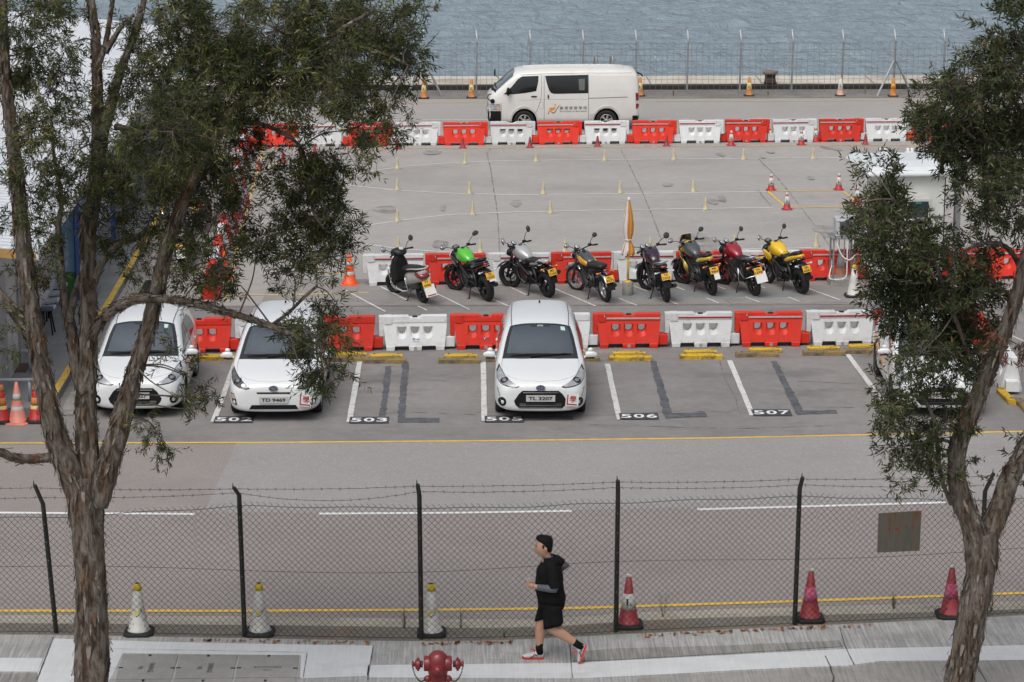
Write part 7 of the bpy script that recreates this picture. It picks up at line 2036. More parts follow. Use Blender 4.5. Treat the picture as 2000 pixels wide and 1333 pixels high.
    for z, cx, a, b, e in hp:
        rs.append([V(cx + a * math.cos(t) * (1 + .05 * noise.noise(V(math.cos(t) * 3, math.sin(t) * 3, z * 30))), b * math.sin(t) * (1 + .05 * noise.noise(V(math.cos(t) * 4, math.sin(t) * 4, z * 20 + 7))), z + e * noise.noise(V(math.cos(t) * 5, math.sin(t) * 5, 3)) + (.018 * max(0, -math.cos(t)) ** 3 if z > 1.64 else 0)) for t in [k * 2 * math.pi / 28 for k in range(28)]])
    q.rings(rs, 0, True)
    rnd = random.Random(9)
    for _ in range(260):
        i = rnd.randrange(3, len(rs)); p = rs[i][rnd.randrange(28)]; d = V(rnd.gauss(-.3, .5), rnd.gauss(0, .5), rnd.gauss(.5, .4)).normalized() * rnd.uniform(.012, .028); w = V(0, .004, .0)
        q.add([p - w, p + w, p + d], [(0, 1, 2)], 0)
    for s_ in (-1, 1): q.ell((-.068, s_ * .078, 1.625), (.014, .008, .03), 0, 8, 6)
    q.build("hair", HAIR, root)
    # top: torso loft + short left sleeve + right sleeve
    q = MB(); rs = []; rnd = random.Random(3)
    for z, cx, a, b in ((.86, .05, .186, .215), (.92, .04, .192, .215), (1.0, .025, .193, .21), (1.1, .015, .188, .215), (1.2, .015, .182, .22), (1.3, .02, .168, .22), (1.37, .02, .125, .19), (1.42, .02, .09, .12), (1.455, .0, .075, .080), (1.475, -.01, .066, .070)):
        rs.append([V(cx + a * math.cos(t) * (1 + .03 * math.sin(5 * t + z * 23) + .02 * math.sin(3 * t - z * 31)), b * math.sin(t) * (1 + .02 * math.sin(4 * t + z * 14)), z + (.012 * math.sin(3 * t) if z < .9 else 0)) for t in [k * 2 * math.pi / 28 for k in range(28)]])
    q.rings(rs, 0, True)
    q.tube(catmull([(.02, -.13, 1.385), (.04, -.205, 1.31), (.065, -.245, 1.19), (.078, -.255, 1.125)], 4), [.085] * 3 + [.082] * 4 + [.075] * 6, 14)
    q.tube(catmull([(.01, .13, 1.385), (.10, .19, 1.35), (.19, .215, 1.30)], 4), [.085] * 3 + [.080] * 3 + [.072] * 3, 14)
    q.build("running_top", BLK, root)
    q = MB(); q.ell((.085, 0, 1.41), (.085, .12, .06), 0, 14, 10, Euler((0, R(25), 0)).to_matrix()); q.build("hood", BLK, root)
    q = MB(); q.torus((-.012, 0, 1.47), .066, .010, 'z', 20, 6); q.build("collar", SLV, root)
    q = MB(); q.tube([(.078, -.255, 1.13), (.07, -.255, 1.10), (.03, -.255, 1.103), (-.06, -.252, 1.112), (-.155, -.25, 1.125)], [.057, .058, .052, .046, .040], 14); q.build("arm_sleeve", SLV, root)
    q = MB(); q.tube([(.18, .215, 1.305), (.235, .222, 1.272), (.17, .235, 1.22), (.07, .25, 1.13)], [.052, .058, .05, .04], 12); q.build("arm_sleeve", SLV, root)
    # shorts
    q = MB(); rs = []
    for z, cx, a, b in ((.93, .04, .165, .185), (.88, .04, .178, .20), (.82, .045, .184, .205), (.76, .045, .17, .20)):
        rs.append([V(cx + a * math.cos(t), b * math.sin(t), z) for t in [k * 2 * math.pi / 28 for k in range(28)]])
    q.rings(rs, 0, True)
    def leg(hx, hy, kx, ky, kz, r0, r1, flare, drop):
        rs = []
        for i in range(6):
            t = i / 5; c = V(hx + (kx - hx) * t, hy + (ky - hy) * t, .84 + (kz - .84) * t); r = r0 + (r1 - r0) * t
            rs.append([c + V(r * math.cos(a) * (1 + .08 * t * math.sin(4 * a + hx)), r * .86 * math.sin(a), drop * t * math.cos(a) + .012 * t * math.sin(3 * a)) for a in [k * 2 * math.pi / 20 for k in range(20)]])
        q.rings(rs, 0, True)
    leg(.05, -.10, .07, -.105, .545, .130, .132, 0, .035); leg(.02, .09, -.06, .10, .585, .122, .115, 0, .03)
    q.build("shorts", BLK, root)
    # socks, shoes
    def shoe(ankle, heel, toe, up):
        a, h, t, u = V(*ankle), V(*heel), V(*toe), V(*up).normalized()
        f = (t - h); L = f.length; f.normalize(); w = f.cross(u).normalized()
        q = MB(); sh = MB()
        prof = [(0.0, .030, .075), (.10, .036, .085), (.3, .040, .092), (.45, .040, .078), (.65, .046, .058), (.85, .042, .042), (.97, .028, .030), (1.0, .012, .022)]
        rs = [[h + f * (L * s_) + w * (ww * math.cos(k)) + u * (.022 + hh * max(0, math.sin(k)) ** .8 if math.sin(k) > 0 else .022) for k in [j * math.pi / 8 for j in range(9)]] for s_, ww, hh in prof]
        sh.rings(rs, 0, True); s1 = sh.build("shoe", SHOE, root)
        rs = [[h + f * (L * s_ * 1.01 - .004) + w * ((ww + .004) * x) + u * (z + (.014 if s_ > .93 else 0)) for x, z in ((-1, .028), (1, .028), (.95, 0.002), (-.95, 0.002))] for s_, ww, hh in prof]
        q.rings(rs, 0, False); q.build("sole", RED, s1)
        q = MB()
        for k in range(4):
            s_ = .42 + .10 * k; p = h + f * L * s_ + u * (.105 - .014 * k)
            q.tube([p - w * .03 - u * .012, p + f * .008 + u * .004, p + w * .03 - u * .012], .005, 5)
        p = h + f * L * .42 + u * .11
        for dx, dz in ((.05, .05), (-.03, .06), (.06, .02)): q.tube([p, p + f * dx * .6 + u * dz, p + f * dx + u * (dz * .3)], .0045, 5)
        q.build("laces", RED, s1)
        q = MB()
        for s_ in (-1, 1):
            q.tube([h + f * L * .28 + w * s_ * .042 + u * .05, h + f * L * .42 + w * s_ * .044 + u * .075, h + f * L * .5 + w * s_ * .046 + u * .04, h + f * L * .62 + w * s_ * .048 + u * .035], .006, 5)
        q.build("side_stripe", BLK, s1)
        return s1
    shoe((-.115, .10, .12), (-.055, .10, .0), (-.345, .10, .004), (0, 0, 1))
    q = MB(); q.tube([(-.108, .10, .225), (-.112, .10, .15), (-.105, .10, .07)], [.052, .049, .05], 14); q.build("sock", BLK, root)
    shoe((.41, -.10, .25), (.515, -.10, .255), (.435, -.11, .005), (-.93, 0, .30))
    q = MB(); q.tube([(.345, -.10, .305), (.405, -.10, .262), (.455, -.10, .225)], [.050, .047, .05], 14); q.build("sock", BLK, root)
    # the phone is a thing of its own, in the left hand
    ph = thing("mobile_phone", "silver mobile phone held in the jogger's left hand", "phone", o + V(-.235, -.215, 1.185), R(20), None, R(-35))
    q = MB(); q.box((0, 0, 0), (.075, .010, .135), 0); q.build("case", ALLOY, ph, bevel=.003); q = MB(); q.box((0, .0062, 0), (.066, .002, .12), 0); q.build("screen", BLACKG, ph)
jogger()
# ------------------------------------------------------------------ paperbark trees
def bark_mat():
    m = bpy.data.materials.new("paperbark"); m.use_nodes = True; nt = m.node_tree; b = nt.nodes['Principled BSDF']; b.inputs['Roughness'].default_value = .9; b.inputs['Specular IOR Level'].default_value = .2
    tc = nt.nodes.new("ShaderNodeTexCoord")
    def nz(scale, sc, detail=6, rough=.65):
        mp = nt.nodes.new("ShaderNodeMapping"); mp.inputs['Scale'].default_value = sc; nt.links.new(tc.outputs['Object'], mp.inputs[0])
        n = nt.nodes.new("ShaderNodeTexNoise"); n.inputs['Scale'].default_value = scale; n.inputs['Detail'].default_value = detail; n.inputs['Roughness'].default_value = rough; n.inputs['Distortion'].default_value = .6
        nt.links.new(mp.outputs[0], n.inputs[0]); return n.outputs[0]
    cr = nt.nodes.new("ShaderNodeValToRGB"); e = cr.color_ramp.elements
    e[0].position = .30; e[0].color = (.022, .015, .011, 1); e[1].position = .70; e[1].color = (.285, .258, .225, 1)
    for p, c in ((.41, (.060, .041, .029, 1)), (.48, (.12, .098, .078, 1)), (.57, (.195, .172, .148, 1))): x = e.new(p); x.color = c
    nt.links.new(nz(11, (1, 1, .26), 8, .72), cr.inputs[0])
    mx = nt.nodes.new("ShaderNodeMix"); mx.data_type = 'RGBA'
    mr = nt.nodes.new("ShaderNodeMapRange"); mr.inputs['From Min'].default_value = .56; mr.inputs['From Max'].default_value = .70; mr.inputs['To Max'].default_value = .7
    nt.links.new(nz(2.6, (1, 1, .45), 4), mr.inputs[0]); nt.links.new(mr.outputs[0], mx.inputs[0]); nt.links.new(cr.outputs[0], mx.inputs[6]); mx.inputs[7].default_value = (.20, .082, .03, 1)
    nt.links.new(mx.outputs[2], b.inputs['Base Color'])
    bp = nt.nodes.new("ShaderNodeBump"); bp.inputs['Strength'].default_value = 1.0; bp.inputs['Distance'].default_value = .04
    nt.links.new(nz(15, (1, 1, .22), 8, .78), bp.inputs['Height']); nt.links.new(bp.outputs[0], b.inputs['Normal'])
    return m
BARK = bark_mat()
FLAKE_L = mat("bark_flake_pale", (.20, .175, .15), .9, var=.4, vscale=12, dirt=(.08, .06, .05), dscale=16, damt=.8)
FLAKE_D = mat("bark_flake_brown", (.11, .068, .042), .9, var=.4, vscale=9)
TWIG = mat("twig_grey", (.13, .105, .088), .9, var=.3, vscale=6)
def leaf_mat(name, stops):
    m = bpy.data.materials.new(name); m.use_nodes = True; nt = m.node_tree; b = nt.nodes['Principled BSDF']; b.inputs['Roughness'].default_value = .55; b.inputs['Specular IOR Level'].default_value = .18
    at = nt.nodes.new("ShaderNodeAttribute"); at.attribute_name = "tint"
    cr = nt.nodes.new("ShaderNodeValToRGB"); e = cr.color_ramp.elements; e[0].position, e[0].color = stops[0]; e[1].position, e[1].color = stops[-1]
    for p, c in stops[1:-1]: x = e.new(p); x.color = c
    nt.links.new(at.outputs['Fac'], cr.inputs[0]); nt.links.new(cr.outputs[0], b.inputs['Base Color'])
    return m
LEAF1 = leaf_mat("paperbark_leaves", [(0, (.021, .031, .010, 1)), (.40, (.040, .053, .016, 1)), (.70, (.074, .086, .024, 1)), (.88, (.15, .15, .040, 1)), (.955, (.20, .17, .055, 1)), (.97, (.10, .055, .03, 1)), (1, (.13, .06, .035, 1))])
LEAF2 = leaf_mat("bottlebrush_leaves", [(0, (.021, .031, .012, 1)), (.40, (.039, .052, .020, 1)), (.70, (.074, .088, .033, 1)), (.86, (.14, .15, .06, 1)), (.93, (.11, .058, .040, 1)), (1, (.16, .075, .045, 1))])

def limb_mesh(mb, pts, rad, seed, flakes=0, nseg=22):
    """bent tapering limb with ragged, vertically furrowed bark and loose flakes"""
    P = catmull(pts, 8); Rd = [v.x for v in catmull([V(r, 0, 0) for r in rad], 8)]
    L = [0]
    for a, b in zip(P[:-1], P[1:]): L.append(L[-1] + (b - a).length)
    step = max(.03, min(.07, max(rad) * .5)); n = max(4, int(L[-1] / step)); rs = []
    nseg = max(7, min(nseg, int(max(Rd) * 130) + 6)); frames = []
    up = None
    for i in range(n + 1):
        s = L[-1] * i / n; j = max(k for k in range(len(L)) if L[k] <= s + 1e-9); j = min(j, len(P) - 2)
        u = (s - L[j]) / max(L[j + 1] - L[j], 1e-9); c = P[j].lerp(P[j + 1], u); r = max(Rd[j] + (Rd[j + 1] - Rd[j]) * u, .004)
        t = (P[j + 1] - P[j]).normalized()
        if up is None: up = V(0, 1, 0) if abs(t.y) < .9 else V(1, 0, 0)
        a = t.cross(up).normalized(); b = a.cross(t).normalized(); up = b
        ring = []
        for k in range(nseg):
            th = 2 * math.pi * k / nseg + s * .35
            d = a * math.cos(th) + b * math.sin(th)
            q = V(math.cos(th) * 2.2, math.sin(th) * 2.2, s * 1.3 + seed * 7.1)
            nn = noise.noise(q) * .16 + noise.noise(q * 2.7 + V(3, 1, 9)) * .10 + max(0, noise.noise(V(math.cos(th) * 3.5, math.sin(th) * 3.5, s * .6 + seed))) * .10 + noise.noise(q * 6) * .09 - max(0, noise.noise(V(math.cos(th) * 5, math.sin(th) * 5, s * .9 + seed * 3))) * .22
            ring.append(c + d * r * (1 + nn))
        rs.append(ring); frames.append((c, t, a, b, r))
    mb.rings(rs, 0, True)
    rnd = random.Random(seed)
    for _ in range(int(flakes * 4.5 * L[-1])):
        c, t, a, b, r = frames[rnd.randrange(1, len(frames) - 1)]
        th = rnd.uniform(0, 6.283); d = a * math.cos(th) + b * math.sin(th); sd = t.cross(d).normalized()
        ln = rnd.uniform(.04, .19) * min(1, r / .12 + .3); w = ln * rnd.uniform(.05, .17); lift = rnd.uniform(.006, .04) * min(1, r / .1 + .2)
        sgn = rnd.choice((-1, 1, 1))
        p0 = c + d * r * 1.03; p1 = p0 - t * ln * .5 * sgn + d * lift * .35; p2 = p0 - t * ln * sgn + d * lift
        vs = [p0 - sd * w, p0 + sd * w, p1 + sd * w * .9, p1 - sd * w * 1.1, p2 + sd * w * .45 + d * .01, p2 - sd * w * .3]
        mb.add(vs, [(0, 1, 2, 3), (3, 2, 4, 5)], rnd.choice((0, 0, 0, 2, 3)), True)
    return P, Rd

def leaves_object(name, parent, sprigs, seed, lmat, leaf_l, leaf_w, per, twigs):
    """sprigs: list of (base, direction, length, tint offset) -> one crown mesh of real leaf blades plus the twigs that carry them"""
    rs = np.random.RandomState(seed)
    N = len(sprigs)
    B = np.array([s[0] for s in sprigs]); D = np.array([s[1] for s in sprigs]); Ls = np.array([s[2] for s in sprigs]); T = np.array([s[3] for s in sprigs])
    D /= np.linalg.norm(D, axis=1, keepdims=True)
    k = per
    t = np.tile(np.linspace(.12, 1.0, k), (N, 1)) + rs.uniform(-.04, .04, (N, k))
    ref = rs.normal(size=(N, 3)); A1 = np.cross(D, ref); A1 /= np.linalg.norm(A1, axis=1, keepdims=True); A2 = np.cross(D, A1)
    bend = rs.normal(size=(N, 3)) * .06
    pos = B[:, None] + D[:, None] * (Ls[:, None] * t)[..., None] + bend[:, None] * (t ** 2 * 1.0)[..., None]
    ph = np.arange(k)[None] * 2.4 + rs.uniform(0, 6.28, (N, 1)) + rs.normal(0, .3, (N, k))
    rad = A1[:, None] * np.cos(ph)[..., None] + A2[:, None] * np.sin(ph)[..., None]
    ang = np.radians(rs.uniform(25, 68, (N, k)))
    dirv = D[:, None] * np.cos(ang)[..., None] + rad * np.sin(ang)[..., None]
    dirv[..., 2] -= rs.uniform(0, .28, (N, k))
    dirv /= np.linalg.norm(dirv, axis=-1, keepdims=True)
    ll = rs.uniform(*leaf_l, (N, k)); lw = ll * 0 + rs.uniform(*leaf_w, (N, k))
    side = np.cross(dirv, rs.normal(size=(N, k, 3))); side /= np.linalg.norm(side, axis=-1, keepdims=True)
    nrm = np.cross(side, dirv)
    tip = pos + dirv * ll[..., None] + nrm * (ll * rs.uniform(-.15, .15, (N, k)))[..., None]
    mid = pos + dirv * (ll * .45)[..., None]
    vs = np.stack([pos, mid + side * (lw / 2)[..., None], tip, mid - side * (lw / 2)[..., None]], axis=2).reshape(-1, 3)
    nl = N * k
    tint = np.clip(T[:, None] + rs.normal(0, .16, (N, k)), 0, .92); odd = rs.uniform(0, 1, (N, k)); tint = np.where(odd > .985, .99, tint)
    tint = np.where((t > .85) & (odd > .6), np.clip(tint + .25, 0, .93), tint)
    tint = np.where(T[:, None] > 1.5, .985, tint)
    tv = np.repeat(tint.reshape(-1), 4)
    faces = np.arange(nl * 4).reshape(-1, 4)
    # twigs as thin three sided prisms
    tw = twigs + [(B[i], B[i] + D[i] * Ls[i], .0032, .0015) for i in range(N)]
    p0 = np.array([np.array(x[0]) for x in tw]); p1 = np.array([np.array(x[1]) for x in tw]); r0 = np.array([x[2] for x in tw]); r1 = np.array([x[3] for x in tw])
    d = p1 - p0; d /= np.maximum(np.linalg.norm(d, axis=1, keepdims=True), 1e-6); a = np.cross(d, np.array([.31, .2, .93])); a /= np.maximum(np.linalg.norm(a, axis=1, keepdims=True), 1e-6); b = np.cross(d, a)
    tvs = []
    for P_, r in ((p0, r0), (p1, r1)):
        for j in range(3):
            c, s = math.cos(2.094 * j), math.sin(2.094 * j); tvs.append(P_ + (a * c + b * s) * r[:, None])
    tvs = np.stack(tvs, 1).reshape(-1, 3); M = len(tw); base = np.arange(M)[:, None] * 6
    tf = np.concatenate([base + np.array([[j, (j + 1) % 3, 3 + (j + 1) % 3, 3 + j]]) for j in range(3)], 0)
    V_ = np.concatenate([vs, tvs]); F = np.concatenate([faces, tf + len(vs)])
    me = bpy.data.meshes.new(name); me.vertices.add(len(V_)); me.vertices.foreach_set("co", V_.astype(np.float32).ravel())
    me.loops.add(F.size); me.loops.foreach_set("vertex_index", F.astype(np.int32).ravel()); me.polygons.add(len(F)); me.polygons.foreach_set("loop_start", np.arange(0, F.size, 4, dtype=np.int32)); me.polygons.foreach_set("loop_total", np.full(len(F), 4, np.int32))
    mi = np.zeros(len(F), np.int32); mi[nl:] = 1; me.polygons.foreach_set("material_index", mi)
    me.update()
    at = me.attributes.new("tint", 'FLOAT', 'POINT'); at.data.foreach_set("value", np.concatenate([tv, np.zeros(len(tvs))]).astype(np.float32))
    me.materials.append(lmat); me.materials.append(TWIG); me.validate()
    o = bpy.data.objects.new(name, me); COL.objects.link(o); o.parent = parent
    return o

def tree(name, label, base_px, limbs, clumps, seed, lmat, leaf_l, leaf_w, per, dens, droop, dead=()):
    b = G(base_px[0], base_px[1], .12); D0 = b.y
    root = thing(name, label, "tree", b)
    rnd = random.Random(seed); tb = MB(); paths = []
    sc = FPX / (D0 * 1.02)
    for i, (pts, dy, fl) in enumerate(limbs):
        n = len(pts)
        W = [atD(x, y, D0 + dy * min(1, j / max(n - 1, 1) * 1.6)) - b for j, (x, y, r) in enumerate(pts)]
        P, Rd = limb_mesh(tb, W, [r * .84 / sc for _, _, r in pts], seed + i, fl)
        paths += [(p, r) for p, r in zip(P, Rd)]
    pp = np.array([tuple(p) for p, _ in paths]); pr = [r for _, r in paths]
    sprigs, twigs = [], []
    def add_clump(px, py, rx, ry, w, tbias=.0, isdead=False):
        dy = rnd.gauss(0, .55) ; c = atD(px, py, D0 + dy) - b
        # the branch that carries this clump leaves the nearest limb
        dist = np.linalg.norm((pp - np.array(c)) * np.array([1, .5, 1]), axis=1); k = int(np.argmin(dist + np.array([0.0 if r < .12 else .3 for r in pr])))
        st = V(*pp[k]); L = (c - st).length
        if L > .08:
            mid = st.lerp(c, .5) + V(rnd.uniform(-.12, .12), rnd.uniform(-.1, .1), rnd.uniform(-.05, .14)) * min(1, L)
            r0 = min(pr[k] * .6, .007 + .006 * L)
            tb.tube(catmull([st, mid, c], 6), [r0 + (.006 - r0) * i / 12 for i in range(13)], 6, 1)
        ns = max(1, int(w * dens * rx * ry * math.pi / 1000.0))
        for _ in range(ns):
            a = rnd.uniform(0, 6.283); q = math.sqrt(rnd.uniform(0, 1)) * 1.08
            s = atD(px + rx * q * math.cos(a), py + ry * q * math.sin(a), D0 + dy + rnd.gauss(0, .32)) - b
            m_ = c.lerp(s, .55) + V(rnd.uniform(-.05, .05), rnd.uniform(-.05, .05), rnd.uniform(-.02, .06))
            twigs.append((c, m_, .006, .0045)); twigs.append((m_, s, .0045, .003))
            out = (s - c); out = out.normalized() if out.length > 1e-4 else V(0, 0, 1)
            tb_ = rnd.gauss(.39, .15) + tbias
            for _k in range(rnd.randint(5, 9)):
                d = (out * .6 + V(rnd.gauss(0, .7), rnd.gauss(0, .7), rnd.gauss(droop, .6)))
                if isdead: d = V(rnd.gauss(0, .3), rnd.gauss(0, .3), -1)
                sp = s + V(rnd.gauss(0, .07), rnd.gauss(0, .07), rnd.gauss(0, .07))
                twigs.append((s, sp, .003, .0025))
                sprigs.append((tuple(sp), tuple(d), rnd.uniform(.10, .24), 2.0 if isdead else tb_ + rnd.gauss(0, .08)))
    for cl in clumps: add_clump(*cl)
    for cl in dead: add_clump(*cl, isdead=True)
    tb.build("trunk", [BARK, TWIG, FLAKE_L, FLAKE_D], root)  # mesh also holds the limbs and the branches to the leaf clumps
    leaves_object("crown", root, sprigs, seed, lmat, leaf_l, leaf_w, per, [(tuple(a), tuple(c), r0, r1) for a, c, r0, r1 in twigs])
    pass
    return root

LIMBS_L = [
 ([(180, 1408, 46), (178, 1333, 42), (181, 1250, 39), (178, 1150, 36), (171, 1050, 36), (166, 990, 40), (163, 930, 40)], 0, 26),
 ([(158, 985, 26), (140, 930, 30), (116, 870, 27), (96, 800, 24), (76, 700, 22), (62, 600, 20), (48, 500, 19), (38, 400, 18), (28, 300, 15), (16, 200, 13), (8, 100, 11), (5, 0, 9), (2, -80, 6)], -.35, 24),
 ([(166, 770, 12), (150, 735, 14), (142, 660, 14), (132, 612, 12), (122, 560, 9), (117, 500, 8), (114, 440, 7), (120, 390, 5), (105, 300, 4), (100, 230, 3)], .5, 10),
 ([(135, 625, 8), (143, 590, 9), (153, 552, 7), (163, 520, 4)], .5, 6),
 ([(172, 970, 28), (176, 930, 29), (170, 870, 26), (168, 800, 24), (171, 700, 22), (173, 600, 20), (172, 500, 19), (173, 440, 20), (185, 370, 17), (189, 320, 16), (195, 275, 19), (191, 225, 14), (190, 160, 12), (188, 85, 11), (180, 20, 10), (170, -50, 7)], .3, 24),
 ([(197, 275, 13), (214, 215, 13), (233, 145, 10), (254, 90, 9), (275, 25, 8), (290, -40, 5)], .5, 16),
 ([(189, 135, 7), (204, 95, 7), (214, 40, 6), (224, -30, 5)], .2, 8),
 ([(206, 102, 7), (225, 72, 6), (240, 50, 5), (262, 28, 4)], -.2, 6),
 ([(190, 985, 26), (206, 930, 28), (226, 860, 25), (246, 790, 22), (270, 705, 19), (290, 640, 18), (306, 570, 17), (325, 490, 16), (345, 430, 14), (366, 380, 13), (388, 330, 9), (420, 275, 8), (465, 205, 8), (545, 142, 7), (640, 75, 5), (730, 20, 4)], -.5, 26),
 ([(180, 660, 9), (202, 622, 11), (230, 600, 12), (265, 586, 11), (300, 583, 10), (360, 590, 9), (420, 604, 9), (480, 621, 8), (530, 638, 8), (566, 652, 6)], -.6, 26),
 ([(530, 636, 5), (562, 612, 4), (590, 585, 4), (620, 558, 3)], -.6, 6),
 ([(185, 545, 9), (203, 508, 9), (232, 478, 8), (266, 463, 7), (300, 455, 6), (328, 455, 5)], .2, 10),
 ([(88, 705, 13), (55, 650, 14), (20, 600, 13), (-25, 556, 11)], -.3, 12),
 ([(100, 893, 11), (55, 897, 11), (20, 893, 10), (0, 884, 10), (-70, 878, 8)], -.3, 14),
 ([(225, 248, 8), (255, 252, 7), (290, 250, 5), (380, 242, 5), (470, 236, 5), (530, 250, 5), (580, 280, 4), (598, 320, 4), (592, 350, 3)], -.3, 6),
 ([(210, 315, 6), (250, 303, 5), (280, 306, 4), (310, 325, 4), (350, 370, 3)], .1, 6),
 ([(585, 290, 4), (600, 360, 4), (615, 420, 3.5), (640, 455, 3)], -.3, 4),
 ([(640, 75, 5), (700, 90, 4), (760, 110, 3), (800, 130, 2.5)], -.5, 4)]
CL_L = [(60, 95, 75, 85, .55), (40, 30, 65, 40, .9), (100, 175, 55, 55, .55), (95, 255, 55, 60, .6), (130, 325, 50, 60, .45), (30, 300, 40, 60, .4), (60, 375, 60, 55, .45), (142, 85, 22, 25, .35), (120, 20, 40, 25, .6),
 (230, 190, 30, 50, .25), (165, 260, 30, 60, .6), (222, 290, 45, 55, .45), (150, 395, 50, 50, .5), (70, 450, 50, 40, .4), (38, 560, 30, 60, .3), (25, 650, 28, 50, .4), (100, 510, 40, 35, .45), (105, 470, 30, 30, .4),
 (300, 150, 70, 80, .75), (340, 55, 80, 60, 1.0), (420, 60, 70, 60, 1.1), (430, 160, 80, 70, 1.0), (330, 250, 90, 70, .95), (420, 260, 70, 60, .95), (280, 330, 70, 55, .8), (370, 335, 60, 50, .85), (450, 335, 60, 45, .75),
 (300, 415, 60, 45, .6), (240, 470, 45, 45, .5), (420, 430, 55, 50, .7), (480, 410, 50, 45, .5), (440, 505, 60, 40, .6), (385, 555, 55, 32, .45), (300, 505, 50, 35, .35), (500, 495, 50, 50, .45), (560, 530, 55, 35, .5), (470, 558, 45, 28, .45), (360, 470, 50, 45, .5), (235, 400, 45, 45, .5),
 (540, 60, 80, 65, 1.15), (640, 60, 80, 60, 1.15), (735, 50, 65, 50, 1.0), (795, 28, 45, 32, .7), (560, 145, 80, 55, 1.05), (660, 140, 80, 55, 1.1), (755, 125, 50, 55, 1.0), (795, 95, 35, 40, .6), (530, 222, 50, 35, .6), (620, 200, 60, 35, .55), (715, 190, 55, 35, .8), (750, 225, 35, 40, .6),
 (725, 285, 35, 35, .6), (680, 300, 50, 30, .5), (590, 290, 50, 40, .5), (590, 360, 50, 50, .8), (645, 355, 45, 50, .9), (640, 425, 50, 45, 1.05), (590, 435, 45, 45, .85), (555, 475, 45, 35, .6), (645, 475, 38, 35, .75), (605, 520, 55, 32, .65), (690, 255, 30, 25, .4),
 (655, 590, 25, 40, .3), (645, 640, 40, 40, .5), (605, 650, 45, 35, .6), (622, 705, 52, 36, .8), (655, 742, 25, 25, .5), (570, 645, 35, 32, .4), (560, 690, 35, 25, .3), (600, 745, 30, 18, .4),
 (372, 738, 28, 28, .3), (345, 775, 22, 20, .25), (408, 775, 30, 22, .3), (312, 848, 34, 28, .5), (292, 825, 22, 16, .4), (385, 800, 30, 18, .25), (330, 690, 14, 20, .2), (420, 760, 16, 14, .25), (325, 878, 14, 12, .4)]
tree("paperbark_tree", "large paperbark tree with forked peeling trunk and drooping narrow leaves on the left", (180, 1408), LIMBS_L, CL_L, 21, LEAF1, (.065, .118), (.0115, .0185), 15, 2.3, -.15)
LIMBS_R = [
 ([(1872, 1410, 40), (1873, 1333, 37), (1886, 1270, 35), (1900, 1200, 34), (1915, 1130, 34), (1918, 1080, 38), (1913, 1040, 38)], 0, 22),
 ([(1918, 1075, 26), (1900, 1030, 28), (1880, 980, 24), (1869, 930, 22), (1872, 870, 21), (1890, 820, 22), (1915, 760, 20), (1940, 700, 19), (1965, 640, 17), (1985, 580, 15), (2000, 520, 14), (2018, 440, 12), (2028, 300, 10), (2030, 150, 8), (2010, 20, 6)], -.3, 20),
 ([(1920, 1075, 26), (1932, 1040, 27), (1955, 985, 25), (1975, 930, 24), (2002, 880, 22), (2040, 800, 18), (2070, 700, 15), (2080, 500, 10)], .4, 18),
 ([(1858, 985, 6), (1838, 930, 5), (1832, 870, 5), (1820, 810, 4.5), (1800, 780, 3.5), (1770, 770, 3)], -.4, 4),
 ([(1872, 880, 5), (1850, 862, 4), (1815, 862, 3.5), (1790, 872, 3)], -.3, 2),
 ([(1925, 735, 7), (1903, 715, 6), (1890, 690, 5), (1872, 640, 5), (1852, 590, 5), (1836, 540, 5), (1821, 500, 4.5), (1805, 468, 3.5), (1790, 430, 3), (1745, 390, 2.5)], -.6, 5),
 ([(1832, 527, 4), (1810, 512, 3), (1785, 508, 2.5)], -.6, 2), ([(1842, 560, 4), (1815, 552, 3), (1785, 554, 2.5)], -.6, 2),
 ([(1985, 600, 8), (1960, 572, 7), (1930, 545, 6), (1890, 515, 4), (1860, 500, 3)], -.3, 6), ([(1996, 530, 7), (1975, 492, 6), (1945, 475, 5), (1905, 480, 4), (1880, 495, 3)], -.4, 5),
 ([(2022, 400, 6), (1990, 350, 5), (1940, 300, 4), (1890, 260, 3.5), (1840, 215, 3)], -.4, 5), ([(2028, 280, 6), (1990, 210, 5), (1950, 150, 4), (1920, 100, 3)], -.2, 5)]
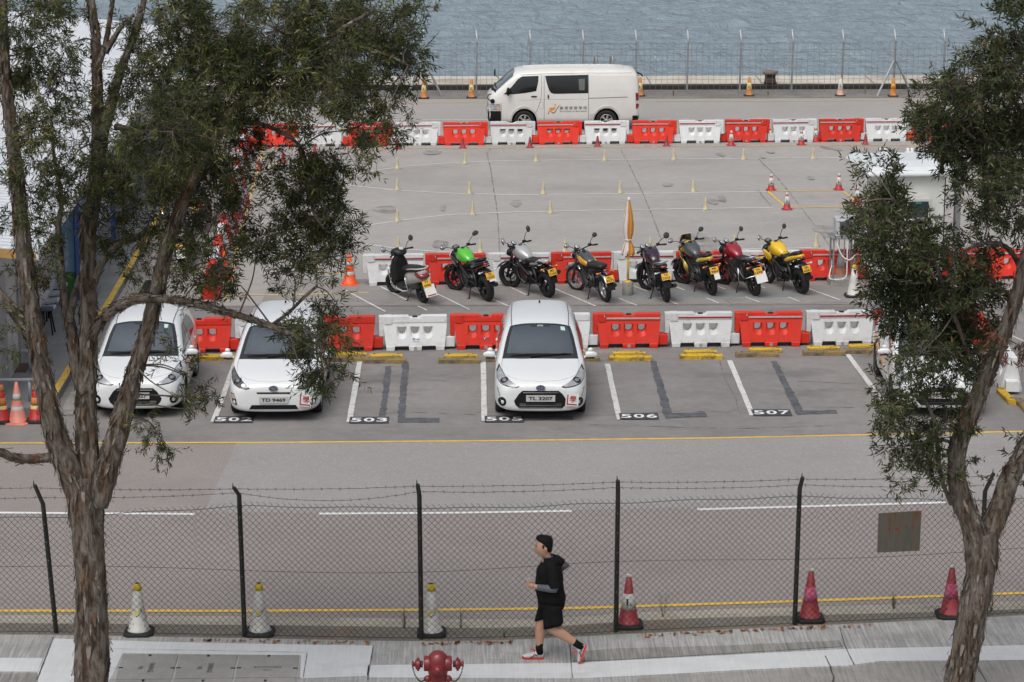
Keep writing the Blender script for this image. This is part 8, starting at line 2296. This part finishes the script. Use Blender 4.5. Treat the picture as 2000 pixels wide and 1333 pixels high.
CL_R = [(1978, 35, 35, 35, 0.8), (1990, 130, 40, 55, 1), (1945, 115, 45, 45, 0.8), (1890, 150, 50, 50, 0.65), (1838, 195, 40, 40, 0.5), (1862, 240, 65, 45, 1), (1940, 215, 60, 55, 1.15), (1980, 280, 45, 60, 1.15), (1900, 300, 60, 38, 1.05), (1865, 305, 28, 24, 0.7), (1808, 252, 28, 28, 0.5), (1790, 215, 18, 26, 0.3), (1932, 350, 48, 45, 1), (1972, 410, 40, 45, 0.8), (1920, 410, 28, 35, 0.6), (1935, 465, 40, 25, 0.4), (1815, 190, 20, 25, 0.3),
 (1701, 335, 17.6, 30, 0.5), (1732, 335, 18, 26, 0.5), (1714, 395, 32, 40, 0.8), (1742, 405, 27, 40, 0.95), (1704, 455, 30.4, 42, 0.85), (1750, 465, 55, 50, 1.15), (1815, 488, 50, 34, 1.1), (1880, 508, 42, 30, 0.7), (1724, 535, 33.6, 35, 0.9), (1780, 545, 60, 45, 1.2), (1850, 555, 55, 45, 1.2), (1910, 560, 40, 45, 0.8), (1758, 612, 42, 35, 1.05), (1830, 635, 58, 45, 1.2), (1895, 630, 38, 42, 0.7), (1798, 690, 42, 35, 0.95), (1860, 695, 48, 36, 0.9), (1900, 700, 25, 25, 0.4), (1835, 735, 42, 20, 0.5), (1880, 745, 28, 16, 0.4), (1676, 400, 11.2, 25, 0.4), (1671, 440, 8, 14, 0.3),
 (1745, 770, 40, 20, 0.5), (1790, 775, 50, 20, 0.4), (1862, 785, 42, 18, 0.6), (1715, 805, 35, 22, 0.55), (1760, 835, 45, 32, 1), (1820, 845, 45, 24, 0.6), (1862, 830, 30, 24, 0.5), (1700, 840, 22, 16, 0.4), (1758, 890, 28, 22, 0.6), (1790, 910, 36, 24, 0.7), (1832, 918, 32, 20, 0.55), (1890, 905, 16, 20, 0.4), (1985, 950, 12, 24, 0.4), (1992, 880, 14, 26, 0.4), (1760, 935, 12, 12, 0.4)]
DEAD_R = [(1945, 640, 22, 26, .8), (1930, 665, 16, 16, .8), (1985, 672, 12, 16, .8), (1895, 590, 18, 14, .4)]
tree("bottlebrush_tree", "smaller forked paperbark tree with dark broader leaves at the right edge", (1872, 1410), LIMBS_R, CL_R, 33, LEAF2, (.068, .112), (.016, .024), 14, 2.8, .05, DEAD_R)
